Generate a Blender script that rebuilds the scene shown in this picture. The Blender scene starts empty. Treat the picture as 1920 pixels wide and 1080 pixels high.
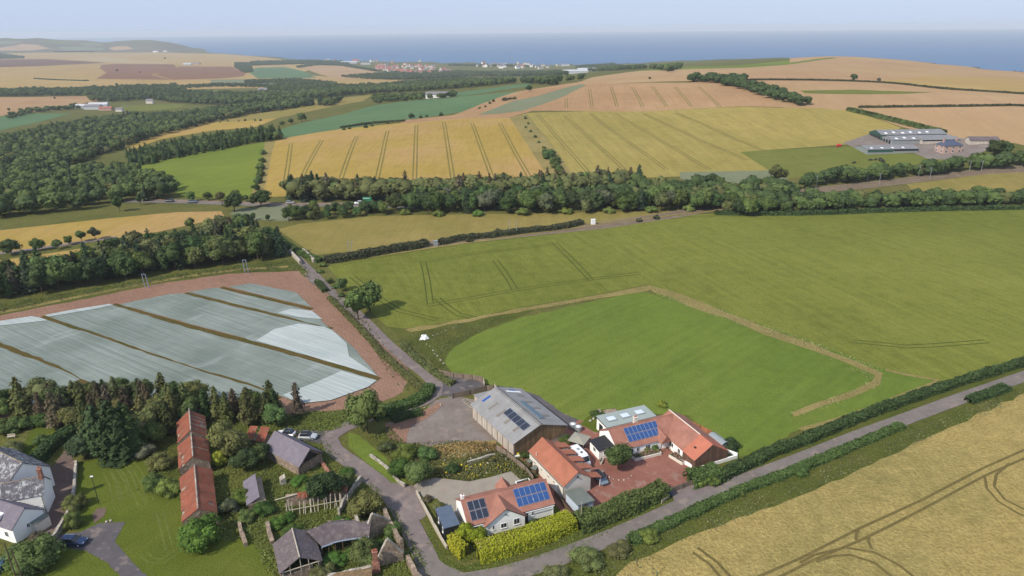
import bpy, bmesh, math, random
import numpy as np
from mathutils import Vector, Matrix
R_ = math.radians
random.seed(7)
rng = np.random.default_rng(7)
SC = bpy.context.scene
COL = SC.collection

# ------------------------------------------------------------------ camera, sky, sun, exposure
F_PX, PITCH, ROLL, CAM_H = 1280.0, R_(20.85), R_(0.55), 85.0
cam_d = bpy.data.cameras.new('camera')
cam = bpy.data.objects.new('camera', cam_d)
COL.objects.link(cam)
cam_d.sensor_width = 36.0
cam_d.lens = 36.0 * F_PX / 1920.0
cam_d.clip_start = 1.0
cam_d.clip_end = 60000.0
cam.matrix_world = (Matrix.Translation((0, 0, CAM_H)) @ Matrix.Rotation(math.pi / 2 - PITCH, 4, 'X')
                    @ Matrix.Rotation(-ROLL, 4, 'Z'))
SC.camera = cam
SUN_AZ = (-math.cos(R_(41)), -math.sin(R_(41)))          # the sun stands behind and to the left
SUN_EL = R_(43)
world = bpy.data.worlds.new('World')
SC.world = world
world.use_nodes = True
wn = world.node_tree.nodes
sky = wn.new('ShaderNodeTexSky')
sky.sky_type = 'NISHITA'
sky.sun_disc = False
sky.sun_elevation = SUN_EL
sky.sun_rotation = math.atan2(SUN_AZ[0], SUN_AZ[1])
sky.altitude = 100
sky.air_density = 1.0
sky.dust_density = 0.6
sky.ozone_density = 2.0
wn['Background'].inputs['Strength'].default_value = 0.15
_mx = wn.new('ShaderNodeMix')                            # thin bright overcast veil over the clear sky
_mx.data_type = 'RGBA'
_mx.inputs[0].default_value = 0.9
_mx.inputs[7].default_value = (2.4, 2.93, 4.05, 1)
world.node_tree.links.new(sky.outputs[0], _mx.inputs[6])
world.node_tree.links.new(_mx.outputs[2], wn['Background'].inputs['Color'])
sun_d = bpy.data.lights.new('sun', 'SUN')
sun_d.energy = 3.6
sun_d.angle = R_(1.2)
sun_d.color = (1.0, 0.93, 0.82)
sun = bpy.data.objects.new('sun', sun_d)
COL.objects.link(sun)
sd = Vector((SUN_AZ[0] * math.cos(SUN_EL), SUN_AZ[1] * math.cos(SUN_EL), math.sin(SUN_EL)))
sun.rotation_euler = sd.to_track_quat('Z', 'Y').to_euler()
SC.view_settings.view_transform = 'Standard'
SC.view_settings.look = 'None'
SC.view_settings.exposure = 0.48
SC.view_settings.gamma = 1.0
SC.cycles.max_bounces = 6
SC.cycles.volume_bounces = 0
SC.cycles.transparent_max_bounces = 8

# ------------------------------------------------------------------ survey: photo sight lines to places on the land
def _rx(a):
    c, s = math.cos(a), math.sin(a)
    return np.array([[1, 0, 0], [0, c, -s], [0, s, c]])
def _rz(a):
    c, s = math.cos(a), math.sin(a)
    return np.array([[c, -s, 0], [s, c, 0], [0, 0, 1]])
CM = _rx(math.pi / 2 - PITCH) @ _rz(-ROLL)
def ray(px, py):
    return CM @ np.array([(px - 960) / F_PX, -(py - 540) / F_PX, -1.0])
def P(px, py, z=0.0):
    d = ray(px, py)
    t = (z - CAM_H) / d[2]
    return (d[0] * t, d[1] * t, float(z))

# heights above the near farmland at surveyed spots
CTRL = [(-100,420,0),(300,410,0),(600,400,0),(960,395,0),(1300,392,0),(1600,388,0),(2000,385,0),
 (-100,500,0),(500,500,0),(960,480,0),(1500,470,0),(2000,460,0),
 (-100,350,-8),(250,350,-5),(500,355,0),(800,350,2),(1100,345,2),(1400,340,2),(1700,325,3),(2000,310,4),
 (520,262,4),(760,232,9),(900,222,12),(1030,300,6),(800,290,6),(600,310,4),
 (1200,212,14),(1500,205,20),(1650,240,14),(1800,270,10),(1950,250,16),(1300,270,9),
 (1000,205,14),(1150,160,24),(1300,155,28),(1450,190,24),(1600,170,26),(1750,190,24),(1980,200,22),
 (1980,152,14),(1780,130,16),(1640,113,20),(1560,105,24),(1450,116,16),(1300,128,10),(1180,132,4),
 (600,235,2),(740,215,4),(850,205,8),(950,180,12),(700,195,-6),(1000,160,6),
 (450,240,-14),(350,240,-22),(250,270,-18),(300,300,-10),(150,260,-26),(0,250,-30),(0,330,-14),(120,330,-14),(-150,300,-20),
 (600,180,-28),(450,195,-32),(300,200,-38),(100,190,-38),(-100,190,-38),
 (800,165,-25),(900,150,-45),(1050,140,-45),
 (700,140,-75),(600,150,-62),(400,150,-54),(200,150,-50),(0,150,-50),(-150,150,-50),
 (700,128,-88),(900,130,-92),(1100,128,-85),(500,115,-90),(300,105,-82),(100,107,-75),(-60,107,-70),(200,122,-66),(450,130,-72)]
cu, cz = [], []
for px, py, z in CTRL:
    p = P(px, py, z)
    cu.append((p[0] / p[1] * 1.6, math.log(p[1] / 100)))
    cz.append(z)
for px, Y, z in [(1400,2600,-25),(1560,2300,-10),(1700,2100,-15),(1900,1900,-20),(1250,3000,-50),(-100,6500,-70),(300,6500,-90),(600,5500,-95),(900,4600,-98),(100,9000,-80)]:
    cu.append(((px - 960) / F_PX / 1.062 * 1.6, math.log(Y / 100)))
    cz.append(z)
cu = np.array(cu); cz = np.array(cz, float)
def _tps(d2):
    return 0.5 * d2 * np.log(d2 + 1e-12)
_n = len(cu)
_A = np.zeros((_n + 3, _n + 3))
_A[:_n, :_n] = _tps(((cu[:, None] - cu[None]) ** 2).sum(-1)) + np.eye(_n) * 0.004
_A[:_n, _n] = 1; _A[:_n, _n + 1:] = cu
_A[_n:, :_n] = _A[:_n, _n:].T
_w = np.linalg.solve(_A, np.concatenate([cz, np.zeros(3)]))
SEA_Z = -105.0
def pxu(px):
    return (px - 960) / F_PX / 1.062
COAST_U = [pxu(v) for v in (-400, 330, 375, 392, 404, 480, 560, 640, 800, 960, 1060, 1150, 1250, 1400, 1560, 1750, 1950, 2300)]
COAST_Y = [9000, 9000, 8000, 7700, 6200, 5400, 4750, 4450, 4200, 3950, 3700, 3500, 3000, 2400, 1950, 1500, 1250, 1100]
CREST_U = [pxu(v) for v in (-300, -60, 0, 20, 45, 80, 120, 170, 200, 228, 260, 290, 320, 345, 365, 385, 396, 410)]
CREST_PY = [(-300, 78), (-60, 73), (0, 72), (20, 71), (45, 73), (80, 71), (120, 75), (170, 76), (200, 80), (228, 77), (260, 75), (290, 75), (320, 79), (345, 84), (365, 90), (385, 94), (396, 99), (410, 103)]
HEAD_Y = 7300.0
CREST_Z = []
for px, py in CREST_PY:
    d = ray(px, py)
    CREST_Z.append(CAM_H + d[2] * HEAD_Y / d[1])
def sstep(a, b, x):
    t = np.clip((x - a) / (b - a), 0, 1)
    return t * t * (3 - 2 * t)
def Hraw(X, Y):
    X = np.asarray(X, float); Y = np.asarray(Y, float)
    Yc = np.maximum(Y, 60.0)
    U = np.clip(X / Yc, -1.1, 1.1)
    q = np.stack([U * 1.6, np.log(Yc / 100)], -1)
    sh = q.shape[:-1]
    q = q.reshape(-1, 2)
    out = np.empty(len(q))
    for i in range(0, len(q), 20000):
        s = q[i:i + 20000]
        k = _tps(((s[:, None] - cu[None]) ** 2).sum(-1))
        out[i:i + 20000] = k @ _w[:_n] + _w[_n] + s @ _w[_n + 1:]
    z = out.reshape(sh) * sstep(300, 420, Y)
    z = np.where(Y > 2500, np.minimum(z, -20), z) if False else z
    cr = np.interp(U, CREST_U, CREST_Z)
    bump = np.exp(-((Y - HEAD_Y) / np.where(Y < HEAD_Y, 620.0, 500.0)) ** 2) * sstep(pxu(430), pxu(400), U)
    z = z * (1 - bump) + cr * bump
    b2 = np.exp(-((Y - 6300) / 350.0) ** 2) * sstep(pxu(260), pxu(60), U) * 16
    z = z + b2
    yc = np.interp(U, COAST_U, COAST_Y)
    yc = yc + 60 * np.sin(U * 90) + 35 * np.sin(U * 233 + 1)
    sea = sstep(0, 90, Y - yc)
    z = z * (1 - sea) + (SEA_Z - 40) * sea
    return z
GC = 40.0
GX0, GX1, GY0, GY1 = -6800.0, 3200.0, -400.0, 9200.0
gx = np.arange(GX0, GX1 + 1, GC); gy = np.arange(GY0, GY1 + 1, GC)
GXX, GYY = np.meshgrid(gx, gy, indexing='ij')
HG = Hraw(GXX, GYY)
HG[np.abs(HG) < 1e-4] = 0
def Hs(x, y):
    x = np.asarray(x, float); y = np.asarray(y, float)
    fx = np.clip((x - GX0) / GC, 0, len(gx) - 1.001); fy = np.clip((y - GY0) / GC, 0, len(gy) - 1.001)
    i = fx.astype(int); j = fy.astype(int)
    a = fx - i; b = fy - j
    h00 = HG[i, j]; h10 = HG[i + 1, j]; h01 = HG[i, j + 1]; h11 = HG[i + 1, j + 1]
    return np.where(a >= b, h00 + a * (h10 - h00) + b * (h11 - h10), h00 + b * (h01 - h00) + a * (h11 - h01))
_T = np.concatenate([np.geomspace(60, 9300, 1400)])
def G(px, py):
    """the spot on the land seen at a photo pixel"""
    d = ray(px, py)
    t = _T / d[1]
    hz = Hs(d[0] * t, d[1] * t) - (CAM_H + d[2] * t)
    k = np.argmax(hz > 0)
    if hz[k] <= 0:
        k = len(t) - 1
        tt = t[k]
    else:
        if k == 0:
            tt = t[0] if d[2] >= 0 else -CAM_H / d[2]
        else:
            tt = t[k - 1] + (t[k] - t[k - 1]) * (-hz[k - 1]) / (hz[k] - hz[k - 1])
    return (float(d[0] * tt), float(d[1] * tt))
def GZ(px, py):
    x, y = G(px, py)
    return (x, y, float(Hs(x, y)))

# ------------------------------------------------------------------ object helpers
def tag(o, label=None, cat=None, group=None, kind=None):
    if label: o['label'] = label
    if cat: o['category'] = cat
    if group: o['group'] = group
    if kind: o['kind'] = kind
    return o
def empty(name, loc, rz=0.0, label=None, cat=None, group=None):
    o = bpy.data.objects.new(name, None)
    o.empty_display_size = 0.5
    COL.objects.link(o)
    o.location = loc
    o.rotation_euler = (0, 0, rz)
    return tag(o, label, cat, group)
def copy_tree(o, parent=None):
    c = o.copy()
    COL.objects.link(c)
    c.parent = parent
    for ch in list(o.children):
        copy_tree(ch, c)
    return c
def sRGB(r, g, b):
    f = lambda v: (v / 255 / 12.92) if v / 255 <= 0.04045 else ((v / 255 + 0.055) / 1.055) ** 2.4
    return (f(r), f(g), f(b), 1)
class NT:
    """small helper for node materials"""
    def __init__(s, name):
        s.m = bpy.data.materials.new(name)
        s.m.use_nodes = True
        s.t = s.m.node_tree
        s.b = s.t.nodes['Principled BSDF']
        s.b.inputs['Roughness'].default_value = 0.9
        s.b.inputs['Specular IOR Level'].default_value = 0.2
    def n(s, kind, **kw):
        nd = s.t.nodes.new(kind)
        for k, v in kw.items():
            setattr(nd, k, v)
        return nd
    def l(s, a, b):
        s.t.links.new(a, b)
    def coords(s, scale=(1, 1, 1), rot=0.0, src='obj'):
        if src == 'world':
            o = s.n('ShaderNodeNewGeometry').outputs['Position']
        else:
            o = s.n('ShaderNodeTexCoord').outputs['Object']
        mp = s.n('ShaderNodeMapping')
        mp.inputs['Scale'].default_value = scale
        if rot:
            mr = s.n('ShaderNodeMapping')
            mr.inputs['Rotation'].default_value = (0, 0, -rot)
            s.l(o, mr.inputs['Vector']); o = mr.outputs[0]
        s.l(o, mp.inputs['Vector'])
        return mp.outputs[0]
    def noise(s, vec, scale, detail=3, rough=0.55, lo=0.35, hi=0.65, dist=0.0):
        n = s.n('ShaderNodeTexNoise')
        n.inputs['Scale'].default_value = scale
        n.inputs['Detail'].default_value = detail
        n.inputs['Roughness'].default_value = rough
        n.inputs['Distortion'].default_value = dist
        s.l(vec, n.inputs['Vector'])
        r = s.n('ShaderNodeMapRange')
        r.inputs['From Min'].default_value = lo
        r.inputs['From Max'].default_value = hi
        s.l(n.outputs['Fac'], r.inputs['Value'])
        return r.outputs[0]
    def mix(s, fac, a, b, mode='MIX'):
        m = s.n('ShaderNodeMix', data_type='RGBA', blend_type=mode)
        if isinstance(fac, (int, float)): m.inputs[0].default_value = fac
        else: s.l(fac, m.inputs[0])
        for v, k in ((a, 6), (b, 7)):
            if isinstance(v, tuple): m.inputs[k].default_value = v
            else: s.l(v, m.inputs[k])
        return m.outputs[2]
    def mul(s, a, k):
        m = s.n('ShaderNodeMath', operation='MULTIPLY')
        s.l(a, m.inputs[0])
        if isinstance(k, (int, float)): m.inputs[1].default_value = k
        else: s.l(k, m.inputs[1])
        return m.outputs[0]
    def out(s, col, rough=None, bump=None, bstr=0.3, bdist=0.1, spec=None, metal=None):
        if isinstance(col, tuple): s.b.inputs['Base Color'].default_value = col
        else: s.l(col, s.b.inputs['Base Color'])
        if rough is not None: s.b.inputs['Roughness'].default_value = rough
        if spec is not None: s.b.inputs['Specular IOR Level'].default_value = spec
        if metal is not None: s.b.inputs['Metallic'].default_value = metal
        if bump is not None:
            bn = s.n('ShaderNodeBump')
            bn.inputs['Strength'].default_value = bstr
            bn.inputs['Distance'].default_value = bdist
            s.l(bump, bn.inputs['Height'])
            s.l(bn.outputs[0], s.b.inputs['Normal'])
        return s.m
def c4(c, k=1.0):
    return (c[0] * k, c[1] * k, c[2] * k, 1)

def field_mat(name, c1, c2, patch=None, rowang=0.0, rowsize=1.0, rowamt=0.35, fine=1.2, big=0.02, speck=0.35, bump=0.5, patchamt=0.5, patchscale=0.008):
    """crop or grass: large drifts, drilled rows in one direction and a fine grain"""
    m = NT(name)
    w = m.coords(src='world')
    wr = m.coords(scale=(0.05, 1, 1), rot=rowang, src='world')
    big_n = m.noise(w, big, 4, 0.6, 0.32, 0.68)
    col = m.mix(big_n, c1, c2)
    if patch:
        pn = m.noise(w, patchscale, 5, 0.62, 0.45, 0.68, 0.6)
        col = m.mix(m.mul(pn, patchamt), col, patch)
    tn = m.noise(w, big * 5.5, 4, 0.65, 0.4, 0.62)
    col = m.mix(m.mul(tn, 0.28), col, c4(c2, 0.8))
    rows = m.noise(wr, rowsize, 3, 0.6, 0.3, 0.7)
    col = m.mix(m.mul(rows, rowamt), col, c4(c2, 0.55))
    mid = m.noise(w, fine * 0.22, 3, 0.6, 0.3, 0.7)
    col = m.mix(m.mul(mid, speck * 0.7), col, c4(c1, 1.35))
    fn = m.noise(w, fine, 3, 0.7, 0.3, 0.7)
    col = m.mix(m.mul(fn, speck), col, c4(c2, 0.5))
    return m.out(col, 1.0, fn, bump, 0.35, 0.05)
def plain_mat(name, c, rough=0.7, var=0.15, scale=3.0, spec=0.3, metal=0.0, bump=0.0):
    m = NT(name)
    w = m.coords()
    n = m.noise(w, scale, 4, 0.6, 0.3, 0.7)
    n2 = m.noise(w, scale * 0.15, 2, 0.6, 0.3, 0.7)
    col = m.mix(n, c4(c, 1 - var), c4(c, 1 + var))
    col = m.mix(m.mul(n2, 0.4), col, c4(c, 1 - 1.5 * var))
    return m.out(col, rough, n if bump else None, bump, 0.05, spec, metal)

# ------------------------------------------------------------------ materials of the land
M = {}
def srf(r, g, b, k=0.62):
    c = sRGB(r, g, b)
    return (c[0] * k, c[1] * k, c[2] * k, 1)
M['base'] = field_mat('rough_pasture', srf(128, 126, 68), srf(102, 108, 54), srf(150, 132, 84), 0.4, 0.6, 0.2, 1.0, 0.03, 0.45, 0.6, 0.5)
M['stub'] = field_mat('stubble', srf(208, 176, 132), srf(192, 158, 114), srf(200, 150, 116), 1.3, 0.15, 0.22, 0.3, 0.006, 0.2, 0.2, 0.5, 0.004)
M['stub2'] = field_mat('ripe_barley', srf(206, 176, 116), srf(188, 158, 96), srf(204, 160, 116), 0.3, 0.3, 0.22, 0.5, 0.01, 0.2, 0.2, 0.5, 0.006)
M['pale'] = field_mat('pale_stubble', srf(206, 184, 140), srf(196, 172, 124), None, 0.2, 0.2, 0.2, 0.4, 0.008, 0.2, 0.2)
M['pink'] = field_mat('pink_stubble', srf(204, 168, 124), srf(190, 150, 108), srf(170, 130, 94), 1.45, 0.3, 0.3, 0.5, 0.01, 0.25, 0.2, 0.5, 0.01)
M['brown'] = field_mat('ploughed', srf(164, 122, 90), srf(146, 106, 78), None, 0.5, 0.2, 0.3, 0.4, 0.01, 0.25, 0.3)
M['darkbrown'] = field_mat('dark_ploughed', srf(140, 106, 82), srf(126, 94, 74), None, 0.5, 0.2, 0.3, 0.4, 0.01, 0.25, 0.3)
M['green_far'] = field_mat('root_crop', srf(112, 142, 100), srf(100, 130, 88), srf(122, 144, 98), 0.9, 0.4, 0.25, 0.6, 0.01, 0.2, 0.2)
M['greygreen'] = field_mat('bean_crop', srf(150, 152, 122), srf(134, 142, 108), None, 0.9, 0.4, 0.25, 0.6, 0.01, 0.25, 0.2)
M['gold'] = field_mat('golden_barley', srf(202, 172, 96), srf(184, 156, 76), srf(214, 170, 130), 1.57, 0.5, 0.3, 0.8, 0.012, 0.28, 0.3, 0.85, 0.011)
M['gold2'] = field_mat('turning_barley', srf(190, 172, 100), srf(170, 156, 82), srf(204, 178, 104), -1.5, 0.3, 0.45, 0.7, 0.01, 0.3, 0.3, 0.7, 0.006)
M['lime'] = field_mat('bright_grass', srf(142, 154, 64), srf(120, 138, 54), srf(104, 120, 52), 0.9, 0.5, 0.25, 0.7, 0.012, 0.25, 0.3, 0.6, 0.012)
M['heath'] = field_mat('heath', srf(128, 120, 92), srf(104, 102, 80), srf(150, 136, 104), 0.4, 0.02, 0.2, 0.05, 0.004, 0.3, 0.2, 0.7, 0.003)
M['past'] = field_mat('pasture', srf(132, 138, 66), srf(118, 124, 58), srf(146, 144, 76), 0.4, 0.4, 0.2, 0.7, 0.015, 0.25, 0.3)
M['olive'] = field_mat('green_barley', srf(158, 158, 76), srf(126, 136, 56), srf(100, 112, 46), -1.25, 0.45, 0.5, 1.1, 0.007, 0.4, 0.5, 0.9, 0.007)
M['paddock'] = field_mat('mown_grass', srf(136, 152, 66), srf(110, 134, 54), srf(160, 160, 82), 0.75, 0.35, 0.4, 1.6, 0.014, 0.3, 0.4, 0.7, 0.01)
M['lawn'] = field_mat('lawn', srf(120, 130, 50), srf(94, 110, 40), srf(142, 140, 66), 1.2, 1.1, 0.25, 2.5, 0.05, 0.3, 0.4, 0.5, 0.03)
M['verge'] = field_mat('verge_grass', srf(122, 128, 60), srf(98, 108, 48), srf(152, 140, 82), 0.4, 1.0, 0.2, 2.0, 0.08, 0.5, 0.8, 0.6, 0.05)
M['dry'] = field_mat('dry_grass', srf(196, 176, 116), srf(168, 152, 92), srf(112, 112, 54), 0.4, 1.0, 0.2, 1.6, 0.06, 0.45, 0.9, 0.6, 0.04)
M['midtan'] = field_mat('hay_meadow', srf(172, 156, 90), srf(148, 138, 72), srf(196, 168, 106), 1.5, 0.3, 0.3, 1.0, 0.015, 0.35, 0.5, 0.7, 0.015)
M['wheat'] = field_mat('ripe_wheat', srf(202, 180, 114, 0.66), srf(184, 162, 96, 0.64), srf(136, 142, 88, 0.6), 0.35, 0.9, 0.25, 1.5, 0.02, 0.75, 0.6, 0.9, 0.025)
M['soil'] = field_mat('red_soil', srf(196, 156, 132), srf(176, 136, 114), srf(204, 168, 142), -0.9, 1.5, 0.35, 2.0, 0.03, 0.35, 0.8)
M['tram'] = plain_mat('wheel_track', srf(138, 126, 68), 1.0, 0.25, 0.5, 0.1)
M['tramg'] = plain_mat('wheel_track_green', srf(88, 96, 42), 1.0, 0.25, 0.5, 0.1)
M['tramw'] = plain_mat('wheel_track_wheat', srf(128, 114, 68), 1.0, 0.3, 1.5, 0.1)
M['furrow'] = field_mat('weedy_furrow', srf(140, 112, 70), srf(96, 98, 44), srf(160, 124, 90), 0.3, 0.8, 0.3, 2.0, 0.08, 0.5, 0.8)
def asphalt(name, c, d, k=1.0):
    m = NT(name)
    w = m.coords(src='world')
    col = m.mix(m.noise(w, 0.12, 4, 0.6, 0.3, 0.7), c, d)
    col = m.mix(m.mul(m.noise(w, 0.6, 4, 0.7, 0.45, 0.7), 0.5), col, c4(d, 0.7))
    col = m.mix(m.mul(m.noise(w, 0.35, 3, 0.6, 0.56, 0.66), 0.45), col, srf(186, 164, 150))
    f = m.noise(w, 6.0, 2, 0.7, 0.3, 0.7)
    col = m.mix(m.mul(f, 0.25), col, c4(c, 0.6))
    return m.out(col, 0.95, f, 0.3, 0.03, 0.1)
M['lane'] = asphalt('worn_tarmac', srf(158, 144, 138), srf(134, 122, 120))
M['road'] = asphalt('road_tarmac', srf(154, 144, 136), srf(132, 124, 118))
M['mainroad'] = asphalt('main_road_tarmac', srf(150, 142, 134), srf(130, 122, 116))
M['darktar_shade'] = asphalt('dark_tarmac_and_shade', srf(118, 112, 114), srf(102, 98, 100))  # real tarmac, and also the colour of the shaded strip beside the barn
M['gravel'] = asphalt('pale_gravel', srf(186, 176, 160), srf(174, 162, 148))
M['yard'] = asphalt('yard_concrete', srf(160, 150, 142), srf(140, 124, 114))
M['drive'] = asphalt('brown_gravel', srf(134, 114, 104), srf(120, 100, 92))
M['redpave'] = asphalt('red_block_paving', srf(176, 122, 106), srf(158, 106, 92))
M['ballast'] = asphalt('track_ballast', srf(160, 140, 122), srf(138, 120, 104))

# ------------------------------------------------------------------ land sheets draped over the terrain
def drape(bm, lift, layer=None):
    xs = [v.co.x for v in bm.verts]; ys = [v.co.y for v in bm.verts]
    x0, x1, y0, y1 = min(xs), max(xs), min(ys), max(ys)
    if y1 > 280:
        def cut(co, no):
            bmesh.ops.bisect_plane(bm, geom=bm.verts[:] + bm.edges[:] + bm.faces[:], plane_co=co, plane_no=no, dist=1e-4)
        for k in range(math.floor((x0 - GX0) / GC) + 1, math.ceil((x1 - GX0) / GC)):
            cut((GX0 + k * GC, 0, 0), (1, 0, 0))
        for k in range(math.floor((y0 - GY0) / GC) + 1, math.ceil((y1 - GY0) / GC)):
            cut((0, GY0 + k * GC, 0), (0, 1, 0))
        ds = [v.co.x - v.co.y - (GX0 - GY0) for v in bm.verts]
        for k in range(math.floor(min(ds) / GC) + 1, math.ceil(max(ds) / GC)):
            cut((k * GC + (GX0 - GY0), 0, 0), (0.70710678, -0.70710678, 0))
    vs = bm.verts[:]
    co = np.array([v.co[:] for v in vs])
    z = Hs(co[:, 0], co[:, 1])
    lf = lift * np.clip((co[:, 1] / 250.0) ** 1.3, 1.0, 30.0)
    kl = bm.verts.layers.float.get(layer) if layer else None
    for v, h, q in zip(vs, z, lf):
        if kl: q += v[kl]
        v.co.z = float(h + q)
def finish(name, bm, mats, smooth=True):
    me = bpy.data.meshes.new(name)
    bm.to_mesh(me)
    bm.free()
    for mm in (mats if isinstance(mats, (list, tuple)) else [mats]):
        me.materials.append(mm)
    if smooth:
        me.polygons.foreach_set('use_smooth', [True] * len(me.polygons))
    o = bpy.data.objects.new(name, me)
    COL.objects.link(o)
    return o
def ribbon_pts(pts, w):
    """left and right edge points of a band of width w (metres, number or list) along world points"""
    n = len(pts)
    L, Rr = [], []
    for i, p in enumerate(pts):
        a = pts[max(i - 1, 0)]; b = pts[min(i + 1, n - 1)]
        dx, dy = b[0] - a[0], b[1] - a[1]
        l = math.hypot(dx, dy) or 1
        ww = (w[i] if isinstance(w, (list, tuple)) else w) / 2
        L.append((p[0] - dy / l * ww, p[1] + dx / l * ww)); Rr.append((p[0] + dy / l * ww, p[1] - dx / l * ww))
    return L, Rr
def smooth_line(pts, step):
    """Catmull-Rom through world points"""
    out = []
    n = len(pts)
    for i in range(n - 1):
        p0, p1, p2, p3 = pts[max(i - 1, 0)], pts[i], pts[i + 1], pts[min(i + 2, n - 1)]
        k = max(1, int(math.hypot(p2[0] - p1[0], p2[1] - p1[1]) / step))
        for j in range(k):
            t = j / k
            out.append(tuple(0.5 * (2 * p1[a] + (p2[a] - p0[a]) * t + (2 * p0[a] - 5 * p1[a] + 4 * p2[a] - p3[a]) * t * t
                                    + (3 * p1[a] - p0[a] - 3 * p2[a] + p3[a]) * t ** 3) for a in (0, 1)))
    out.append(tuple(pts[-1][:2]))
    return out
def wob(pts, amp, step):
    """slightly uneven outline through world points (closed)"""
    out = []
    n = len(pts)
    for i in range(n):
        a, b = pts[i], pts[(i + 1) % n]
        d = math.hypot(b[0] - a[0], b[1] - a[1])
        k = max(1, int(d / step))
        for j in range(k):
            t = j / k
            s = amp if j else 0
            out.append((a[0] + (b[0] - a[0]) * t + random.uniform(-s, s), a[1] + (b[1] - a[1]) * t + random.uniform(-s, s)))
    return out
_lay = [0]
def lay(k):
    _lay[0] += 1
    return 0.012 * k + 0.00012 * _lay[0]
def sheet(name, px, mat, layer=1, trams=(), trammat=None, tw=0.7, gap=1.9, edge=0.0, world_pts=None, kind='structure'):
    pts = world_pts or [G(*q) for q in px]
    if edge: pts = wob(pts, edge, edge * 6)
    bm = bmesh.new()
    f = bm.faces.new([bm.verts.new((p[0], p[1], 0)) for p in pts])
    if f.calc_area() and f.normal.z == 0: f.normal_update()
    bmesh.ops.triangulate(bm, faces=bm.faces[:], ngon_method='EAR_CLIP')
    bmesh.ops.recalc_face_normals(bm, faces=bm.faces[:])
    if sum(ff.normal.z for ff in bm.faces) < 0:
        bmesh.ops.reverse_faces(bm, faces=bm.faces[:])
    drape(bm, lay(layer))
    mats = [mat]
    if trams:
        mats.append(trammat)
        b2 = bmesh.new()
        kl = b2.verts.layers.float.new('k'); tlift = 'k'
        for li, line in enumerate(trams):
            lp = smooth_line([G(*q) for q in line], 8 if G(*line[0])[1] < 320 else 40)
            for s in ((-gap / 2, gap / 2) if gap else (0,)):
                off = ribbon_pts(lp, abs(2 * s) if s else 0.001)[0 if s < 0 else 1]
                L, Rr = ribbon_pts(off, tw)
                vl = [b2.verts.new((p[0], p[1], 0)) for p in L]; vr = [b2.verts.new((p[0], p[1], 0)) for p in Rr]
                for v_ in vl + vr: v_[kl] = 0.003 * li
                for i in range(len(vl) - 1):
                    b2.faces.new((vr[i], vr[i + 1], vl[i + 1], vl[i]))
        bmesh.ops.recalc_face_normals(b2, faces=b2.faces[:])
        for ff in b2.faces:
            if ff.normal.z < 0: ff.normal_flip()
        drape(b2, lay(layer) + 0.008, tlift)
        me = bpy.data.meshes.new('t')
        b2.to_mesh(me); b2.free()
        n0 = len(bm.faces)
        bm.from_mesh(me)
        bpy.data.meshes.remove(me)
        bm.faces.ensure_lookup_table()
        for i in range(n0, len(bm.faces)):
            bm.faces[i].material_index = 1
    o = finish(name, bm, mats)
    tag(o, kind=kind)
    return o
def band(name, px, w, mat, layer=3, world_pts=None, step=5, kind='structure'):
    pts = world_pts or [G(*q) for q in px]
    lp = smooth_line(pts, step)
    if isinstance(w, (list, tuple)):
        w = list(np.interp(np.linspace(0, 1, len(lp)), np.linspace(0, 1, len(w)), w))
    L, Rr = ribbon_pts(lp, w)
    bm = bmesh.new()
    vl = [bm.verts.new((p[0], p[1], 0)) for p in L]; vr = [bm.verts.new((p[0], p[1], 0)) for p in Rr]
    for i in range(len(vl) - 1):
        bm.faces.new((vr[i], vr[i + 1], vl[i + 1], vl[i]))
    drape(bm, lay(layer))
    o = finish(name, bm, mat)
    return tag(o, kind=kind)

# the land itself
def build_ground():
    nx, ny = len(gx), len(gy)
    verts = np.stack([GXX, GYY, HG], -1).reshape(-1, 3)
    ii, jj = np.meshgrid(np.arange(nx - 1), np.arange(ny - 1), indexing='ij')
    a = (ii * ny + jj).ravel(); b = ((ii + 1) * ny + jj).ravel(); c = ((ii + 1) * ny + jj + 1).ravel(); d = (ii * ny + jj + 1).ravel()
    tri = np.concatenate([np.stack([a, b, c], 1), np.stack([a, c, d], 1)])
    hmax = verts[tri, 2].max(1)
    tri = tri[hmax > SEA_Z - 10]
    me = bpy.data.meshes.new('ground')
    me.vertices.add(len(verts)); me.vertices.foreach_set('co', verts.ravel())
    me.loops.add(len(tri) * 3); me.loops.foreach_set('vertex_index', tri.ravel())
    me.polygons.add(len(tri)); me.polygons.foreach_set('loop_start', np.arange(len(tri)) * 3)
    me.polygons.foreach_set('loop_total', np.full(len(tri), 3))
    me.polygons.foreach_set('use_smooth', np.ones(len(tri), bool))
    me.update(); me.validate()
    me.materials.append(M['base'])
    o = bpy.data.objects.new('ground', me)
    COL.objects.link(o)
    tag(o, kind='structure')
build_ground()
def build_sea():
    m = NT('sea_water')
    w = m.coords(src='world')
    n = m.noise(w, 0.02, 5, 0.7, 0.3, 0.7)
    n2 = m.noise(m.coords(scale=(0.3, 1, 1), src='world'), 0.0012, 4, 0.6, 0.3, 0.7)
    col = m.mix(n2, (0.05, 0.12, 0.225, 1), (0.04, 0.10, 0.195, 1))
    col = m.mix(m.mul(n, 0.3), col, (0.065, 0.15, 0.29, 1))
    m.out(col, 0.6, n, 0.15, 2.0, 0.15)
    bm = bmesh.new()
    rad = [100, 1500, 4000, 9000, 18000, 30000]
    prev = None
    for r in rad:
        ring = [bm.verts.new((r * math.cos(t * math.pi / 48), r * math.sin(t * math.pi / 48), SEA_Z)) for t in range(96)]
        if prev:
            for i in range(96):
                bm.faces.new((prev[i], ring[i], ring[(i + 1) % 96], prev[(i + 1) % 96]))
        prev = ring
    o = finish('sea', bm, m.m)
    tag(o, kind='structure')
build_sea()

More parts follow.
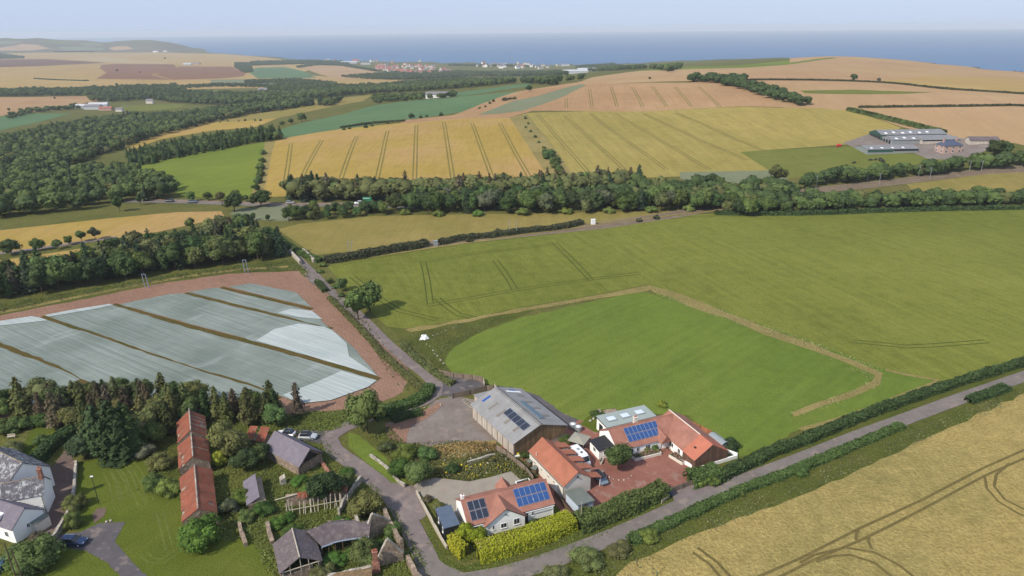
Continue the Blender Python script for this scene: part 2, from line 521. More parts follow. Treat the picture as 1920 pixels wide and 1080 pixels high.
def build_haze():
    m = bpy.data.materials.new('haze')
    m.use_nodes = True
    t = m.node_tree
    t.nodes.remove(t.nodes['Principled BSDF'])
    v = t.nodes.new('ShaderNodeVolumePrincipled')
    v.inputs['Color'].default_value = (0.86, 0.93, 1.0, 1)
    v.inputs['Density'].default_value = 7.5e-5
    v.inputs['Anisotropy'].default_value = 0.0
    t.links.new(v.outputs[0], t.nodes['Material Output'].inputs['Volume'])
    bm = bmesh.new()
    bmesh.ops.create_cube(bm, size=1.0)
    for vv in bm.verts:
        vv.co.x *= 64000; vv.co.y *= 64000; vv.co.z = (SEA_Z - 45) if vv.co.z < 0 else 100.0
    o = finish('haze', bm, m, False)
    tag(o, kind='stuff')
build_haze()
M['mow'] = plain_mat('mown_line', srf(116, 124, 58), 1.0, 0.2, 1.0, 0.1)

# ------------------------------------------------------------------ fields (corner spots surveyed from the photograph)
sheet('far_stubble_field', [(-120,101),(0,100),(300,98),(420,101),(500,108),(560,116),(600,120),(560,140),(760,150),(740,170),(480,165),(200,170),(-120,172)], M['stub2'], 1)
sheet('dark_ploughed_field', [(-60,112),(90,111),(200,118),(80,124),(-60,128)], M['darkbrown'], 2)
sheet('pale_stubble_field', [(120,110),(200,108),(300,117),(317,120),(213,118)], M['pale'], 2)
sheet('ploughed_field', [(190,122),(217,120),(327,121),(333,131),(283,140),(320,150),(180,148),(200,137),(187,128)], M['brown'], 2)
sheet('ploughed_field', [(290,140),(337,125),(433,125),(460,137),(457,143),(417,147),(323,150)], M['brown'], 2)
sheet('green_crop_field', [(463,133),(483,127),(533,126),(567,133),(593,146),(483,147)], M['green_far'], 2)
sheet('stubble_field', [(567,127),(600,123),(645,124),(707,135),(757,141),(740,148),(640,149),(600,140)], M['stub'], 2)
sheet('grey_green_field', [(393,150),(500,148),(617,157),(613,161),(400,157)], M['greygreen'], 2)
sheet('stubble_field', [(-60,183),(60,182),(200,180),(170,200),(100,205),(0,218),(-60,225)], M['pink'], 2)
sheet('green_crop_field', [(-60,225),(60,213),(135,213),(60,232),(-60,256)], M['green_far'], 2)
sheet('small_paddock', [(225,199),(300,196),(350,196),(335,203),(290,208),(230,208)], M['past'], 2)
sheet('valley_side_field', [(235,274),(300,250),(380,230),(480,208),(600,188),(700,178),(680,190),(600,205),(520,222),(480,235),(400,240),(300,262),(240,285)], M['midtan'], 2)
sheet('valley_side_field', [(380,232),(470,226),(520,222),(480,238),(400,245),(300,262),(250,280),(245,272),(300,252)], M['gold'], 3)
sheet('bright_green_field', [(228,320),(300,300),(380,285),(498,267),(494,300),(474,368),(440,372),(340,368),(310,345),(260,325)], M['lime'], 2)
sheet('hedge_strip', [(497,267),(516,266),(492,368),(470,370),(490,310)], M['dry'], 3)
sheet('golden_barley_field', [(515,265),(560,252),(650,241),(750,231),(860,222),(955,221),(1030,335),(1034,350),(960,355),(490,370),(498,310)], M['gold'], 2,
      [[(546,268),(540,310),(533,352)],[(604,263),(580,305),(556,353)],[(669,255),(655,290),(640,333),(634,350)],[(727,245),(716,295),(705,345)],[(781,235),(779,290),(777,348)],[(832,228),(842,290),(851,348)],[(885,231),(907,290),(929,350)],[(937,231),(968,290),(1000,345)]], M['tram'], 0.9, 2.2)
sheet('rough_strip', [(955,221),(985,213),(1040,280),(1082,338),(1036,345),(1000,290)], M['dry'], 3)
sheet('turning_barley_field', [(985,212),(1130,208),(1280,205),(1470,203),(1540,203),(1600,208),(1690,240),(1650,255),(1600,270),(1390,285),(1450,325),(1300,330),(1082,338)], M['gold2'], 2,
      [[(1008,215),(1060,275),(1112,333)],[(1058,217),(1115,268),(1175,322)],[(1107,213),(1180,268),(1250,318)],[(1155,213),(1240,265),(1330,318)],[(1207,213),(1310,262),(1400,300)],[(1265,212),(1380,262),(1440,285)]], M['tram'], 0.9, 2.2)
sheet('hill_stubble_field', [(1080,156),(1110,145),(1190,134),(1280,128),(1400,126),(1500,112),(1560,106),(1640,114),(1780,131),(1925,147),(2000,156),(2000,290),(1800,262),(1690,238),(1600,208),(1470,203),(1340,152),(1130,158)], M['stub'], 1)
sheet('green_ridge', [(1180,134),(1280,126),(1380,123),(1500,111),(1570,105.5),(1600,108),(1540,112),(1480,121),(1400,127),(1290,130)], M['lime'], 2)
sheet('pink_stubble_field', [(985,208),(1060,180),(1130,158),(1290,155),(1345,152),(1400,165),(1450,190),(1470,202),(1280,205)], M['pink'], 2,
      [[(1061,180),(1062,203)],[(1105,167),(1110,200)],[(1145,163),(1157,200)],[(1185,163),(1205,200)],[(1223,163),(1250,200)],[(1265,163),(1297,200)],[(1310,163),(1350,200)]], M['tram'], 0.8, 2.2)
sheet('yellow_hill_field', [(1650,152),(1740,143),(1920,148),(2000,155),(2000,184),(1920,176),(1800,169)], M['stub2'], 2)
sheet('green_hill_strip', [(1500,170),(1600,168),(1750,173),(1700,176),(1510,175)], M['past'], 2)
sheet('green_crop_field', [(510,248),(560,232),(640,215),(700,198),(780,188),(900,178),(970,171),(976,176),(940,195),(870,210),(740,228),(640,242),(530,260)], M['green_far'], 2)
sheet('field_margin', [(850,216),(900,196),(970,172),(1080,155),(1140,157),(985,212),(950,222),(860,222),(760,232),(740,227)], M['pink'], 3)
sheet('bean_field', [(895,216),(960,190),(1010,180),(1060,165),(1090,158),(1100,160),(1060,180),(980,208),(940,213)], M['greygreen'], 4)
sheet('green_crop_field', [(850,175),(900,168),(960,160),(1000,155),(990,162),(900,176),(860,182)], M['green_far'], 2)
sheet('pasture', [(1388,285),(1500,279),(1600,275),(1760,295),(1790,300),(1700,314),(1600,322),(1480,334),(1450,325)], M['past'], 3)
sheet('grey_green_field', [(1275,323),(1440,320),(1480,336),(1400,345),(1275,336)], M['greygreen'], 3)
sheet('farmyard', [(1580,268),(1640,248),(1690,245),(1830,262),(1870,275),(1800,300),(1740,298),(1700,282),(1620,284)], M['yard'], 4)
sheet('rough_bank', [(1700,345),(1920,320),(2000,312),(2000,362),(1830,358),(1720,368)], M['midtan'], 2)
sheet('hay_meadow', [(520,430),(560,420),(700,405),(860,402),(1000,400),(1200,396),(1310,393),(1120,420),(900,442),(700,468),(590,478)], M['midtan'], 2)
sheet('grass_strip', [(440,392),(540,384),(560,398),(540,415),(470,412),(430,402)], M['greygreen'], 3)
sheet('golden_field', [(-200,450),(0,432),(200,410),(330,398),(415,396),(420,405),(400,412),(300,434),(150,457),(60,470),(0,476),(-200,500)], M['gold'], 2)
sheet('golden_field', [(-200,520),(0,488),(60,480),(160,465),(180,470),(140,480),(60,495),(0,507),(-200,545)], M['gold'], 2)
sheet('green_barley_field', [(612,497),(700,482),(850,460),(1000,438),(1140,420),(1250,405),(1360,400),(1600,396),(1920,389),(2200,383),(2200,670),(1920,688),(1760,715),(1650,690),(1520,640),(1400,600),(1300,562),(1212,534),(1100,556),(1000,572),(880,597),(760,616),(725,612),(690,580),(640,530)], M['olive'], 2,
      [[(620,500),(720,480),(860,458),(1000,442),(1250,410),(1400,404)],[(660,518),(700,550),(750,583),(820,600)],[(793,490),(800,520),(807,570)],[(800,573),(880,560),(960,545),(1100,525),(1200,512)],[(796,492),(860,480),(1040,458)],[(928,487),(945,510),(965,542)],[(1040,455),(1075,490),(1108,525)],[(1850,640),(1700,650),(1600,640)],[(820,560),(860,590),(900,598)]], M['tramg'], 0.45, 2.0)
sheet('paddock', [(1200,545),(1290,572),(1400,612),(1530,660),(1640,705),(1625,722),(1600,735),(1480,780),(1500,803),(1460,825),(1425,848),(1385,858),(1330,815),(1290,778),(1220,775),(1170,792),(1120,800),(1060,785),(1010,745),(960,728),(920,722),(850,705),(832,680),(850,650),(900,622),(960,600),(1100,568)], M['paddock'], 3, edge=0.4)
sheet('grass_margin', [(1212,534),(1240,540),(1300,560),(1400,598),(1520,640),(1650,690),(1760,713),(1640,760),(1500,806),(1475,815),(1478,782),(1600,735),(1630,718),(1640,705),(1530,662),(1400,613),(1290,573),(1230,553)], M['paddock'], 4)
sheet('dry_margin', [(1212,534),(1260,546),(1400,599),(1520,643),(1655,700),(1650,722),(1600,745),(1490,782),(1484,774),(1600,732),(1635,715),(1640,704),(1525,658),(1395,611),(1290,574),(1225,548)], M['dry'], 6, edge=1.1)
sheet('dry_margin', [(1212,536),(1100,557),(1000,574),(880,598),(760,618),(770,623),(880,604),(1000,580),(1100,563),(1225,543)], M['dry'], 5, edge=0.8)
sheet('rough_corner', [(725,612),(760,618),(880,602),(960,588),(1000,582),(960,602),(900,624),(850,652),(832,682),(850,706),(900,718),(905,722),(835,705),(790,660)], M['verge'], 4, edge=0.5)
sheet('wheat_field', [(1120,1120),(1180,1050),(1300,1000),(1400,965),(1500,925),(1600,880),(1700,835),(1800,790),(1920,733),(2150,640),(2300,1200),(1100,1250)], M['wheat'], 3,
      [[(1990,815),(1920,844),(1843,878),(1730,937),(1616,989),(1503,1046),(1412,1086),(1380,1105)],[(1990,830),(1920,860),(1847,892),(1730,955),(1612,1014),(1526,1050),(1458,1084),(1430,1100)],
       [(1893,869),(1868,890),(1864,912),(1884,937),(1920,955),(1960,968)],[(1846,893),(1850,916),(1872,941),(1911,964),(1950,980)],[(1500,1056),(1526,1041),(1585,1027),(1639,1036),(1684,1059),(1716,1084)],
       [(1530,1054),(1560,1043),(1594,1041),(1639,1055),(1675,1084)],[(1610,991),(1606,1002),(1605,1014)],[(1630,1003),(1628,1014),(1634,1030)],[(1299,1036),(1331,1059),(1354,1086)],[(1308,1027),(1345,1055),(1372,1084)]], M['tramw'], 0.55, 0)
sheet('road_bank', [(900,1100),(1000,1075),(1100,1045),(1200,995),(1300,955),(1500,880),(1700,800),(1920,718),(2100,650),(2130,665),(1920,737),(1700,840),(1500,930),(1300,1003),(1180,1055),(1130,1120),(900,1180)], M['verge'], 4, edge=0.5)
sheet('soil_field', [(-200,620),(0,592),(150,562),(300,532),(430,513),(560,508),(580,528),(640,570),(700,622),(745,665),(772,705),(755,735),(700,762),(560,775),(300,790),(-200,820)], M['soil'], 2, edge=0.5)
def net_mat(name, c1, c2):
    m = NT(name)
    w = m.coords(src='world')
    col = m.mix(m.noise(w, 0.05, 4, 0.6, 0.35, 0.65), c1, c2)
    st = m.noise(m.coords(scale=(0.03, 1, 1), rot=R_(-32.5), src='world'), 0.9, 4, 0.7, 0.35, 0.65)
    col = m.mix(m.mul(st, 0.5), col, c4(c2, 0.72))
    fold_highlight = m.noise(m.coords(scale=(0.3, 1, 1), rot=0.9, src='world'), 0.12, 3, 0.5, 0.62, 0.68)
    col = m.mix(m.mul(fold_highlight, 0.15), col, srf(226, 230, 228, 0.7))  # pale highlights of cloth folds painted into the netting colour
    f = m.noise(w, 2.5, 3, 0.7, 0.3, 0.7)
    col = m.mix(m.mul(f, 0.22), col, c4(c2, 0.6))
    return m.out(col, 0.7, st, 0.6, 0.2, 0.2)
M['net'] = net_mat('crop_netting', srf(176, 186, 176, 0.56), srf(146, 158, 146, 0.53))
M['netw'] = net_mat('white_fleece', srf(206, 212, 208, 0.7), srf(186, 196, 192, 0.7))
NETG = 'crop covers laid in parallel strips on the soil field'
def cover(px, label, pale=()):
    bmx = [G(*q) for q in px]
    # a cloth sheet with a little thickness that billows over the rows
    o = sheet('crop_cover', None, M['net'], 12, world_pts=wob(bmx, 0.25, 3.0), kind=None)
    if 'kind' in o: del o['kind']
    o.data.polygons.foreach_set('use_smooth', [False] * len(o.data.polygons))
    sol = o.modifiers.new('cloth', 'SOLIDIFY'); sol.thickness = 0.05; sol.offset = -1
    tag(o, label, 'crop cover', NETG)
    for q in pale:
        p = sheet('fleece_overlap', q, M['netw'], 21, kind=None)
        if 'kind' in p: del p['kind']
        p.name = 'overlap_sheet'
        p.parent = o
    return o
cover([(-160,640),(-60,628),(0,652),(110,692),(150,712),(60,760),(-200,790)], 'grey crop netting strip cut off by the left frame edge below the brown furrow', ())
cover([(-160,628),(-60,612),(0,603),(60,594),(76,597),(187,632),(277,664),(377,697),(467,723),(520,740),(470,765),(260,765),(143,705),(110,686),(0,642),(-60,620)], 'pale green crop netting strip just above the leftmost dark conifers', ([(-160,628),(-60,612),(0,603),(60,594),(76,597),(90,602),(0,612),(-160,640)],))
cover([(84,592),(135,582),(205,571),(213,573),(347,614),(500,654),(640,694),(708,714),(690,726),(620,750),(560,757),(467,719),(377,693),(277,660),(187,627)], 'longest pale crop netting strip, in the middle of the soil field', ([(706,715),(690,727),(620,752),(562,758),(530,742),(600,715),(640,697)],[(84,592),(135,582),(205,571),(213,573),(180,580),(110,592),(92,595)]))
cover([(225,571),(320,552),(345,551),(440,576),(533,597),(622,618),(660,650),(708,706),(640,686),(500,646),(347,605)], 'grey crop netting strip ending in a bright white patch beside the red track', ([(480,640),(515,618),(560,608),(608,614),(625,622),(650,645),(655,670),(700,700),(708,706),(640,686)],))
cover([(352,548),(405,540),(500,563),(585,584),(612,611),(618,616),(530,592),(440,570)], 'narrow crop netting strip second from the top of the soil field', ([(520,588),(545,580),(585,584),(605,600),(560,596)],))
cover([(428,538),(470,532),(555,549),(583,576),(500,556)], 'shortest crop netting strip at the top corner nearest the railway bridge')
for i, l in enumerate([[(-60,624),(0,647),(110,689),(147,710),(200,735)],[(78,594),(187,629),(277,662),(377,695),(467,721),(530,745)],[(212,571),(347,610),(500,650),(640,690),(710,712)],[(347,550),(443,573),(533,595),(622,617)],[(415,539),(500,560),(585,580)]]):
    band('furrow', l, 2.1 if i < 3 else 1.8, M['furrow'], 9)
# left grass bank by the railway
sheet('railway_bank', [(-200,600),(0,570),(150,545),(300,518),(450,497),(540,488),(600,500),(580,510),(560,507),(430,512),(300,531),(150,561),(0,591),(-200,625)], M['verge'], 3, edge=0.4)
band('dry_bank_top', [(-150,606),(0,586),(150,556),(300,527),(430,508),(540,500)], 2.4, M['dry'], 6)
# grounds round the farmsteads
sheet('lawn', [(-60,1120),(-40,1080),(90,1035),(120,1010),(150,992),(135,960),(128,930),(145,870),(200,850),(262,838),(285,850),(300,890),(340,915),(345,1000),(410,1015),(470,1010),(505,1040),(520,1120)], M['lawn'], 3, [[(222,868),(240,890),(252,920),(268,950)],[(236,860),(256,880),(272,910),(282,940)],[(270,1040),(285,1052),(305,1052),(335,1033)],[(212,880),(228,905),(236,935)],[(200,885),(212,910),(218,940)],[(300,960),(310,1000),(318,1030)]], M['mow'], 0.35, 1.1, edge=0.3)
sheet('overgrown_plot', [(262,838),(300,800),(400,760),(600,790),(615,830),(660,880),(720,925),(760,985),(800,1060),(820,1120),(520,1120),(470,1010),(410,1015),(345,1000),(338,915),(300,890)], M['verge'], 2)
sheet('garden_lawn', [(40,840),(62,800),(110,795),(135,800),(120,820),(90,840),(50,860)], M['lawn'], 3, edge=0.2)
sheet('garden_lawn', [(20,870),(60,850),(72,880),(50,900),(25,890)], M['lawn'], 3, edge=0.2)
sheet('gravel_drive', [(80,905),(95,880),(122,845),(135,850),(140,870),(135,930),(133,960),(120,985),(105,1005),(100,1020),(60,1012),(40,990),(75,965),(96,945)], M['drive'], 5, edge=0.15)
sheet('tarmac_drive', [(95,1015),(110,1003),(150,998),(185,982),(235,979),(222,1003),(216,1016),(240,1045),(275,1080),(320,1130),(270,1130),(225,1080),(200,1055),(160,1033),(110,1025)], M['darktar_shade'], 6, edge=0.1)
sheet('bare_patch', [(172,968),(182,954),(200,953),(195,968),(178,982)], M['drive'], 6, edge=0.1)
sheet('mown_triangle', [(652,812),(670,815),(720,855),(770,915),(735,905),(690,870),(655,838)], M['paddock'], 4, edge=0.2)
sheet('wild_garden', [(690,822),(730,800),(760,832),(870,826),(930,826),(985,850),(1010,890),(1000,920),(958,884),(880,903),(820,896),(775,912),(735,865)], M['verge'], 4, edge=0.3)
sheet('dry_grass_plot', [(810,835),(870,828),(930,826),(930,846),(880,858),(830,862),(812,850)], M['dry'], 6, edge=0.3)
sheet('gravel_forecourt', [(774,912),(790,901),(818,896),(850,900),(880,903),(920,895),(958,884),(990,912),(1000,925),(870,1000),(845,960),(820,940),(795,935)], M['gravel'], 5)
sheet('house_garden', [(785,935),(820,935),(870,1000),(1060,950),(1080,985),(1000,1010),(870,1055),(835,1040),(800,985)], M['verge'], 5)
sheet('concrete_yard', [(815,752),(850,742),(892,750),(890,785),(925,815),(935,830),(870,830),(810,838),(765,832),(728,822),(722,795),(760,785),(800,768)], M['yard'], 5, edge=0.25)
sheet('yard_dirt', [(722,795),(760,785),(800,768),(822,755),(832,758),(800,785),(770,800),(762,832),(728,822)], M['soil'], 7, edge=0.4)
sheet('apron_and_shade', [(808,708),(850,706),(908,716),(908,730),(850,742),(820,744)], M['darktar_shade'], 5, edge=0.1)
sheet('apron_and_shade', [(905,722),(960,726),(1010,742),(1055,775),(1090,790),(1085,812),(1040,800)], M['darktar_shade'], 5, edge=0.2)  # strip beside the barn: the barn's shade, with dirt, laid as a dark sheet
sheet('parking_spur', [(545,812),(560,805),(600,806),(640,806),(632,830),(600,832),(560,826)], M['darktar_shade'], 5, edge=0.1)
sheet('red_paved_yard', [(930,838),(990,868),(1030,930),(1060,970),(1085,978),(1130,955),(1180,940),(1255,915),(1300,905),(1294,888),(1310,872),(1250,838),(1180,835),(1150,825),(1120,792),(1085,788),(1065,800),(1020,806),(975,815),(960,835)], M['redpave'], 5)
sheet('back_garden', [(1085,795),(1120,770),(1155,765),(1160,790),(1120,812)], M['lawn'], 6, edge=0.2)
# roads
band('margin_line', [(1660,694),(1700,703),(1758,713),(1700,738),(1640,762),(1560,790),(1500,806)], 1.3, M['dry'], 7)
band('lane', [(527,455),(543,468),(562,487),(592,517),(622,547),(655,578),(690,608),(722,640),(765,677),(800,703),(816,722),(814,740),(795,753),(765,763),(735,772),(700,780),(672,790),(640,805),(618,822),(626,843),(660,868),(700,898),(735,930),(758,965),(778,1005),(800,1050),(815,1100),(822,1130)],
     [3.0,3.0,3.0,3.0,3.0,3.2,4.2,3.4,3.2,3.6,4.0,3.8,3.8,4.0,4.0,4.0], M['lane'], 8, step=3)
sheet('lane_junction', [(735,905),(775,912),(790,935),(800,965),(790,975),(745,960),(720,925)], M['lane'], 7, edge=0.1)
sheet('road_junction', [(775,1030),(805,1035),(835,1060),(870,1075),(930,1065),(960,1090),(900,1130),(800,1130)], M['road'], 9)
band('road', [(860,1100),(930,1082),(1000,1062),(1100,1026),(1200,985),(1300,940),(1400,900),(1500,862),(1600,822),(1700,785),(1800,748),(1920,706),(2080,650)], 3.8, M['road'], 8, step=5)
sheet('road_verge', [(800,985),(835,1045),(870,1062),(1000,1025),(1080,990),(1250,930),(1400,868),(1500,832),(1700,758),(1920,688),(2080,632),(2080,655),(1920,712),(1700,792),(1500,868),(1300,946),(1100,1032),(930,1088),(860,1095),(820,1060)], M['verge'], 4, edge=0.2)
sheet('gateway', [(1255,915),(1300,906),(1345,905),(1330,922),(1265,942)], M['lane'], 9)
band('main_road', [(225,377),(300,377),(400,380),(480,383),(560,384),(650,384),(740,386),(800,388)], 8.5, M['mainroad'], 6, step=20)
band('road_median', [(225,375.5),(300,375),(400,378),(480,381.5),(560,382.5),(650,382.5),(740,384)], 1.2, M['pink'], 8, step=20)
band('farm_track', [(-100,478),(0,475),(60,468),(150,455),(220,445)], 3.5, M['lane'], 6, step=20)
sheet('headland_heath', [(-60,75),(0,74),(45,75),(80,73),(120,77),(170,78),(200,82),(228,79),(290,77),(320,81),(345,86),(365,92),(383,96),(340,99),(250,98),(100,98),(-60,99)], M['heath'], 1)
sheet('headland_field', [(-60,90),(0,90),(40,83),(70,84),(95,91),(60,95),(-60,96)], M['stub'], 2)
sheet('headland_field', [(203,90),(220,87),(240,87),(250,92),(215,95)], M['stub'], 2)
sheet('headland_field', [(75,79),(100,77),(135,79),(140,81),(90,82)], M['past'], 2)
sheet('headland_field', [(150,83),(175,80),(195,83),(190,86),(160,87)], M['greygreen'], 2)
sheet('headland_field', [(-60,80),(0,79),(30,77),(45,78),(20,82),(-60,84)], M['greygreen'], 2)
sheet('headland_field', [(110,88),(150,88),(195,90),(190,95),(120,95)], M['greygreen'], 2)
cr_ = [G(*q) for q in [(1480,118),(1530,111),(1560,108),(1640,116),(1700,124),(1780,133),(1860,141),(1925,149),(2000,158)]]
sheet('hill_back_field', None, M['stub'], 2, world_pts=cr_ + [(p_[0] * 1.3, p_[1] * 1.3) for p_ in cr_[::-1]])
band('railway_track', [(620,487),(760,464),(900,447),(1000,436),(1120,424),(1250,405),(1350,388),(1450,372),(1540,356),(1640,346),(1740,334),(1920,317),(2050,306)], 10.0, M['ballast'], 5, step=20)
band('trackside_path', [(600,497),(700,481),(850,459),(1000,438),(1140,418),(1260,404),(1370,392)], 2.0, M['dry'], 7, step=20)
for off in (-2.6, -1.2, 1.2, 2.6):
    pts = smooth_line([G(*q) for q in [(620,487),(760,464),(900,447),(1000,436),(1120,424),(1250,405),(1350,388),(1450,372),(1540,356),(1640,346),(1740,334),(1920,317),(2050,306)]], 20)
    band('rail', None, 0.25, M['tram'], 9, world_pts=ribbon_pts(pts, abs(off) * 2)[0 if off < 0 else 1], step=40)

# ------------------------------------------------------------------ foliage
def leaf_material():
    m = NT('foliage')
    at = m.n('ShaderNodeAttribute', attribute_name='tint')
    oi = m.n('ShaderNodeObjectInfo')
    r = m.n('ShaderNodeMapRange')
    r.inputs['To Min'].default_value = 0.45; r.inputs['To Max'].default_value = 1.6
    m.l(at.outputs['Fac'], r.inputs['Value'])
    vm = m.n('ShaderNodeVectorMath', operation='SCALE')
    m.l(oi.outputs['Color'], vm.inputs[0]); m.l(r.outputs[0], vm.inputs['Scale'])
    hs = m.n('ShaderNodeHueSaturation')
    rr = m.n('ShaderNodeMapRange')
    rr.inputs['To Min'].default_value = 0.475; rr.inputs['To Max'].default_value = 0.515
    m.l(oi.outputs['Random'], rr.inputs['Value']); m.l(rr.outputs[0], hs.inputs['Hue'])
    m.l(vm.outputs[0], hs.inputs['Color'])
    m.l(hs.outputs[0], m.b.inputs['Base Color'])
    m.b.inputs['Roughness'].default_value = 0.75
    m.b.inputs['Specular IOR Level'].default_value = 0.15
    tr = m.n('ShaderNodeBsdfTranslucent')
    m.l(hs.outputs[0], tr.inputs['Color'])
    mx = m.n('ShaderNodeMixShader'); mx.inputs[0].default_value = 0.22
    m.l(m.b.outputs[0], mx.inputs[1]); m.l(tr.outputs[0], mx.inputs[2])
    m.l(mx.outputs[0], m.t.nodes['Material Output'].inputs['Surface'])
    return m.m
M['leaf'] = leaf_material()
M['bark'] = plain_mat('bark', srf(110, 96, 80), 0.9, 0.3, 2.0, 0.1)

def raw_mesh(name, V, Fq, tint, mats, midx=None):
    me = bpy.data.meshes.new(name)
    V = np.asarray(V, np.float32); Fq = np.asarray(Fq, np.int32)
    me.vertices.add(len(V)); me.vertices.foreach_set('co', V.ravel())
    k = Fq.shape[1]
    me.loops.add(len(Fq) * k); me.loops.foreach_set('vertex_index', Fq.ravel())
    me.polygons.add(len(Fq)); me.polygons.foreach_set('loop_start', np.arange(len(Fq)) * k)
    me.polygons.foreach_set('loop_total', np.full(len(Fq), k))
    if midx is not None: me.polygons.foreach_set('material_index', midx)
    me.update()
    if tint is not None:
        a = me.attributes.new('tint', 'FLOAT', 'FACE')
        a.data.foreach_set('value', np.asarray(tint, np.float32))
    for m in mats: me.materials.append(m)
    return me
def leaf_quads(pos, nrm, size, g, flat=0.35):
    """one bent leaf spray per position"""
    n = len(pos)
    nr = nrm + g.normal(0, flat, (n, 3)); nr /= np.linalg.norm(nr, axis=1, keepdims=True) + 1e-9
    a = np.cross(nr, g.normal(0, 1, (n, 3))); a /= np.linalg.norm(a, axis=1, keepdims=True) + 1e-9
    b = np.cross(nr, a)
    s = (size * g.uniform(0.6, 1.3, n))[:, None]
    asp = g.uniform(0.55, 1.0, n)[:, None]
    p0 = pos - a * s - b * s * asp * 0.4; p1 = pos + a * s * 0.3 - b * s * asp; p2 = pos + a * s + b * s * asp * 0.3; p3 = pos - a * s * 0.2 + b * s * asp
    V = np.stack([p0, p1, p2, p3], 1).reshape(-1, 3)
    return V, np.arange(n * 4).reshape(-1, 4)
def core_quads(c, r, g, seg=7, rings=5):
    V = []; F = []
    for i in range(rings + 1):
        th = math.pi * i / rings
        for j in range(seg):
            ph = 2 * math.pi * j / seg
            k = g.uniform(0.85, 1.1)
            V.append((c[0] + r[0] * math.sin(th) * math.cos(ph) * k, c[1] + r[1] * math.sin(th) * math.sin(ph) * k, c[2] + r[2] * math.cos(th) * k))
    for i in range(rings):
        for j in range(seg):
            F.append((i * seg + j, (i + 1) * seg + j, (i + 1) * seg + (j + 1) % seg, i * seg + (j + 1) % seg))
    return np.array(V), np.array(F)
def join_parts(parts):
    V = []; F = []; T = []; o = 0
    for v, f, t in parts:
        V.append(v); F.append(f + o); T.append(np.broadcast_to(t, (len(f),)) if np.ndim(t) == 0 else t); o += len(v)
    return np.concatenate(V), np.concatenate(F), np.concatenate(T)
def broad_crown(seed, nlobe=14, per=180, leaf=0.035, rx=0.36, cz=0.6, rz=0.38, core=True, ground=False):
    """crown of a tree of height 1"""
    g = np.random.default_rng(seed)
    parts = []
    for i in range(nlobe):
        th = g.uniform(0, 2 * math.pi); u = g.uniform(-0.75, 1.0)
        rr = math.sqrt(max(0, 1 - u * u)) * g.uniform(0.45, 0.8)
        c = np.array([rx * rr * math.cos(th), rx * rr * math.sin(th), cz + rz * 0.68 * u])
        lr = g.uniform(0.36, 0.58) * rx * (1.1 - 0.25 * abs(u))
        if ground: c[2] = max(c[2], lr * 0.5)
        d = g.normal(0, 1, (per, 3)); d /= np.linalg.norm(d, axis=1, keepdims=True)
        k = g.uniform(0.72, 1.08, per)[:, None]
        pos = c + d * lr * k * np.array([1, 1, 0.85])
        pos = pos[pos[:, 2] > 0.02]; d = d[:len(pos)] if False else (pos - c) / (np.linalg.norm(pos - c, axis=1, keepdims=True) + 1e-9)
        V, Fq = leaf_quads(pos, d + np.array([0, 0, 0.35]), leaf, g)
        base = g.uniform(0.3, 0.6)
        parts.append((V, Fq, np.clip(base + g.normal(0, 0.14, len(Fq)), 0, 1)))
        if core:
            V, Fq = core_quads(c, (lr * 0.78, lr * 0.78, lr * 0.68), g, 6, 4)
            parts.append((V, Fq, base))
    if core:
        V, Fq = core_quads((0, 0, cz), (rx * 0.62, rx * 0.62, rz * 0.66), g)
        parts.append((V, Fq, 0.4))
    return join_parts(parts)
def conifer_crown(seed, tiers=15, per=90, leaf=0.03, rx=0.2, z0=0.1, core=True, droop=0.3, ragged=0.35):
    g = np.random.default_rng(seed)
    parts = []
    for i in range(tiers):
        t = (i + 0.5) / tiers
        z = z0 + (1 - z0) * t
        r = rx * (1 - t) ** 0.55 * min(1, 0.55 + t * 2.2) * g.uniform(0.72, 1.18) + 0.02
        nb = max(4, int(7 * (1 - t) + 3))
        off = g.uniform(0, 6.28)
        n = max(8, int(per * (1 - t * 0.75)))
        bi = g.integers(0, nb, n)
        blen = g.uniform(1 - ragged, 1.1, nb)
        ang = off + bi * 2 * math.pi / nb + g.normal(0, 0.16, n)
        s = np.sqrt(g.uniform(0.08, 1, n)) * blen[bi]
        pos = np.stack([r * s * np.cos(ang), r * s * np.sin(ang), z + g.normal(0, 0.008, n) - droop * r * s * s + g.uniform(-0.5, 0.5, n) * (1 - z0) / tiers * 0.7], 1)
        nr = np.stack([np.cos(ang) * 0.7, np.sin(ang) * 0.7, np.full(n, 0.8)], 1)
        V, Fq = leaf_quads(pos, nr, leaf * (1 - 0.4 * t), g, 0.4)
        parts.append((V, Fq, np.clip(g.uniform(0.3, 0.6, nb)[bi] + g.normal(0, 0.1, n), 0, 1)))
    V, Fq = leaf_quads(np.array([[0, 0, 0.985], [0, 0, 0.96], [0, 0, 1.0]]), np.array([[1, 0, 0.2]] * 3, float), leaf * 0.4, g)
    parts.append((V, Fq, 0.5))
    if core:
        V = []; F = []
        for i, (z, r) in enumerate([(z0, rx * 0.5), (z0 + 0.2, rx * 0.52), (0.6, rx * 0.34), (0.97, 0.004)]):
            for j in range(7):
                a = 2 * math.pi * j / 7
                V.append((r * math.cos(a), r * math.sin(a), z))
        for i in range(3):
            for j in range(7):
                F.append((i * 7 + j, i * 7 + (j + 1) % 7, (i + 1) * 7 + (j + 1) % 7, (i + 1) * 7 + j))
        parts.append((np.array(V), np.array(F), 0.35))
    return join_parts(parts)
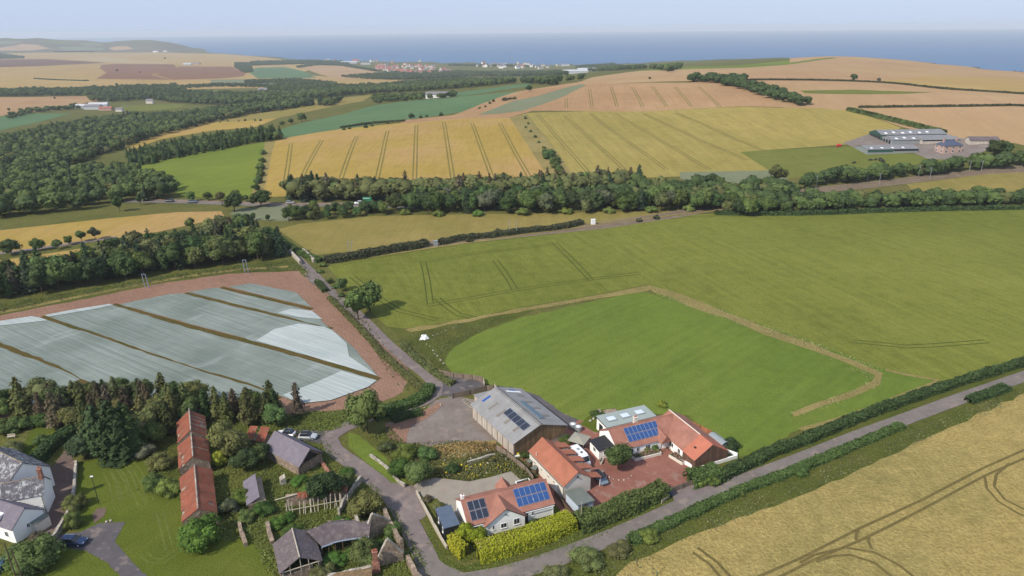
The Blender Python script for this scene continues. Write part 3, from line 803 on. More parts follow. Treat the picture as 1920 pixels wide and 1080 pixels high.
def trunk_parts(seed, h=0.6, r=0.022, limbs=4, sides=6, rx=0.25):
    g = np.random.default_rng(seed)
    parts = []
    def tube(p0, p1, r0, r1, seg=3):
        V = []; F = []
        p0 = np.array(p0, float); p1 = np.array(p1, float)
        d = (p1 - p0) / np.linalg.norm(p1 - p0)
        a = np.cross(d, [0.3, 1, 0.1]); a /= np.linalg.norm(a); b = np.cross(d, a)
        for i in range(seg + 1):
            t = i / seg; c = p0 + (p1 - p0) * t + (g.normal(0, 0.008, 3) if 0 < i < seg else 0)
            rr = r0 + (r1 - r0) * t
            for j in range(sides):
                an = 2 * math.pi * j / sides
                V.append(c + (a * math.cos(an) + b * math.sin(an)) * rr)
        for i in range(seg):
            for j in range(sides):
                F.append((i * sides + j, i * sides + (j + 1) % sides, (i + 1) * sides + (j + 1) % sides, (i + 1) * sides + j))
        parts.append((np.array(V), np.array(F), 0.5))
    tube((0, 0, -0.02), (0, 0, h), r, r * 0.45)
    for i in range(limbs):
        z = h * (0.4 + 0.5 * i / max(1, limbs)); a = g.uniform(0, 6.28)
        tube((0, 0, z), (rx * math.cos(a), rx * math.sin(a), z + g.uniform(0.12, 0.3)), r * 0.5, r * 0.12)
    return join_parts(parts)
PROTO = {}
def proto(kind, lod, var):
    key = (kind, lod, var)
    if key in PROTO: return PROTO[key]
    sd = hash((len(kind), lod, var)) % 1000 + var * 17 + (500 if kind == 'broad' else 0)
    q = [dict(n=16, per=230, leaf=0.027), dict(n=11, per=95, leaf=0.042), dict(n=7, per=34, leaf=0.075)][lod]
    if kind == 'broad':
        crown = broad_crown(sd, q['n'], q['per'], q['leaf'], 0.38 + 0.03 * (var % 3), 0.56, 0.42)
        tr = trunk_parts(sd, 0.55, 0.024, 5 if lod < 2 else 0, 6 if lod < 2 else 4)
    elif kind == 'bush':
        crown = broad_crown(sd, q['n'] - 3, q['per'], q['leaf'] * 1.2, 0.55 + 0.06 * (var % 3), 0.42, 0.5, ground=True)
        tr = trunk_parts(sd, 0.4, 0.03, 3, 5)
    elif kind == 'conifer':
        crown = conifer_crown(sd, [22, 14, 8][lod], [190, 85, 30][lod], [0.03, 0.045, 0.08][lod], 0.25 + 0.035 * (var % 3), 0.05 + 0.05 * (var % 2), ragged=0.45)
        tr = trunk_parts(sd, 0.9, 0.016, 0, 5)
    elif kind == 'slim':
        crown = conifer_crown(sd + 9, [20, 13, 8][lod], [150, 75, 28][lod], [0.03, 0.045, 0.08][lod], 0.21 + 0.03 * (var % 3), 0.16, ragged=0.7)
        tr = trunk_parts(sd, 0.9, 0.014, 4, 5, 0.1)
    c_me = raw_mesh('crown', *crown, [M['leaf']])
    t_me = raw_mesh('trunk', tr[0], tr[1], None, [M['bark']])
    V, Fq, T = join_parts([crown, tr])
    mi = np.concatenate([np.zeros(len(crown[1]), int), np.ones(len(tr[1]), int)])
    both = raw_mesh(kind + '_tree', V, Fq, T, [M['leaf'], M['bark']], mi)
    PROTO[key] = (c_me, t_me, both, crown)
    return PROTO[key]
NAMES = {'broad': ('broadleaf_tree', 'tree'), 'bush': ('shrub', 'shrub'), 'conifer': ('conifer_tree', 'tree'), 'slim': ('conifer_tree', 'tree')}
GREEN = {k: tuple(c * 1.3 for c in v) for k, v in {'dark': (0.042, 0.068, 0.022), 'mid': (0.062, 0.094, 0.026), 'lite': (0.1, 0.135, 0.03), 'olive': (0.09, 0.1, 0.034), 'brown': (0.085, 0.07, 0.042),
         'spruce': (0.036, 0.058, 0.028), 'blue': (0.042, 0.066, 0.04), 'yel': (0.2, 0.21, 0.03), 'grey': (0.08, 0.09, 0.05), 'ivy': (0.055, 0.1, 0.018), 'gorse': (0.05, 0.055, 0.026)}.items()}
def put_tree(kind, x, y, h, col, label, group=None, w=1.0, lod=None, parts=None, cat=None, z=None, name=None):
    d = math.hypot(x, y)
    if lod is None: lod = 0 if d < 190 else 1 if d < 520 else 2
    if parts is None: parts = d < 260
    c_me, t_me, both, _ = proto(kind, lod, random.randrange(3))
    nm, ct = NAMES[kind]
    nm = name or nm
    z = float(Hs(x, y)) if z is None else z
    k = random.uniform(0.74, 1.32)
    c = GREEN[col] if isinstance(col, str) else col
    cc = (c[0] * k * random.uniform(0.9, 1.12), c[1] * k, c[2] * k * random.uniform(0.85, 1.15), 1)
    sc = (h * w * random.uniform(0.93, 1.07), h * w * random.uniform(0.93, 1.07), h)
    rz = random.uniform(0, 6.28)
    if parts:
        r = empty(nm, (x, y, z - 0.05), rz, label, cat or ct, group)
        r.scale = sc
        for nn, me in (('crown', c_me), ('trunk', t_me)):
            o = bpy.data.objects.new(nn, me); COL.objects.link(o); o.parent = r; o.color = cc
    else:
        r = bpy.data.objects.new(nm, both); COL.objects.link(r)
        r.location = (x, y, z - 0.1); r.rotation_euler = (0, 0, rz); r.scale = sc; r.color = cc
        tag(r, label, cat or ct, group)
    return r
def Gc(px, py, h):
    """where a tree of height h stands if its top shows at this pixel"""
    d = ray(px, py)
    t = _T / d[1]
    hz = Hs(d[0] * t, d[1] * t) + h - (CAM_H + d[2] * t)
    k = int(np.argmax(hz > 0))
    if hz[k] <= 0: k = len(t) - 1
    tt = t[k]
    if k > 0: tt = t[k - 1] + (t[k] - t[k - 1]) * min(1, max(0, -hz[k - 1] / (hz[k] - hz[k - 1])))
    return (float(d[0] * tt), float(d[1] * tt))
def inside(poly, X, Y):
    c = np.zeros(X.shape, bool)
    n = len(poly)
    for i in range(n):
        x1, y1 = poly[i]; x2, y2 = poly[(i + 1) % n]
        if y1 == y2: continue
        cond = ((y1 > Y) != (y2 > Y)) & (X < (x2 - x1) * (Y - y1) / (y2 - y1) + x1)
        c ^= cond
    return c
def wood(pts, spacing, h, kinds, group, label, jit=0.42):
    """returns planting spots in the outline; points with a third value are canopy tops"""
    poly = [Gc(p[0], p[1], h * 0.9) if len(p) > 2 else G(p[0], p[1]) for p in pts]
    xs = [p[0] for p in poly]; ys = [p[1] for p in poly]
    out = []
    X, Y = np.meshgrid(np.arange(min(xs), max(xs), spacing), np.arange(min(ys), max(ys), spacing))
    X = X + rng.uniform(-jit, jit, X.shape) * spacing; Y = Y + rng.uniform(-jit, jit, Y.shape) * spacing
    k = inside(poly, X, Y)
    for x, y in zip(X[k], Y[k]):
        kd, col, h0, h1 = random.choices([q[1:] for q in kinds], [q[0] for q in kinds])[0]
        out.append((math.hypot(x, y), float(x), float(y), kd, col, random.uniform(h0, h1), group, label))
    return out
SPOTS = []
SPOTS += wood([(-60,540),(30,532),(80,522),(110,482,1),(200,447,1),(340,428,1),(420,403,1),(470,408,1),(525,448,1),(540,478),(450,492),(300,512),(150,539),(60,554),(-60,568)], 4.4, 10,
    [(3,'conifer','spruce',9,13),(2,'slim','dark',9,13),(5,'broad','mid',8,12),(1,'slim','brown',9,12),(3,'broad','olive',8,12),(3,'broad','dark',9,12)],
    'trees of the plantation behind the netted field', 'plantation tree between the golden field and the railway bank above the netted field')
SPOTS += wood([(-60,722,1),(30,712,1),(100,704,1),(220,700,1),(350,702,1),(440,722,1),(560,722,1),(572,790),(490,804),(400,788),(330,802),(285,842),(190,848),(130,815),(60,790),(-60,790)], 3.5, 8.5,
    [(5,'conifer','olive',7,10),(2,'conifer','dark',7.5,10),(2,'slim','brown',7,9.5),(4,'broad','olive',6,9),(2,'broad','mid',6,8.5),(2,'conifer','brown',7,9.5)],
    'conifers of the shelter belt in front of the netted field', 'ragged conifer in the shelter belt between the netted field and the lawns')
SPOTS += wood([(540,366),(700,365),(850,365),(1000,361),(1100,356),(1200,350),(1200,360),(1100,372),(1000,376),(850,378),(700,378),(620,378),(540,378)], 4.6, 12,
    [(2,'slim','brown',12,14.5),(1,'conifer','spruce',12,14.5),(8,'broad','brown',11,14),(2,'broad','mid',10,13)],
    'tall trees of the roadside belt', 'tall tree of the roadside belt in front of the golden tramlined field')
SPOTS += wood([(735,391),(860,382),(1000,374),(1100,362),(1200,357),(1350,357),(1440,360),(1490,368),(1480,394),(1360,397),(1200,398),(1000,402),(860,403),(740,401)], 6.0, 10,
    [(5,'broad','mid',8,12),(4,'broad','dark',8,12),(2,'broad','olive',7,11),(1,'conifer','spruce',9,12),(1,'broad','grey',8,11)],
    'broad trees along the railway side of the belt', 'bushy broadleaf tree of the long belt beyond the hay meadow')
SPOTS += wood([(525,408),(600,400),(700,392),(735,392),(735,402),(620,410),(530,421)], 5.5, 7,
    [(5,'broad','mid',5,8),(4,'broad','dark',5,8)], 'bushy trees between the main road and the hay meadow', 'low bushy tree between the main road and the hay meadow')
SPOTS += wood([(1490,350),(1540,339),(1620,331),(1700,324),(1800,315),(1920,304),(2030,296),(2030,305),(1920,313),(1800,324),(1700,333),(1540,348),(1490,358)], 5.6, 10,
    [(5,'broad','mid',8,11),(4,'broad','dark',8,11),(1,'broad','olive',7,10)], 'trees between the farm pasture and the railway', 'broadleaf tree in the belt between the farm pasture and the railway')
SPOTS += wood([(1358,390),(1450,380),(1600,377),(1700,376),(1830,374),(1920,373),(2030,371),(2030,386),(1920,388),(1600,394),(1500,400),(1400,406),(1358,405)], 5.4, 9,
    [(5,'broad','mid',7,10),(5,'broad','dark',7,10),(1,'broad','olive',6,9)], 'trees on the far edge of the green barley', 'broadleaf tree in the belt between the railway and the green barley')
SPOTS += wood([(240,296),(340,274),(480,254),(530,254),(532,262),(470,271),(350,294),(290,307),(245,314)], 6.2, 9,
    [(8,'conifer','dark',8,11),(3,'broad','mid',7,10),(2,'broad','dark',7,10)], 'conifers above the bright green field', 'dark tree in the strip along the top of the bright green field')
SPOTS += wood([(1290,150),(1345,149),(1400,152),(1400,157),(1345,156.5),(1290,154)], 8, 10, [(8,'broad','dark',8,11)], 'trees of the curved hilltop wood', 'dark tree in the curved wood on the pink hilltop field')
SPOTS += wood([(1370,154),(1420,166),(1460,177),(1500,190),(1523,198),(1490,199),(1440,185),(1400,172),(1350,159)], 8, 10, [(8,'broad','dark',8,11)], 'trees of the curved hilltop wood', 'dark tree in the curved wood on the pink hilltop field')
FAR = []
FAR += wood([(-100,250,1),(0,247,1),(70,235,1),(150,219,1),(250,208,1),(330,206,1),(400,197,1),(480,187,1),(560,180,1),(620,186,1),(640,189),(540,206),(480,213),(380,234),(300,256),(235,277),(160,303),(105,318),(160,327),(228,324),(262,332),(312,350),(332,370),(300,376),(230,380),(150,393),(0,410),(-100,418)], 8.5, 11,
    [(5,'broad','mid',8,13),(4,'broad','dark',9,13),(2,'conifer','spruce',9,13),(1,'broad','olive',7,11)], 'w', 'l')
FAR += wood([(-100,163,1),(0,162,1),(150,160,1),(220,157,1),(330,154,1),(350,166,1),(480,169,1),(520,152,1),(600,152,1),(650,156,1),(760,150,1),(860,143,1),(960,143,1),(1040,145,1),(1040,150),(960,157),(880,165),(780,172),(700,176),(640,182),(560,188),(500,192),(430,198),(360,196),(280,187),(210,192),(165,190),(200,180),(60,181),(-100,184)], 12, 12,
    [(5,'broad','mid',9,14),(5,'broad','dark',9,14)], 'w', 'l')
for pts in ([(470,113,1),(560,111,1),(640,112,1),(660,118,1),(650,122),(560,121),(470,124)], [(640,139,1),(760,130,1),(860,130,1),(1050,129,1),(1070,133,1),(1050,141),(900,144),(760,151),(700,150)],
            [(1080,121,1),(1150,116,1),(1260,122,1),(1280,127),(1180,132),(1090,133)], [(840,118,1),(960,119,1),(1010,122,1),(1010,126),(840,124)], [(100,95,1),(178,95,1),(178,98),(104,99)], [(-60,97,1),(0,98,1),(45,104,1),(45,110),(-60,112)]):
    FAR += wood(pts, 17, 12, [(5,'broad','dark',9,14),(3,'broad','mid',9,14)], 'w', 'l')
for pts in ([(300,165),(420,158),(550,162),(560,166),(420,163),(300,169)], [(460,152),(560,149),(620,155),(640,160),(560,156),(460,158)],[(15,218),(60,205),(110,203),(165,197),(170,203),(110,209),(60,213),(15,225)],
            [(700,183),(780,180),(860,176),(855,183),(790,188),(700,195)],[(440,118),(470,118),(475,135),(460,138),(440,127)],[(555,125),(600,118),(650,121),(720,134),(700,134),(640,124),(600,122),(560,128)]):
    FAR += wood(pts, 11, 8, [(5,'broad','dark',6,9),(3,'broad','mid',6,9)], 'w', 'l')
SPOTS.sort()
cnt = {'broad': 0, 'conifer': 0}
rest = []
for s in SPOTS:
    fam = 'conifer' if s[3] in ('conifer', 'slim') else 'broad'
    if cnt[fam] < (280 if fam == 'conifer' else 195):
        cnt[fam] += 1
        put_tree(s[3], s[1], s[2], s[5], s[4], s[7], s[6])
    else:
        rest.append(s)
def mass(name, spots, lod=2):
    """far woodland that nobody could count, as one mesh"""
    VV = []; FF = []; TT = []; MI = []; o = 0
    cols = list(GREEN)
    for s in spots:
        kd, h = s[3], s[5]
        far = s[0] > 1500
        cr = proto(kd, 2, random.randrange(3))[3]
        V, Fq, T = cr
        if far:
            k = np.arange(len(Fq))[random.randrange(2)::2]; Fq = Fq[k]; T = T[k]
            used = np.unique(Fq); mp = np.zeros(len(V), int); mp[used] = np.arange(len(used)); V = V[used]; Fq = mp[Fq]
        a = random.uniform(0, 6.28); c_, s_ = math.cos(a), math.sin(a)
        w = h * random.uniform(1.0, 1.25)
        z = float(Hs(s[1], s[2])) - 0.4
        X = (V[:, 0] * c_ - V[:, 1] * s_) * w + s[1]; Y = (V[:, 0] * s_ + V[:, 1] * c_) * w + s[2]; Z = V[:, 2] * h + z
        VV.append(np.stack([X, Y, Z], 1)); FF.append(Fq + o); o += len(V)
        TT.append(np.clip(T * random.uniform(0.65, 1.3) + random.uniform(-0.12, 0.14), 0, 1.2))
        MI.append(np.full(len(Fq), {'dark': 0, 'mid': 1, 'spruce': 2, 'olive': 3, 'brown': 3, 'lite': 1, 'grey': 3}[s[4]]))
    me = raw_mesh(name, np.concatenate(VV), np.concatenate(FF), np.concatenate(TT), MASSM, np.concatenate(MI))
    ob = bpy.data.objects.new(name, me); COL.objects.link(ob)
    tag(ob, kind='stuff')
    return ob
def mass_mat(name, c):
    m = M['leaf'].copy(); m.name = name
    t = m.node_tree
    for nd in t.nodes:
        if nd.type == 'VECT_MATH':
            for l in list(nd.inputs[0].links): t.links.remove(l)
            nd.inputs[0].default_value = c
    return m
MASSM = [mass_mat('foliage_' + k, GREEN[k]) for k in ('dark', 'mid', 'spruce', 'olive')]
tag(mass('valley_woodland', FAR), 'dense dark woodland filling the valley and the land round the far town', 'woodland')
if rest:
    tag(mass('far_tree_belt', rest), 'far trees of the belts beyond the railway and on the hilltop', 'woodland')

# ------------------------------------------------------------------ building kit
class MB:
    def __init__(s): s.V = []; s.F = []; s.I = []
    def add(s, vs, fs, m=0):
        o = len(s.V); s.V += [tuple(map(float, v)) for v in vs]
        for f in fs: s.F.append(tuple(i + o for i in f)); s.I.append(m)
        return s
    def box(s, x0, x1, y0, y1, z0, z1, m=0):
        vs = [(x0,y0,z0),(x1,y0,z0),(x1,y1,z0),(x0,y1,z0),(x0,y0,z1),(x1,y0,z1),(x1,y1,z1),(x0,y1,z1)]
        return s.add(vs, [(0,3,2,1),(4,5,6,7),(0,1,5,4),(1,2,6,5),(2,3,7,6),(3,0,4,7)], m)
    def loft(s, rings, m=0, cap=True):
        n = len(rings[0]); vs = [v for r in rings for v in r]; fs = []
        for i in range(len(rings) - 1):
            for j in range(n):
                fs.append((i*n+j, i*n+(j+1)%n, (i+1)*n+(j+1)%n, (i+1)*n+j))
        if cap: fs += [tuple(range(n))[::-1], tuple((len(rings)-1)*n + j for j in range(n))]
        return s.add(vs, fs, m)
    def slab(s, top, th, m=0):
        """a board with the given top outline, th thick"""
        n = len(top); a = Vector(top[1]) - Vector(top[0]); b = Vector(top[-1]) - Vector(top[0])
        nr = a.cross(b).normalized()
        if nr.z < 0: top = top[::-1]; nr = -nr
        bot = [tuple(Vector(p) - nr * th) for p in top]
        fs = [tuple(range(n)), tuple(range(2*n-1, n-1, -1))] + [(j, n+j, n+(j+1)%n, (j+1)%n) for j in range(n)]
        return s.add(list(top) + bot, fs, m)
    def tube(s, p0, p1, r, m=0, n=6, r1=None):
        p0 = Vector(p0); p1 = Vector(p1); d = (p1 - p0).normalized()
        a = d.cross(Vector((0.2, 0.9, 0.3))).normalized(); b = d.cross(a)
        r1 = r if r1 is None else r1
        return s.loft([[p + (a * math.cos(2*math.pi*j/n) + b * math.sin(2*math.pi*j/n)) * rr for j in range(n)] for p, rr in ((p0, r), (p1, r1))], m)
    def build(s, name, mats, parent=None, smooth=False):
        me = bpy.data.meshes.new(name)
        me.from_pydata(s.V, [], s.F)
        bm = bmesh.new(); bm.from_mesh(me)
        bmesh.ops.recalc_face_normals(bm, faces=bm.faces[:]); bm.to_mesh(me); bm.free()
        for m in (mats if isinstance(mats, (list, tuple)) else [mats]): me.materials.append(m)
        me.polygons.foreach_set('material_index', s.I)
        if smooth: me.polygons.foreach_set('use_smooth', [True] * len(me.polygons))
        o = bpy.data.objects.new(name, me); COL.objects.link(o)
        if parent: o.parent = parent
        return o
def tile_mat(name, c, var=0.2, lichen=None, la=0.0, row=0.3):
    m = NT(name)
    w = m.coords()
    col = m.mix(m.noise(w, 0.5, 4, 0.65, 0.3, 0.7), c4(c, 1 - var), c4(c, 1 + var))
    col = m.mix(m.mul(m.noise(w, 4.0, 3, 0.7, 0.35, 0.65), 0.4), col, c4(c, 0.7))
    wv = m.n('ShaderNodeTexWave', wave_type='BANDS', bands_direction='X'); wv.inputs['Scale'].default_value = 1.0 / row / 3.14; wv.inputs['Distortion'].default_value = 0.3
    m.l(w, wv.inputs['Vector'])
    col = m.mix(m.mul(wv.outputs['Fac'], 0.22), col, c4(c, 0.6))
    if lichen: col = m.mix(m.mul(m.noise(w, 1.3, 5, 0.75, 0.5, 0.62), la), col, lichen)
    return m.out(col, 0.85, wv.outputs['Fac'], 0.4, 0.06, 0.15)
def corr_mat(name, c, pitch=0.5, stain=0.25):
    m = NT(name)
    w = m.coords()
    wv = m.n('ShaderNodeTexWave', wave_type='BANDS', bands_direction='X'); wv.inputs['Scale'].default_value = 1.0 / pitch / 3.14
    m.l(w, wv.inputs['Vector'])
    col = m.mix(m.noise(w, 0.35, 4, 0.65, 0.3, 0.7), c4(c, 0.82), c4(c, 1.12))
    st = m.noise(m.coords(scale=(1.2, 0.08, 0.3)), 1.2, 3, 0.6, 0.4, 0.7)
    col = m.mix(m.mul(st, stain), col, c4(c, 0.55))
    col = m.mix(m.mul(wv.outputs['Fac'], 0.25), col, c4(c, 0.65))
    return m.out(col, 0.8, wv.outputs['Fac'], 0.5, 0.05, 0.2)
def board_mat(name, c, w_=0.25, var=0.3, vert=True):
    m = NT(name)
    st = m.noise(m.coords(scale=(1 / w_, 1 / w_, 0.12) if vert else (0.12, 0.12, 1 / w_)), 0.9, 2, 0.6, 0.35, 0.65)
    col = m.mix(st, c4(c, 1 - var), c4(c, 1 + var))
    col = m.mix(m.mul(m.noise(m.coords(), 0.6, 4, 0.6, 0.4, 0.7), 0.4), col, c4(c, 0.6))
    return m.out(col, 0.85, st, 0.4, 0.03, 0.15)
def stone_mat(name, c, d):
    m = NT(name)
    w = m.coords()
    v = m.n('ShaderNodeTexVoronoi'); v.inputs['Scale'].default_value = 2.4
    m.l(w, v.inputs['Vector'])
    sx = m.n('ShaderNodeSeparateColor'); m.l(v.outputs['Color'], sx.inputs[0])
    col = m.mix(sx.outputs[0], c, d)
    col = m.mix(m.mul(m.noise(w, 0.8, 4, 0.6, 0.4, 0.65), 0.5), col, c4(d, 0.6))
    return m.out(col, 0.95, v.outputs['Distance'], 0.6, 0.08, 0.1)
M['white'] = plain_mat('white_render', srf(242, 240, 234, 0.95), 0.8, 0.03, 0.8, 0.2)
M['cream'] = plain_mat('cream_render', srf(222, 214, 200, 0.85), 0.85, 0.06, 0.8, 0.2)
M['tile'] = tile_mat('brown_red_tiles', srf(182, 128, 110, 0.68), 0.25)
M['orange'] = tile_mat('orange_pantiles', srf(196, 126, 100, 0.64), 0.2)
M['bright'] = tile_mat('new_orange_pantiles', srf(212, 132, 106, 0.66), 0.12)
M['oldred'] = tile_mat('old_pantiles', srf(168, 98, 76, 0.62), 0.35, srf(140, 124, 100), 0.5)
M['slate'] = tile_mat('purple_slates', srf(134, 126, 136, 0.7), 0.14, srf(176, 168, 164), 0.25)
M['slate_w'] = tile_mat('mossy_slates', srf(112, 108, 114, 0.7), 0.2, srf(214, 216, 214), 0.85)
M['slate_o'] = tile_mat('weathered_slates', srf(120, 108, 110, 0.66), 0.2, srf(166, 156, 148), 0.4)
M['corr'] = corr_mat('fibre_cement_sheets', srf(162, 160, 158, 0.72))
M['conc'] = corr_mat('concrete_panels', srf(206, 194, 180, 0.76), 2.4, 0.35)
M['clad'] = board_mat('weathered_boards', srf(150, 124, 92, 0.66), 0.5)
M['timber'] = board_mat('brown_timber', srf(122, 94, 78, 0.66), 0.3)
M['fence'] = board_mat('grey_fence_boards', srf(150, 134, 118, 0.66), 0.2)
M['ofence'] = board_mat('orange_fence_boards', srf(186, 124, 88, 0.66), 0.3)
M['stone'] = stone_mat('rubble_stone', srf(190, 170, 148, 0.7), srf(146, 128, 112, 0.66))
M['stonew'] = stone_mat('pale_stone', srf(212, 204, 190, 0.75), srf(160, 150, 136, 0.7))
M['brick'] = stone_mat('pinkish_brick', srf(196, 142, 122, 0.7), srf(166, 116, 98, 0.66))
M['glass'] = plain_mat('window_glass', (0.02, 0.025, 0.03, 1), 0.15, 0.1, 1.0, 0.6)
M['frame'] = plain_mat('white_frame', srf(238, 238, 236, 0.9), 0.5, 0.02)
M['dark'] = plain_mat('dark_paint', (0.02, 0.02, 0.022, 1), 0.6, 0.1)
M['felt'] = plain_mat('grey_felt', srf(122, 128, 120, 0.7), 0.85, 0.1, 0.6)
M['flat'] = plain_mat('flat_roof_membrane', srf(168, 178, 172, 0.7), 0.7, 0.06, 0.6)
M['cabroof'] = plain_mat('blue_grey_membrane', srf(96, 110, 128, 0.7), 0.6, 0.14, 0.8)
M['metal'] = plain_mat('galvanised_metal', srf(176, 182, 182, 0.7), 0.45, 0.1, 1.0, 0.4, 0.3)
M['wood'] = plain_mat('bleached_wood', srf(196, 184, 164, 0.75), 0.85, 0.15, 2.0)
M['dwood'] = plain_mat('dark_wood', srf(110, 92, 72, 0.66), 0.85, 0.15, 2.0)
M['clay'] = plain_mat('clay_pots', srf(190, 110, 80, 0.7), 0.8, 0.1)
M['blue'] = plain_mat('blue_sheet', srf(60, 96, 170, 0.7), 0.6, 0.1)
M['teal'] = plain_mat('teal_cloth', srf(70, 170, 166, 0.7), 0.7, 0.1)
def solar_mat(name, c, cells=6.0):
    m = NT(name)
    w = m.coords()
    b = m.n('ShaderNodeTexBrick'); b.offset = 0; b.inputs['Scale'].default_value = cells
    b.inputs['Brick Width'].default_value = 1; b.inputs['Row Height'].default_value = 1; b.inputs['Mortar Size'].default_value = 0.04
    b.inputs['Color1'].default_value = c; b.inputs['Color2'].default_value = c4(c, 1.25); b.inputs['Mortar'].default_value = c4(c, 2.0)
    m.l(w, b.inputs['Vector'])
    return m.out(b.outputs['Color'], 0.3, spec=0.4)
M['solb'] = solar_mat('blue_solar_cells', (0.02, 0.055, 0.16, 1))
M['solk'] = solar_mat('black_solar_cells', (0.018, 0.022, 0.034, 1))
M['solg'] = solar_mat('slate_solar_cells', (0.06, 0.10, 0.13, 1))
M['alu'] = plain_mat('panel_rim', srf(170, 182, 200, 0.6), 0.4, 0.05)

def gable_walls(parent, L, W, he, hr, mat, name='wall', x0=0, y0=0, ends=(True, True)):
    pr = [(y0, -0.1), (y0 + W, -0.1), (y0 + W, he), (y0 + W / 2, hr), (y0, he)]
    return MB().loft([[(x, y, z) for y, z in pr] for x in (x0, x0 + L)]).build(name, mat, parent)
def gable_roof(parent, L, W, he, hr, mat, name='roof', x0=0, y0=0, oh=0.3, og=0.2, th=0.14, ridge=None):
    sl = (hr - he) / (W / 2); b = MB(); k = 0.03
    for s, ye in ((1, y0 - oh), (-1, y0 + W + oh)):
        ze = he - sl * oh + th + k; zr = hr + th + k
        b.slab([(x0 - og, ye, ze), (x0 + L + og, ye, ze), (x0 + L + og, y0 + W / 2 - s * 0.001, zr), (x0 - og, y0 + W / 2 - s * 0.001, zr)], th)
    o = b.build(name, mat, parent)
    if ridge: MB().tube((x0 - og, y0 + W/2, hr + th + k), (x0 + L + og, y0 + W/2, hr + th + k), 0.11, 0, 6).build('ridge_tiles', ridge, o)
    return o
def window(parent, x, y, z, ang, w, h, name='window', bars=1, fm=None):
    """frame standing 4 cm proud of a wall whose outward side is local -y turned by ang; pane as its child"""
    fm = fm or M['frame']
    b = MB(); t = 0.07
    b.box(-w/2, w/2, -0.05, 0.02, 0, t); b.box(-w/2, w/2, -0.05, 0.02, h - t, h)
    b.box(-w/2, -w/2 + t, -0.05, 0.02, t, h - t); b.box(w/2 - t, w/2, -0.05, 0.02, t, h - t)
    for i in range(bars):
        xx = -w/2 + w * (i + 1) / (bars + 1); b.box(xx - 0.025, xx + 0.025, -0.045, 0.02, t, h - t)
    b.box(-w/2 - 0.08, w/2 + 0.08, -0.12, -0.052, -0.08, -0.005)
    o = b.build(name, fm, parent)
    o.location = (x, y, z); o.rotation_euler = (0, 0, ang)
    MB().box(-w/2 + t, w/2 - t, -0.02, 0.01, t, h - t).build('pane', M['glass'], o)
    return o
def door(parent, x, y, z, ang, w=0.95, h=2.0, mat=None):
    o = MB().box(-w/2, w/2, -0.05, 0.02, 0, h).build('door', mat or M['frame'], parent)
    o.location = (x, y, z); o.rotation_euler = (0, 0, ang)
    MB().box(w/2 - 0.15, w/2 - 0.1, -0.1, -0.051, 0.95, 1.1).build('handle', M['dark'], o)
    return o
def chimney(parent, x, y, z0, z1, w=0.7, d=0.55, mat=None, pots=1):
    b = MB().box(x - w/2, x + w/2, y - d/2, y + d/2, z0, z1).box(x - w/2 - 0.06, x + w/2 + 0.06, y - d/2 - 0.06, y + d/2 + 0.06, z1 + 0.002, z1 + 0.12)
    o = b.build('chimney', mat or M['white'], parent)
    for i in range(pots):
        px = x + (i - (pots - 1) / 2) * 0.35
        MB().tube((px, y, z1 + 0.12), (px, y, z1 + 0.55), 0.13, 0, 8, 0.1).build('chimney_pot', M['clay'], o)
    return o
def panel_array(roof, L, W, he, hr, x0, s0, nx, ny, pw, ph, gap, mat, side=0, yb=0, midgap=0.0, lift=0.22):
    """solar panels on a roof slope: first copy of one panel, then the rest"""
    ln = math.hypot(W / 2, hr - he); ux = Vector((1, 0, 0))
    uy = Vector((0, (W / 2) / ln, (hr - he) / ln)) if side == 0 else Vector((0, -(W / 2) / ln, (hr - he) / ln))
    if side: ux = Vector((-1, 0, 0))
    n = ux.cross(uy)
    base = MB().box(0, pw, 0, ph, -0.03, 0.03, 1).box(0.04, pw - 0.04, 0.04, ph - 0.04, 0.03, 0.036, 0).build('solar_panel', [mat, M['alu']], roof)
    first = True
    for j in range(ny):
        for i in range(nx):
            o = base if first else base.copy()
            if not first: COL.objects.link(o); o.parent = roof
            first = False
            s = s0 + j * (ph + gap) + (midgap if j >= ny / 2 else 0)
            xx = x0 + i * (pw + gap)
            org = Vector((0, yb if side == 0 else yb + W, he)) + n * lift + uy * s + Vector((1, 0, 0)) * (xx if side == 0 else xx + pw)
            mm = Matrix((ux, uy, n)).transposed().to_4x4(); mm.translation = org
            o.matrix_local = mm
def at(root, rz, x, y):
    c, s = math.cos(rz), math.sin(rz)
    return (root[0] + x * c - y * s, root[1] + x * s + y * c)

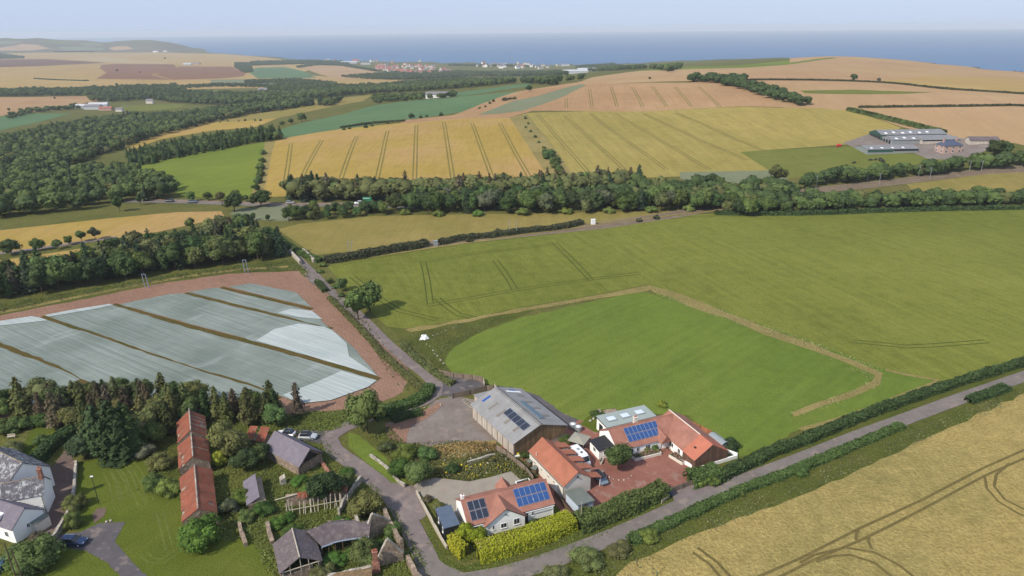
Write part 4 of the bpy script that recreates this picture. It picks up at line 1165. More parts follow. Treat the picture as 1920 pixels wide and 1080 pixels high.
# ------------------------------------------------------------------ white bungalow with two solar arrays
def bungalow_front():
    L, W, he, hr = 16.5, 7.7, 2.6, 5.05
    r = empty('bungalow', (-8.1, 98.2, 0), R_(20.9), 'white bungalow with black and blue solar panels behind the yellow hedge', 'house')
    gable_walls(r, L, W, he, hr, M['white'])
    rf = gable_roof(r, L, W, he, hr, M['tile'], ridge=M['tile'])
    # cross gable facing the road
    gx0, gx1, gy = 3.0, 10.4, -0.9
    gw, gh = gx1 - gx0, 4.85
    pr = [(gx0, -0.1), (gx1, -0.1), (gx1, he - 0.3), ((gx0 + gx1) / 2, gh - 0.02), (gx0, he - 0.3)]
    MB().loft([[(x, y, z) for x, z in pr] for y in (gy, 3.8)]).build('gable_wall', M['white'], r)
    b = MB(); xm = (gx0 + gx1) / 2
    for s, xe in ((-1, gx0 - 0.35), (1, gx1 + 0.35)):
        ze = he - 0.3 - 0.23 + 0.16
        b.slab([(xe, gy - 0.25, ze), (xe, 3.8, ze), (xm + 0.001 * s, 3.8, gh + 0.17), (xm + 0.001 * s, gy - 0.25, gh + 0.17)], 0.15)
    cr = b.build('cross_roof', M['tile'], r)
    b = MB()
    for xe in (gx0 - 0.35, gx1 + 0.35):
        b.slab([(xe, gy - 0.29, he - 0.36), (xm, gy - 0.29, gh + 0.18), (xm, gy - 0.26, gh + 0.18), (xe, gy - 0.26, he - 0.36)], 0.04)
        b.tube((xe, gy - 0.27, he - 0.42), (xm, gy - 0.27, gh + 0.1), 0.06)
    b.build('bargeboard', M['dark'], cr)
    # rear porch gable
    pr = [(8.4, -0.1), (10.8, -0.1), (10.8, 2.6), (9.6, 3.9), (8.4, 2.6)]
    MB().loft([[(x, y, z) for x, z in pr] for y in (5.5, 8.9)]).build('porch_wall', M['white'], r)
    b = MB()
    for s, xe in ((-1, 8.1), (1, 11.1)):
        b.slab([(xe, 4.5, 2.4), (xe, 9.1, 2.4), (9.6 + 0.001 * s, 9.1, 4.1), (9.6 + 0.001 * s, 4.5, 4.1)], 0.13)
    b.build('porch_roof', M['tile'], r)
    chimney(r, 0.35, 4.6, 2.5, 5.6, 0.55, 0.5, M['white'])
    panel_array(rf, L, W, he, hr, 0.75, 0.55, 3, 2, 1.08, 1.72, 0.03, M['solk'], midgap=0.08)
    panel_array(rf, L, W, he, hr, 9.75, 0.85, 6, 2, 1.03, 1.65, 0.03, M['solb'], midgap=0.08)
    window(r, 1.3, -0.002, 0.95, 0, 0.9, 1.0)
    window(r, 2.3, -0.002, 1.1, 0, 0.35, 0.8, bars=0)
    window(r, 4.3, gy - 0.002, 1.0, 0, 0.42, 1.0, bars=0)
    window(r, 6.3, gy - 0.002, 0.85, 0, 1.15, 1.05)
    window(r, 8.8, gy - 0.002, 0.9, 0, 1.15, 1.3)
    window(r, 12.3, -0.002, 1.1, 0, 0.4, 0.9, bars=0)
    door(r, 10.95, -0.002, 0, 0, 0.8, 2.0, M['dark'])
    lamp = MB().box(-0.12, 0.12, -0.2, 0, 0, 0.18).build('wall_lamp', M['dark'], r); lamp.location = (6.7, gy - 0.001, 3.6)
    MB().tube((0, -0.42, he - 0.22), (gx0 - 0.4, -0.42, he - 0.22), 0.06).build('gutter', M['frame'], r)
    MB().tube((gx1 + 0.4, -0.42, he - 0.22), (L, -0.42, he - 0.22), 0.06).build('gutter', M['frame'], r)
    MB().tube((L - 0.1, -0.1, 0), (L - 0.1, -0.1, he - 0.3), 0.05).build('drainpipe', M['frame'], r)
    for x, yy in ((4.6, 0.3), (12.9, 1.1)):
        v = MB().tube((0, 0, 0), (0, 0, 0.4), 0.06).build('vent_pipe', M['frame'], rf); v.location = (x, yy, he + yy * 0.64 + 0.1)
bungalow_front()
def cabin():
    r = empty('garden_cabin', (-12.4, 97.6, 0), R_(111), 'dark flat-roofed cabin with a blue-grey roof against the left end of the white bungalow', 'cabin')
    MB().box(0, 5.6, -2.8, 0, 0, 2.45).build('wall', M['dark'], r)
    MB().box(-0.1, 5.7, -2.9, 0.1, 2.46, 2.62).build('roof', M['cabroof'], r)
    for x in (0.9, 3.6): window(r, x, 0.002, 1.0, math.pi, 0.5, 1.1, bars=0)
    door(r, -0.002, -1.4, 0, -math.pi / 2, 0.9, 2.0, M['dark'])
cabin()

# ------------------------------------------------------------------ orange-roofed range with four lean-to bays
def long_range():
    L, W, he, hr = 13.2, 6.2, 3.1, 5.3
    rz = R_(-62)
    r = empty('cottage_range', (3.3, 119.9, 0), rz, 'long white building with plain orange roof and four projecting roofed bays', 'house')
    gable_walls(r, L, W, he, hr, M['cream'])
    rf = gable_roof(r, L, W, he, hr, M['orange'], ridge=M['orange'], oh=0.15)
    sl = (hr - he) / (W / 2)
    # catslide at the near end
    y1 = W + 2.6; b = MB()
    b.slab([(L - 1.7, W + 0.1, he + 0.1), (L + 0.21, W + 0.1, he + 0.1), (L + 0.21, y1, he - 0.75), (L - 1.7, y1, he - 0.75)], 0.12)
    b.build('catslide_roof', M['orange'], r)
    b = MB(); b.box(L - 0.12, L - 0.02, y1 - 0.3, y1 - 0.18, 0, he - 0.9); b.build('post', M['frame'], r)
    for i in range(4):
        x = 0.9 + i * 2.75
        bay = MB().loft([[(xx, W - 1.2, 0), (xx, W + 1.7, 0), (xx, W + 1.7, 2.9), (xx, W - 1.2, 3.5)] for xx in (x, x + 1.6)]).build('bay', M['cream'], r)
        MB().slab([(x - 0.15, W - 1.6, 4.15), (x + 1.75, W - 1.6, 4.15), (x + 1.75, W + 2.1, 3.1), (x - 0.15, W + 2.1, 3.1)], 0.12).build('bay_roof', M['orange'], bay)
        window(bay, x + 1.6 + 0.002, W + 0.9, 1.2, math.pi / 2, 0.8, 1.1)
    for x, z in ((2.2, 1.5), (4.9, 1.5), (7.6, 1.6), (9.7, 1.6)): window(r, x, -0.002, z, 0, 0.8, 0.45, fm=M['cream'])
    door(r, 10.6, -0.002, 0, 0, 0.85, 2.0)
    a = MB().box(-0.12, 0.12, -0.12, 0.12, 0, 0.3).build('alarm_box', M['dark'], r); a.location = (L + 0.12, W / 2, 4.1)
    v = MB().tube((2.3, 0.3, 3.2), (2.3, 0.3, 4.1), 0.09); v.build('vent_pipe', M['cream'], rf)
    MB().tube((0, -0.24, he - 0.08), (L, -0.24, he - 0.08), 0.06).build('gutter', M['dark'], r); MB().tube((L - 0.05, -0.08, 0), (L - 0.05, -0.08, he - 0.2), 0.05).build('drainpipe', M['dark'], r)
long_range()
def annex():
    r = empty('garden_shed', (9.9, 107.5, 0), R_(-62), 'pale blue shed with plain grey felt roof against the orange-roofed gable', 'shed')
    MB().loft([[(x, 0, 0), (x, 3.4, 0), (x, 3.4, 2.0), (x, 0, 2.25)] for x in (0, 4.2)]).build('wall', plain_mat('pale_blue_boards', srf(196, 208, 220, 0.8), 0.7, 0.06), r)
    MB().slab([(-0.2, -0.25, 2.45), (4.4, -0.25, 2.45), (4.4, 3.6, 2.2), (-0.2, 3.6, 2.2)], 0.12).build('roof', M['felt'], r)
    door(r, 4.202, 1.7, 0, math.pi / 2, 0.9, 1.85, M['fence'])
annex()

# ------------------------------------------------------------------ big grey barn
def barn():
    L, W, he, hr = 18.6, 13.2, 3.5, 5.9
    r = empty('barn', (-9.5, 138.4, 0), R_(-59), 'large grey sheet-roofed barn with a toothed ridge and dark solar strips beside the concrete yard', 'barn')
    b = MB()
    for i in range(9):
        x = i * L / 8
        b.box(x - 0.12, x + 0.12, -0.06, 0.2, 0, he - 0.05)
    b.build('posts', M['fence'], r)
    pr = [(0, -0.1), (W, -0.1), (W, he), (W / 2, hr), (0, he)]
    MB().loft([[(x, y, z) for y, z in pr] for x in (0, L)]).build('wall', M['conc'], r)
    pr = [(-0.05, 0.3), (W + 0.05, 1.4), (W + 0.05, he - 0.02), (W / 2, hr - 0.02), (-0.05, he - 0.02)]
    MB().loft([[(x, y, z) for y, z in pr] for x in (L + 0.002, L + 0.08)]).build('gable_cladding', M['clad'], r)
    rf = gable_roof(r, L, W, he, hr, M['corr'], oh=0.5, og=0.35, th=0.1)
    b = MB(); n = 34
    for i in range(n):
        x = -0.3 + i * (L + 0.6) / n
        z = hr + 0.13
        b.loft([[(x, W/2 - 0.5, z - 0.12), (x, W/2, z + 0.12), (x, W/2 + 0.5, z - 0.12)], [(x + 0.42, W/2 - 0.55, z - 0.1), (x + 0.42, W/2, z + 0.3), (x + 0.42, W/2 + 0.55, z - 0.1)]])
    b.build('ridge_cap', M['corr'], rf)
    sl = math.hypot(W / 2, hr - he)
    def strip(name, mat, x0, x1, s0, s1, side, lift=0.16):
        ln = sl; out = []
        for x, s in ((x0, s0), (x1, s0), (x1, s1), (x0, s1)):
            y = s * (W / 2) / ln; z = he + s * (hr - he) / ln
            out.append((x, y if side == 0 else W - y, z + lift + 0.02))
        return MB().slab(out, 0.03).build(name, mat, rf)
    gm = plain_mat('roof_light', srf(138, 130, 120, 0.7), 0.6, 0.1)
    for x in (4.6, 8.2, 11.6, 15.2): strip('roof_light', gm, x, x + 0.75, 1.7, 4.3, 0)
    for x in (3.8, 7.2, 10.4, 14.2): strip('roof_light', gm, x, x + 0.7, 1.6, 3.8, 1)
    strip('blue_patch', M['blue'], 1.0, 1.75, 2.1, 4.4, 0)
    strip('white_patch', M['frame'], 1.6, 2.3, 1.2, 5.4, 1)
    strip('blue_patch', M['blue'], 0.9, 1.6, 2.4, 4.2, 1)
    panel_array(rf, L, W, he, hr, 9.0, 3.3, 5, 1, 1.68, 2.0, 0.02, M['solk'], 0, lift=0.26)
    panel_array(rf, L, W, he, hr, 7.6, 4.0, 5, 1, 1.68, 1.6, 0.02, M['solg'], 1, lift=0.26)
barn()
def barn_annex():
    r = empty('lean_to_shed', (-9.3, 144.2, 0), R_(-59), 'small low grey-roofed shed at the far corner of the big barn', 'shed')
    MB().loft([[(x, 0, 0), (x, 4.2, 0), (x, 4.2, 2.3), (x, 0, 2.6)] for x in (0, 4.0)]).build('wall', M['conc'], r)
    MB().slab([(-0.2, -0.2, 2.75), (4.2, -0.2, 2.75), (4.2, 4.4, 2.45), (-0.2, 4.4, 2.45)], 0.1).build('roof', M['corr'], r)
barn_annex()

# ------------------------------------------------------------------ L-shaped bungalow
def bungalow_l():
    r = empty('bungalow', (21.8, 121.0, 0), R_(21.5), 'L-shaped bungalow with brown tiled roof and a flat extension with three skylights', 'house')
    L, W, he, hr = 15.6, 8.0, 2.5, 5.0
    gable_walls(r, L, W, he, hr, M['white'])
    rf = gable_roof(r, L, W, he, hr, M['tile'], ridge=M['tile'])
    # right wing in its own turned frame
    wv = Vector((31.0 - 21.8, 130.8 - 121.0, 0)); wv.rotate(Matrix.Rotation(-R_(21.5), 3, 'Z'))
    w = bpy.data.objects.new('wing_wall', None)
    L2, W2 = 15.0, 8.2
    b = MB(); pr = [(0, -0.1), (W2, -0.1), (W2, he), (W2 / 2, hr), (0, he)]
    b.loft([[(x, y, z) for y, z in pr] for x in (0, 10.8)])
    wing = b.build('wing_wall', M['white'], r)
    wing.location = wv; wing.rotation_euler = (0, 0, R_(-88))
    wr = gable_roof(wing, 10.9, W2, he, hr, M['tile'], 'wing_roof', og=0.0, ridge=M['cream'])
    b = MB(); b.loft([[(x, y, z - 0.03) for y, z in pr] for x in (10.8, L2)])
    b.build('timber_wall', M['timber'], wing)
    orf = gable_roof(wing, L2 - 10.9, W2, he, hr + 0.02, M['bright'], 'orange_roof', x0=10.92, og=0.0)
    MB().box(12.3, 12.9, 1.5, 2.1, 3.55, 3.8).build('roof_window', M['dark'], orf)
    MB().slab([(L2 + 0.03, -0.35, he), (L2 + 0.08, -0.35, he), (L2 + 0.08, W2 / 2, hr + 0.25), (L2 + 0.03, W2 / 2, hr + 0.25)], 0.05).build('bargeboard', M['dark'], orf)
    for x, ww in ((5.0, 0.9), (7.0, 1.3), (9.6, 0.9)): window(wing, x, -0.002, 0.9, 0, ww, 1.1)
    # corner porch
    pg = MB().loft([[(9.6, -1.4, 2.35), (12.2, -1.4, 2.35), (10.9, -1.4, 3.9)], [(9.6, 3.2, 2.5), (12.2, 3.2, 2.5), (10.9, 3.2, 4.4)]]).build('porch_roof', M['tile'], r)
    MB().tube((9.8, -1.2, 0), (9.8, -1.2, 2.4), 0.08).build('post', M['dark'], pg)
    MB().tube((11.9, -1.2, 0), (11.9, -1.2, 2.4), 0.08).build('post', M['dark'], pg)
    # flat extension
    ex = MB().box(1.6, 13.8, 8.0, 12.2, -0.05, 3.15).build('extension_wall', M['white'], r)
    er = MB().box(1.4, 14.0, 7.2, 12.4, 3.16, 3.38).build('flat_roof', M['flat'], ex)
    MB().box(1.36, 14.04, 7.3, 12.44, 3.1, 3.3).build('fascia', M['dark'], ex)
    for x in (3.9, 7.4, 11.1):
        s = MB().box(x - 1.1, x + 1.1, 9.0, 10.8, 3.385, 3.58).build('skylight', M['metal'], er)
        MB().box(x - 0.95, x + 0.95, 9.15, 10.65, 3.583, 3.63).build('pane', plain_mat('skylight_pane', srf(214, 226, 236, 0.8), 0.2, 0.08), s)
    window(ex, 1.598, 10.2, 0.3, -math.pi / 2, 1.6, 2.0, bars=1, fm=M['dark'])
    chimney(r, 6.6, 4.4, 4.3, 6.3, 0.8, 0.6, M['cream'], 2)
    panel_array(rf, L, W, he, hr, 3.1, 0.95, 8, 2, 0.97, 1.6, 0.03, M['solb'], midgap=0.08)
    # side porch at the left gable
    sp = MB().box(-3.6, -0.05, 1.6, 5.6, -0.05, 2.3).build('side_porch', M['white'], r)
    MB().slab([(-3.8, 1.4, 2.35), (-0.02, 1.4, 2.75), (-0.02, 5.8, 2.75), (-3.8, 5.8, 2.35)], 0.14).build('porch_roof', M['dark'], sp)
    window(sp, -3.602, 3.5, 0.9, -math.pi / 2, 1.1, 1.0); window(sp, -1.9, 1.598, 0.9, 0, 1.2, 1.0)
    for x, ww in ((3.0, 1.6), (4.9, 0.8), (7.3, 1.2)): window(r, x, -0.002, 0.9, 0, ww, 1.05)
    MB().tube((2.5, 0.7, 3.0), (2.5, 0.7, 3.5), 0.06).build('vent_pipe', M['frame'], rf)
bungalow_l()

# ------------------------------------------------------------------ white houses at the left edge
def left_houses():
    r = empty('farmhouse', (-96.1, 106.7, 0), R_(-28), 'white farmhouse at the left frame edge, its dark slate roof blotched white with lichen', 'house')
    L, W, he, hr = 13, 8.6, 4.5, 8.0
    gable_walls(r, L, W, he, hr, M['white'], x0=-L)
    gable_roof(r, L, W, he, hr, M['slate_w'], x0=-L, ridge=M['stone'])
    window(r, -2.2, -0.002, 2.6, 0, 0.8, 1.0); window(r, -5.0, -0.002, 2.6, 0, 0.8, 1.0)
    chimney(r, -L + 3.2, W / 2, 7.6, 9.5, 0.9, 0.7, M['stone'], 2)
    r = empty('farmhouse_wing', (-94.6, 103.8, 0), R_(19), 'white two-storey wing with a lichen-spotted grey roof and a tall brown gable chimney', 'house')
    L, W, he, hr = 6.8, 4.9, 4.1, 6.4
    gable_walls(r, L, W, he, hr, M['white'])
    gable_roof(r, L, W, he, hr, M['slate_w'], oh=0.15, og=0.1, ridge=M['stone'])
    chimney(r, L - 0.4, W / 2, 6.0, 8.3, 0.6, 0.9, M['brick'])
    window(r, 2.5, -0.002, 2.7, 0, 0.8, 0.95); window(r, 5.0, -0.002, 0.7, 0, 0.9, 1.35)
    window(r, 6.2, -0.002, 1.7, 0, 0.35, 0.3, bars=0)
    MB().tube((L - 0.3, -0.1, 0), (L - 0.3, -0.1, he), 0.06).build('drainpipe', M['dark'], r)
    p = MB().box(2.6, 4.0, -1.6, -0.01, 0, 2.1).build('porch', M['cream'], r)
    MB().box(2.5, 4.1, -1.7, -0.02, 2.102, 2.22).build('porch_roof', M['felt'], p)
    r = empty('cottage', (-88.5, 97.6, 0), R_(-20.5), 'white cottage with a dark purple slate roof, nearest of the houses at the left edge', 'house')
    L, W, he, hr = 9, 5.6, 3.2, 5.5
    gable_walls(r, L, W, he, hr, M['white'], x0=-L)
    rf = gable_roof(r, L, W, he, hr, M['slate'], x0=-L, og=0.1, ridge=M['slate'])
    MB().box(-5.5, -3.6, -0.2, 1.6, 3.5, 4.6).build('dormer', M['white'], rf)
    window(r, 0.002, 2.6, 1.6, math.pi / 2, 0.6, 0.9); window(r, 0.002, 3.6, 0.6, math.pi / 2, 0.6, 0.9)
    window(r, -2.0, -0.002, 1.0, 0, 0.9, 1.2)
    r = empty('store_shed', (-88.2, 101.6, 0), R_(-20), 'small flat-roofed cream store between the white cottage and the farmhouse wing', 'shed')
    MB().box(0, 2.4, -0.8, 1.8, 0, 2.2).build('wall', M['cream'], r)
    MB().box(-0.1, 2.5, -0.9, 1.9, 2.202, 2.35).build('roof', M['felt'], r)
left_houses()

# ------------------------------------------------------------------ ruined steading
def ruins():
    rz = R_(-64.4)
    for nm, o, L, he, hr, mt, lab in (('ruined_byre', (-65.9, 113.0), 14.6, 2.5, 4.3, 'oldred', 'near section of the old red pantiled byre, its front gable swallowed by ivy'),
                             ('ruined_byre', (-71.4, 124.2), 9.6, 2.6, 4.6, 'oldred', 'middle section of the old red byre with broken tiles and sagging slopes'),
                             ('ruined_byre', (-75.9, 133.6), 9.8, 2.7, 4.9, 'oldred', 'far section of the old red byre against the dark conifers')):
        r = empty(nm, (o[0], o[1], 0), rz, lab, 'ruined building', 'sections of the long red-roofed byre')
        W = 5.7
        pr = [(0, -0.1), (W, -0.1), (W, he), (W / 2, hr), (0, he)]
        MB().loft([[(x, y, z) for y, z in pr] for x in (0, L)]).build('wall', M['stone'], r)
        # sagging slopes with ragged ends
        k = 14
        for side in (0, 1):
            b = MB()
            for i in range(k):
                x0, x1 = i * L / k, (i + 1) * L / k
                if side == 1 and L < 11 and random.random() < 0.25: continue
                if i == 0 and L < 11: continue
                n = 5
                for j in range(n):
                    def pt(x, s):
                        y = s * W / 2; z = he + (hr - he) * s + 0.2 - 0.12 * math.sin(x * 1.3 + o[0]) * (1 - s) - 0.1 * math.sin(math.pi * x / L)
                        return (x, y if side == 0 else W - y, z)
                    s0, s1 = -0.06 + j * 1.06 / n, -0.06 + (j + 1) * 1.06 / n
                    if j < 2 and random.random() < (0.16 if L < 11 else 0.03): continue
                    b.slab([pt(x0, s0), pt(x1, s0), pt(x1, s1), pt(x0, s1)], 0.07)
            b.build('roof_slope', M[mt], r)
        b = MB()
        for i in range(6):
            a, c = -0.1 + i * L / 6, -0.1 + (i + 1) * L / 6
            b.tube((a, W/2, hr + 0.2 - 0.1 * math.sin(math.pi * a / L)), (c, W/2, hr + 0.2 - 0.1 * math.sin(math.pi * max(0, c) / L)), 0.13)
        b.build('ridge_tiles', M['stonew'], r)
        b = MB()
        for i in range(4):
            x = 0.15 + i * 0.28
            b.box(x, x + 0.1, 0.1, 0.2, he + 0.1, he + 0.2)
            b.tube((x, 0.0, he), (x, W/2, hr), 0.05); b.tube((x, W, he), (x, W/2, hr), 0.05)
        b.build('rafters', M['dwood'], r)
    # slate barn by the parked cars
    r = empty('slate_barn', (-52.6, 123.0, 0), R_(-36), 'old slate-roofed barn with an open dark gable, below two parked cars', 'barn')
    L, W, he, hr = 11.4, 6.0, 2.5, 5.0
    gable_walls(r, L - 0.4, W, he, hr - 0.05, M['stone'])
    gable_roof(r, L, W, he, hr, M['slate'], oh=0.25, og=0.15, th=0.12)
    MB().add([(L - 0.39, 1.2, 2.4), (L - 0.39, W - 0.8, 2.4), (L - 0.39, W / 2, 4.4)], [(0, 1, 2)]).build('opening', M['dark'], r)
    b = MB(); b.tube((L, 0.4, 2.5), (L, W - 0.4, 2.7), 0.08); b.tube((L, 0.6, 0), (L, 0.6, 2.6), 0.1); b.build('beam', M['dwood'], r)
    # slate byre with open timber gable
    r = empty('slate_byre', (-41.3, 94.0, 0), R_(-64.5), 'squat slate-roofed byre with a bare timber gable at the lower edge of the picture', 'barn')
    L, W, he, hr = 7.2, 6.6, 2.4, 4.4
    b = MB().box(0, L, 0, 0.5, -0.1, he).box(0, L, W - 0.5, W, -0.1, he).box(0, 0.5, 0.5, W - 0.5, -0.1, he).box(L - 0.5, L, 0.5, W - 1.4, -0.1, 1.7)
    b.build('wall', M['stone'], r)
    gable_roof(r, L, W, he, hr, M['slate_o'], oh=0.2, og=0.25, th=0.12, ridge=M['wood'])
    b = MB()
    for y in (0.4, 1.6, 3.3, 4.6, 6.1):
        b.tube((L + 0.1, y, 1.6), (L + 0.1, y, he + (hr - he) * (1 - abs(y - W/2) / (W/2)) - 0.05), 0.08)
    b.tube((L + 0.1, 0.2, he), (L + 0.1, W - 0.2, he), 0.1); b.tube((L + 0.12, 0, he + 0.05), (L + 0.12, W/2, hr + 0.05), 0.08); b.tube((L + 0.12, W, he + 0.05), (L + 0.12, W/2, hr + 0.05), 0.08)
    b.build('gable_frame', M['wood'], r)
    # long sagging slate roof
    top = [(576, 996), (600, 988), (620, 980), (640, 977), (660, 977), (678, 979), (696, 973)]
    bot = [(604, 1026), (616, 1022), (628, 1017), (642, 1014), (660, 1011), (676, 1009), (692, 1007)]
    zt = [3.9, 4.0, 3.9, 3.8, 3.6, 3.5, 3.9]; zb = [2.3, 2.2, 2.2, 2.1, 2.0, 2.0, 2.0]
    T = [P(p[0], p[1], z) for p, z in zip(top, zt)]; B = [P(p[0], p[1], z) for p, z in zip(bot, zb)]
    r = empty('sagging_shed', (-30, 95, 0), 0, 'long open shed under a sagging purple slate roof, joined to the squat byre', 'barn')
    b = MB(); nn = 6
    for i in range(len(T) - 1):
        for j in range(nn):
            q = lambda k, s: tuple(Vector(B[k]).lerp(Vector(T[k]), s) + Vector((30, -95, 0.12 * math.sin(k * 2.1 + s * 5))))
            b.slab([q(i, j / nn), q(i + 1, j / nn), q(i + 1, (j + 1) / nn), q(i, (j + 1) / nn)], 0.12)
    b.build('roof', M['slate_o'], r)
    b = MB()
    for i in range(len(T)):
        t = Vector(T[i]) + Vector((30, -95, -0.15)); bo = Vector(B[i]) + Vector((30, -95, -0.12)); bk = Vector((t.x + (t.x - bo.x) * 0.85, t.y + (t.y - bo.y) * 0.85, bo.z))
        if i: b.slab([tuple(pt), tuple(t), tuple(bk), tuple(pk)], 0.12)
        MB().tube((bo.x, bo.y, 0), bo, 0.1).build('post', M['dwood'], r); MB().box(bk.x - 0.3, bk.x + 0.3, bk.y - 0.3, bk.y + 0.3, 0, bk.z - 0.1).build('pier', M['stone'], r)
        pt, pk = t, bk
    b.build('back_slope', M['slate_o'], r)
    b = MB()
    for i in range(len(B) - 1):
        b.tube(Vector(B[i]) + Vector((30, -95, 0.02)), Vector(B[i + 1]) + Vector((30, -95, 0.02)), 0.13)
    b.tube(Vector(B[0]) + Vector((30, -95, 0)), Vector(P(600, 1040, 0.2)) + Vector((30, -95, 0)), 0.1)
    b.build('fallen_gutter', M['alu'], r)
    # bare stone gables
    def wallpoly(name, a, bpt, prof, th, mat, label, cat, group=None):
        a = Vector(a); d = Vector(bpt) - a; ln = d.length
        r = empty(name, a, math.atan2(d.y, d.x), label, cat, group)
        b = MB(); n = len(prof)
        for (u0, z0), (u1, z1) in zip(prof, prof[1:]):
            b.loft([[(u0 * ln, 0, -0.1), (u0 * ln, th, -0.1), (u0 * ln, th, z0), (u0 * ln, 0, z0)], [(u1 * ln, 0, -0.1), (u1 * ln, th, -0.1), (u1 * ln, th, z1), (u1 * ln, 0, z1)]])
        b.build('stonework', mat, r)
        b = MB()
        for (u0, z0), (u1, z1) in zip(prof, prof[1:]):
            b.tube((u0 * ln, th / 2, z0 + 0.02), (u1 * ln, th / 2, z1 + 0.02), th * 0.52, 0, 6)
        b.build('coping', M['stonew'], r)
        return r
    wallpoly('stone_gable', P(692, 1012), P(730, 994), [(0, 2.8), (0.28, 4.9), (0.65, 3.6), (1, 2.2)], 0.5, M['stone'], 'bare stone gable wall standing at the right end of the sagging slate shed', 'ruined wall')
    wallpoly('stone_gable', P(711, 1062), P(757, 1051), [(0, 1.6), (0.42, 5.1), (1, 1.4)], 0.5, M['stone'], 'pointed stone gable wall beside the pinkish brick stack at the lower edge', 'ruined wall')
    def rwall(pts, h, th, mat, label, group=None, name='stone_wall', cat='wall', jag=0.3):
        W3 = [G(*q) for q in pts]
        L_ = smooth_line(W3, 1.2)
        a, bb = ribbon_pts(L_, th)
        b = MB(); hh = [h * (1 + random.uniform(-jag, jag)) for _ in L_]
        for i in range(len(L_) - 1):
            b.loft([[(a[k][0], a[k][1], -0.1), (bb[k][0], bb[k][1], -0.1), (bb[k][0], bb[k][1], hh[k] * 0.97), (a[k][0], a[k][1], hh[k])] for k in (i, i + 1)])
        o = b.build(name, mat)
        tag(o, label, cat, group)
        return o
    rwall([(722, 968), (732, 990), (748, 1020), (755, 1036)], 2.3, 0.6, M['stone'], 'ragged stone wall beside the lane, next to the upper bare gable')
    rwall([(765, 1055), (775, 1075), (790, 1105)], 2.2, 0.6, M['stone'], 'stone wall running off the lower edge beside the lane')
    rwall([(606, 1098), (640, 1090), (680, 1078), (705, 1072)], 1.6, 0.6, M['stonew'], 'low stone wall along the lower edge left of the brick stack')
    rwall([(668, 985), (676, 1000)], 2.4, 0.5, M['stonew'], 'stub of stone wall between the roofless shed and the sagging slate shed')
    rwall([(636, 968), (650, 940), (668, 915), (678, 905)], 1.4, 0.4, M['stonew'], 'pale stone wall end rising behind the round bush by the lane')
    rwall([(450, 985), (453, 1003), (462, 1025)], 1.2, 0.6, M['stone'], 'ivy-topped wall stub standing in the grass, left of the two', )
    rwall([(502, 985), (506, 1005), (512, 1022)], 1.3, 0.7, M['stone'], 'broken wall stub by the slate byre, right of the two')
    rwall([(144, 868), (142, 900), (137, 945)], 1.0, 0.5, M['stonew'], 'straight pale stone wall between the gravel drive and the lawn')
    rwall([(136, 958), (128, 975), (112, 998), (98, 1018)], 1.3, 0.5, M['stonew'], 'curved stone wall ending beside the blue car')
    rwall([(563, 878), (552, 870)], 1.4, 0.5, M['stonew'], 'stump of pale wall in the grass under the slate barn')
    o = rwall([(526, 908), (536, 905)], 1.6, 1.2, M['stonew'], 'isolated block of masonry among the weeds below the slate barn', name='masonry_block', cat='masonry')
    rwall([(604, 872), (620, 892), (640, 918)], 0.8, 0.6, M['brick'], 'crumbling reddish wall between the slate barn and the lane')
    rwall([(694, 856), (722, 876), (748, 905), (760, 915)], 0.8, 0.35, M['stonew'], 'thin wall between the mown triangle and the wild garden')
    rwall([(781, 925), (800, 962), (820, 1000), (838, 1030)], 0.9, 0.3, M['wood'], 'slim garden wall along the left side of the white bungalow plot')
    rwall([(876, 870), (900, 862), (928, 855)], 0.6, 0.4, M['stonew'], 'low stone edging behind the wild flower garden')
    # brick stack
    r = empty('brick_stack', P(706, 1072), 0.3, 'pinkish brick chimney stack left standing among the roofless walls', 'chimney')
    MB().box(-0.6, 0.6, -0.45, 0.45, -0.1, 2.2).box(-0.4, 0.4, -0.35, 0.35, 2.2, 4.2).box(-0.48, 0.48, -0.43, 0.43, 4.202, 4.35).build('stack', M['brick'], r)
    for x in (-0.2, 0.2):
        MB().tube((x, 0, 4.35), (x, 0, 4.75), 0.12, 0, 8).build('pot', M['clay'], r)
    # roof remains near the frame bottom
    r = empty('roofless_shed', P(650, 1105), R_(10), 'brown weathered shed roof just above the lower frame edge', 'ruined building')
    MB().box(-4, 4, -2, 2, -0.1, 1.6).build('wall', M['stone'], r)
    MB().slab([(-4.2, -2.2, 2.4), (4.2, -2.2, 2.4), (4.2, 2.1, 1.8), (-4.2, 2.1, 1.8)], 0.1).build('roof', M['clad'], r)
    # skeleton of the cart shed
    a = Vector(P(517, 962)); bb = Vector(P(652, 940)); d = bb - a; ln = d.length
    r = empty('cart_shed_frame', a, math.atan2(d.y, d.x), 'skeleton of a cart shed, pale leaning posts under a strip of broken red tiles', 'ruined building')
    b = MB()
    for i in range(20):
        x = 2.2 + i * (ln - 2.4) / 19 + random.uniform(-0.2, 0.2)
        if i in (3, 11): continue
        p = MB().tube((x, -1.6 + random.uniform(-0.3, 0.3), 0), (x + random.uniform(-0.35, 0.35), -0.6 + random.uniform(-0.2, 0.2), random.uniform(2.0, 2.9)), 0.09, 0, 6)
        p.build('post', M['wood'], r)
    MB().tube((0, 1.0, 2.2), (ln * 0.5, 1.0, 3.1), 0.1).tube((ln * 0.5, 1.0, 3.1), (ln, 1.2, 3.2), 0.1).build('ridge_beam', M['wood'], r)
    MB().tube((2.6, -1.3, 1.1), (ln, -1.1, 1.3), 0.08).build('rail', M['wood'], r)
    b = MB()
    for i in range(26):
        x = 4.2 + i * 0.36
        if i in (8, 9, 10): continue
        b.slab([(x, 0.0 + random.uniform(-0.4, 0.2), 2.5), (x + 0.34, random.uniform(-0.4, 0.2), 2.5), (x + 0.34, 1.0, 3.1), (x, 1.0, 3.1)], 0.06)
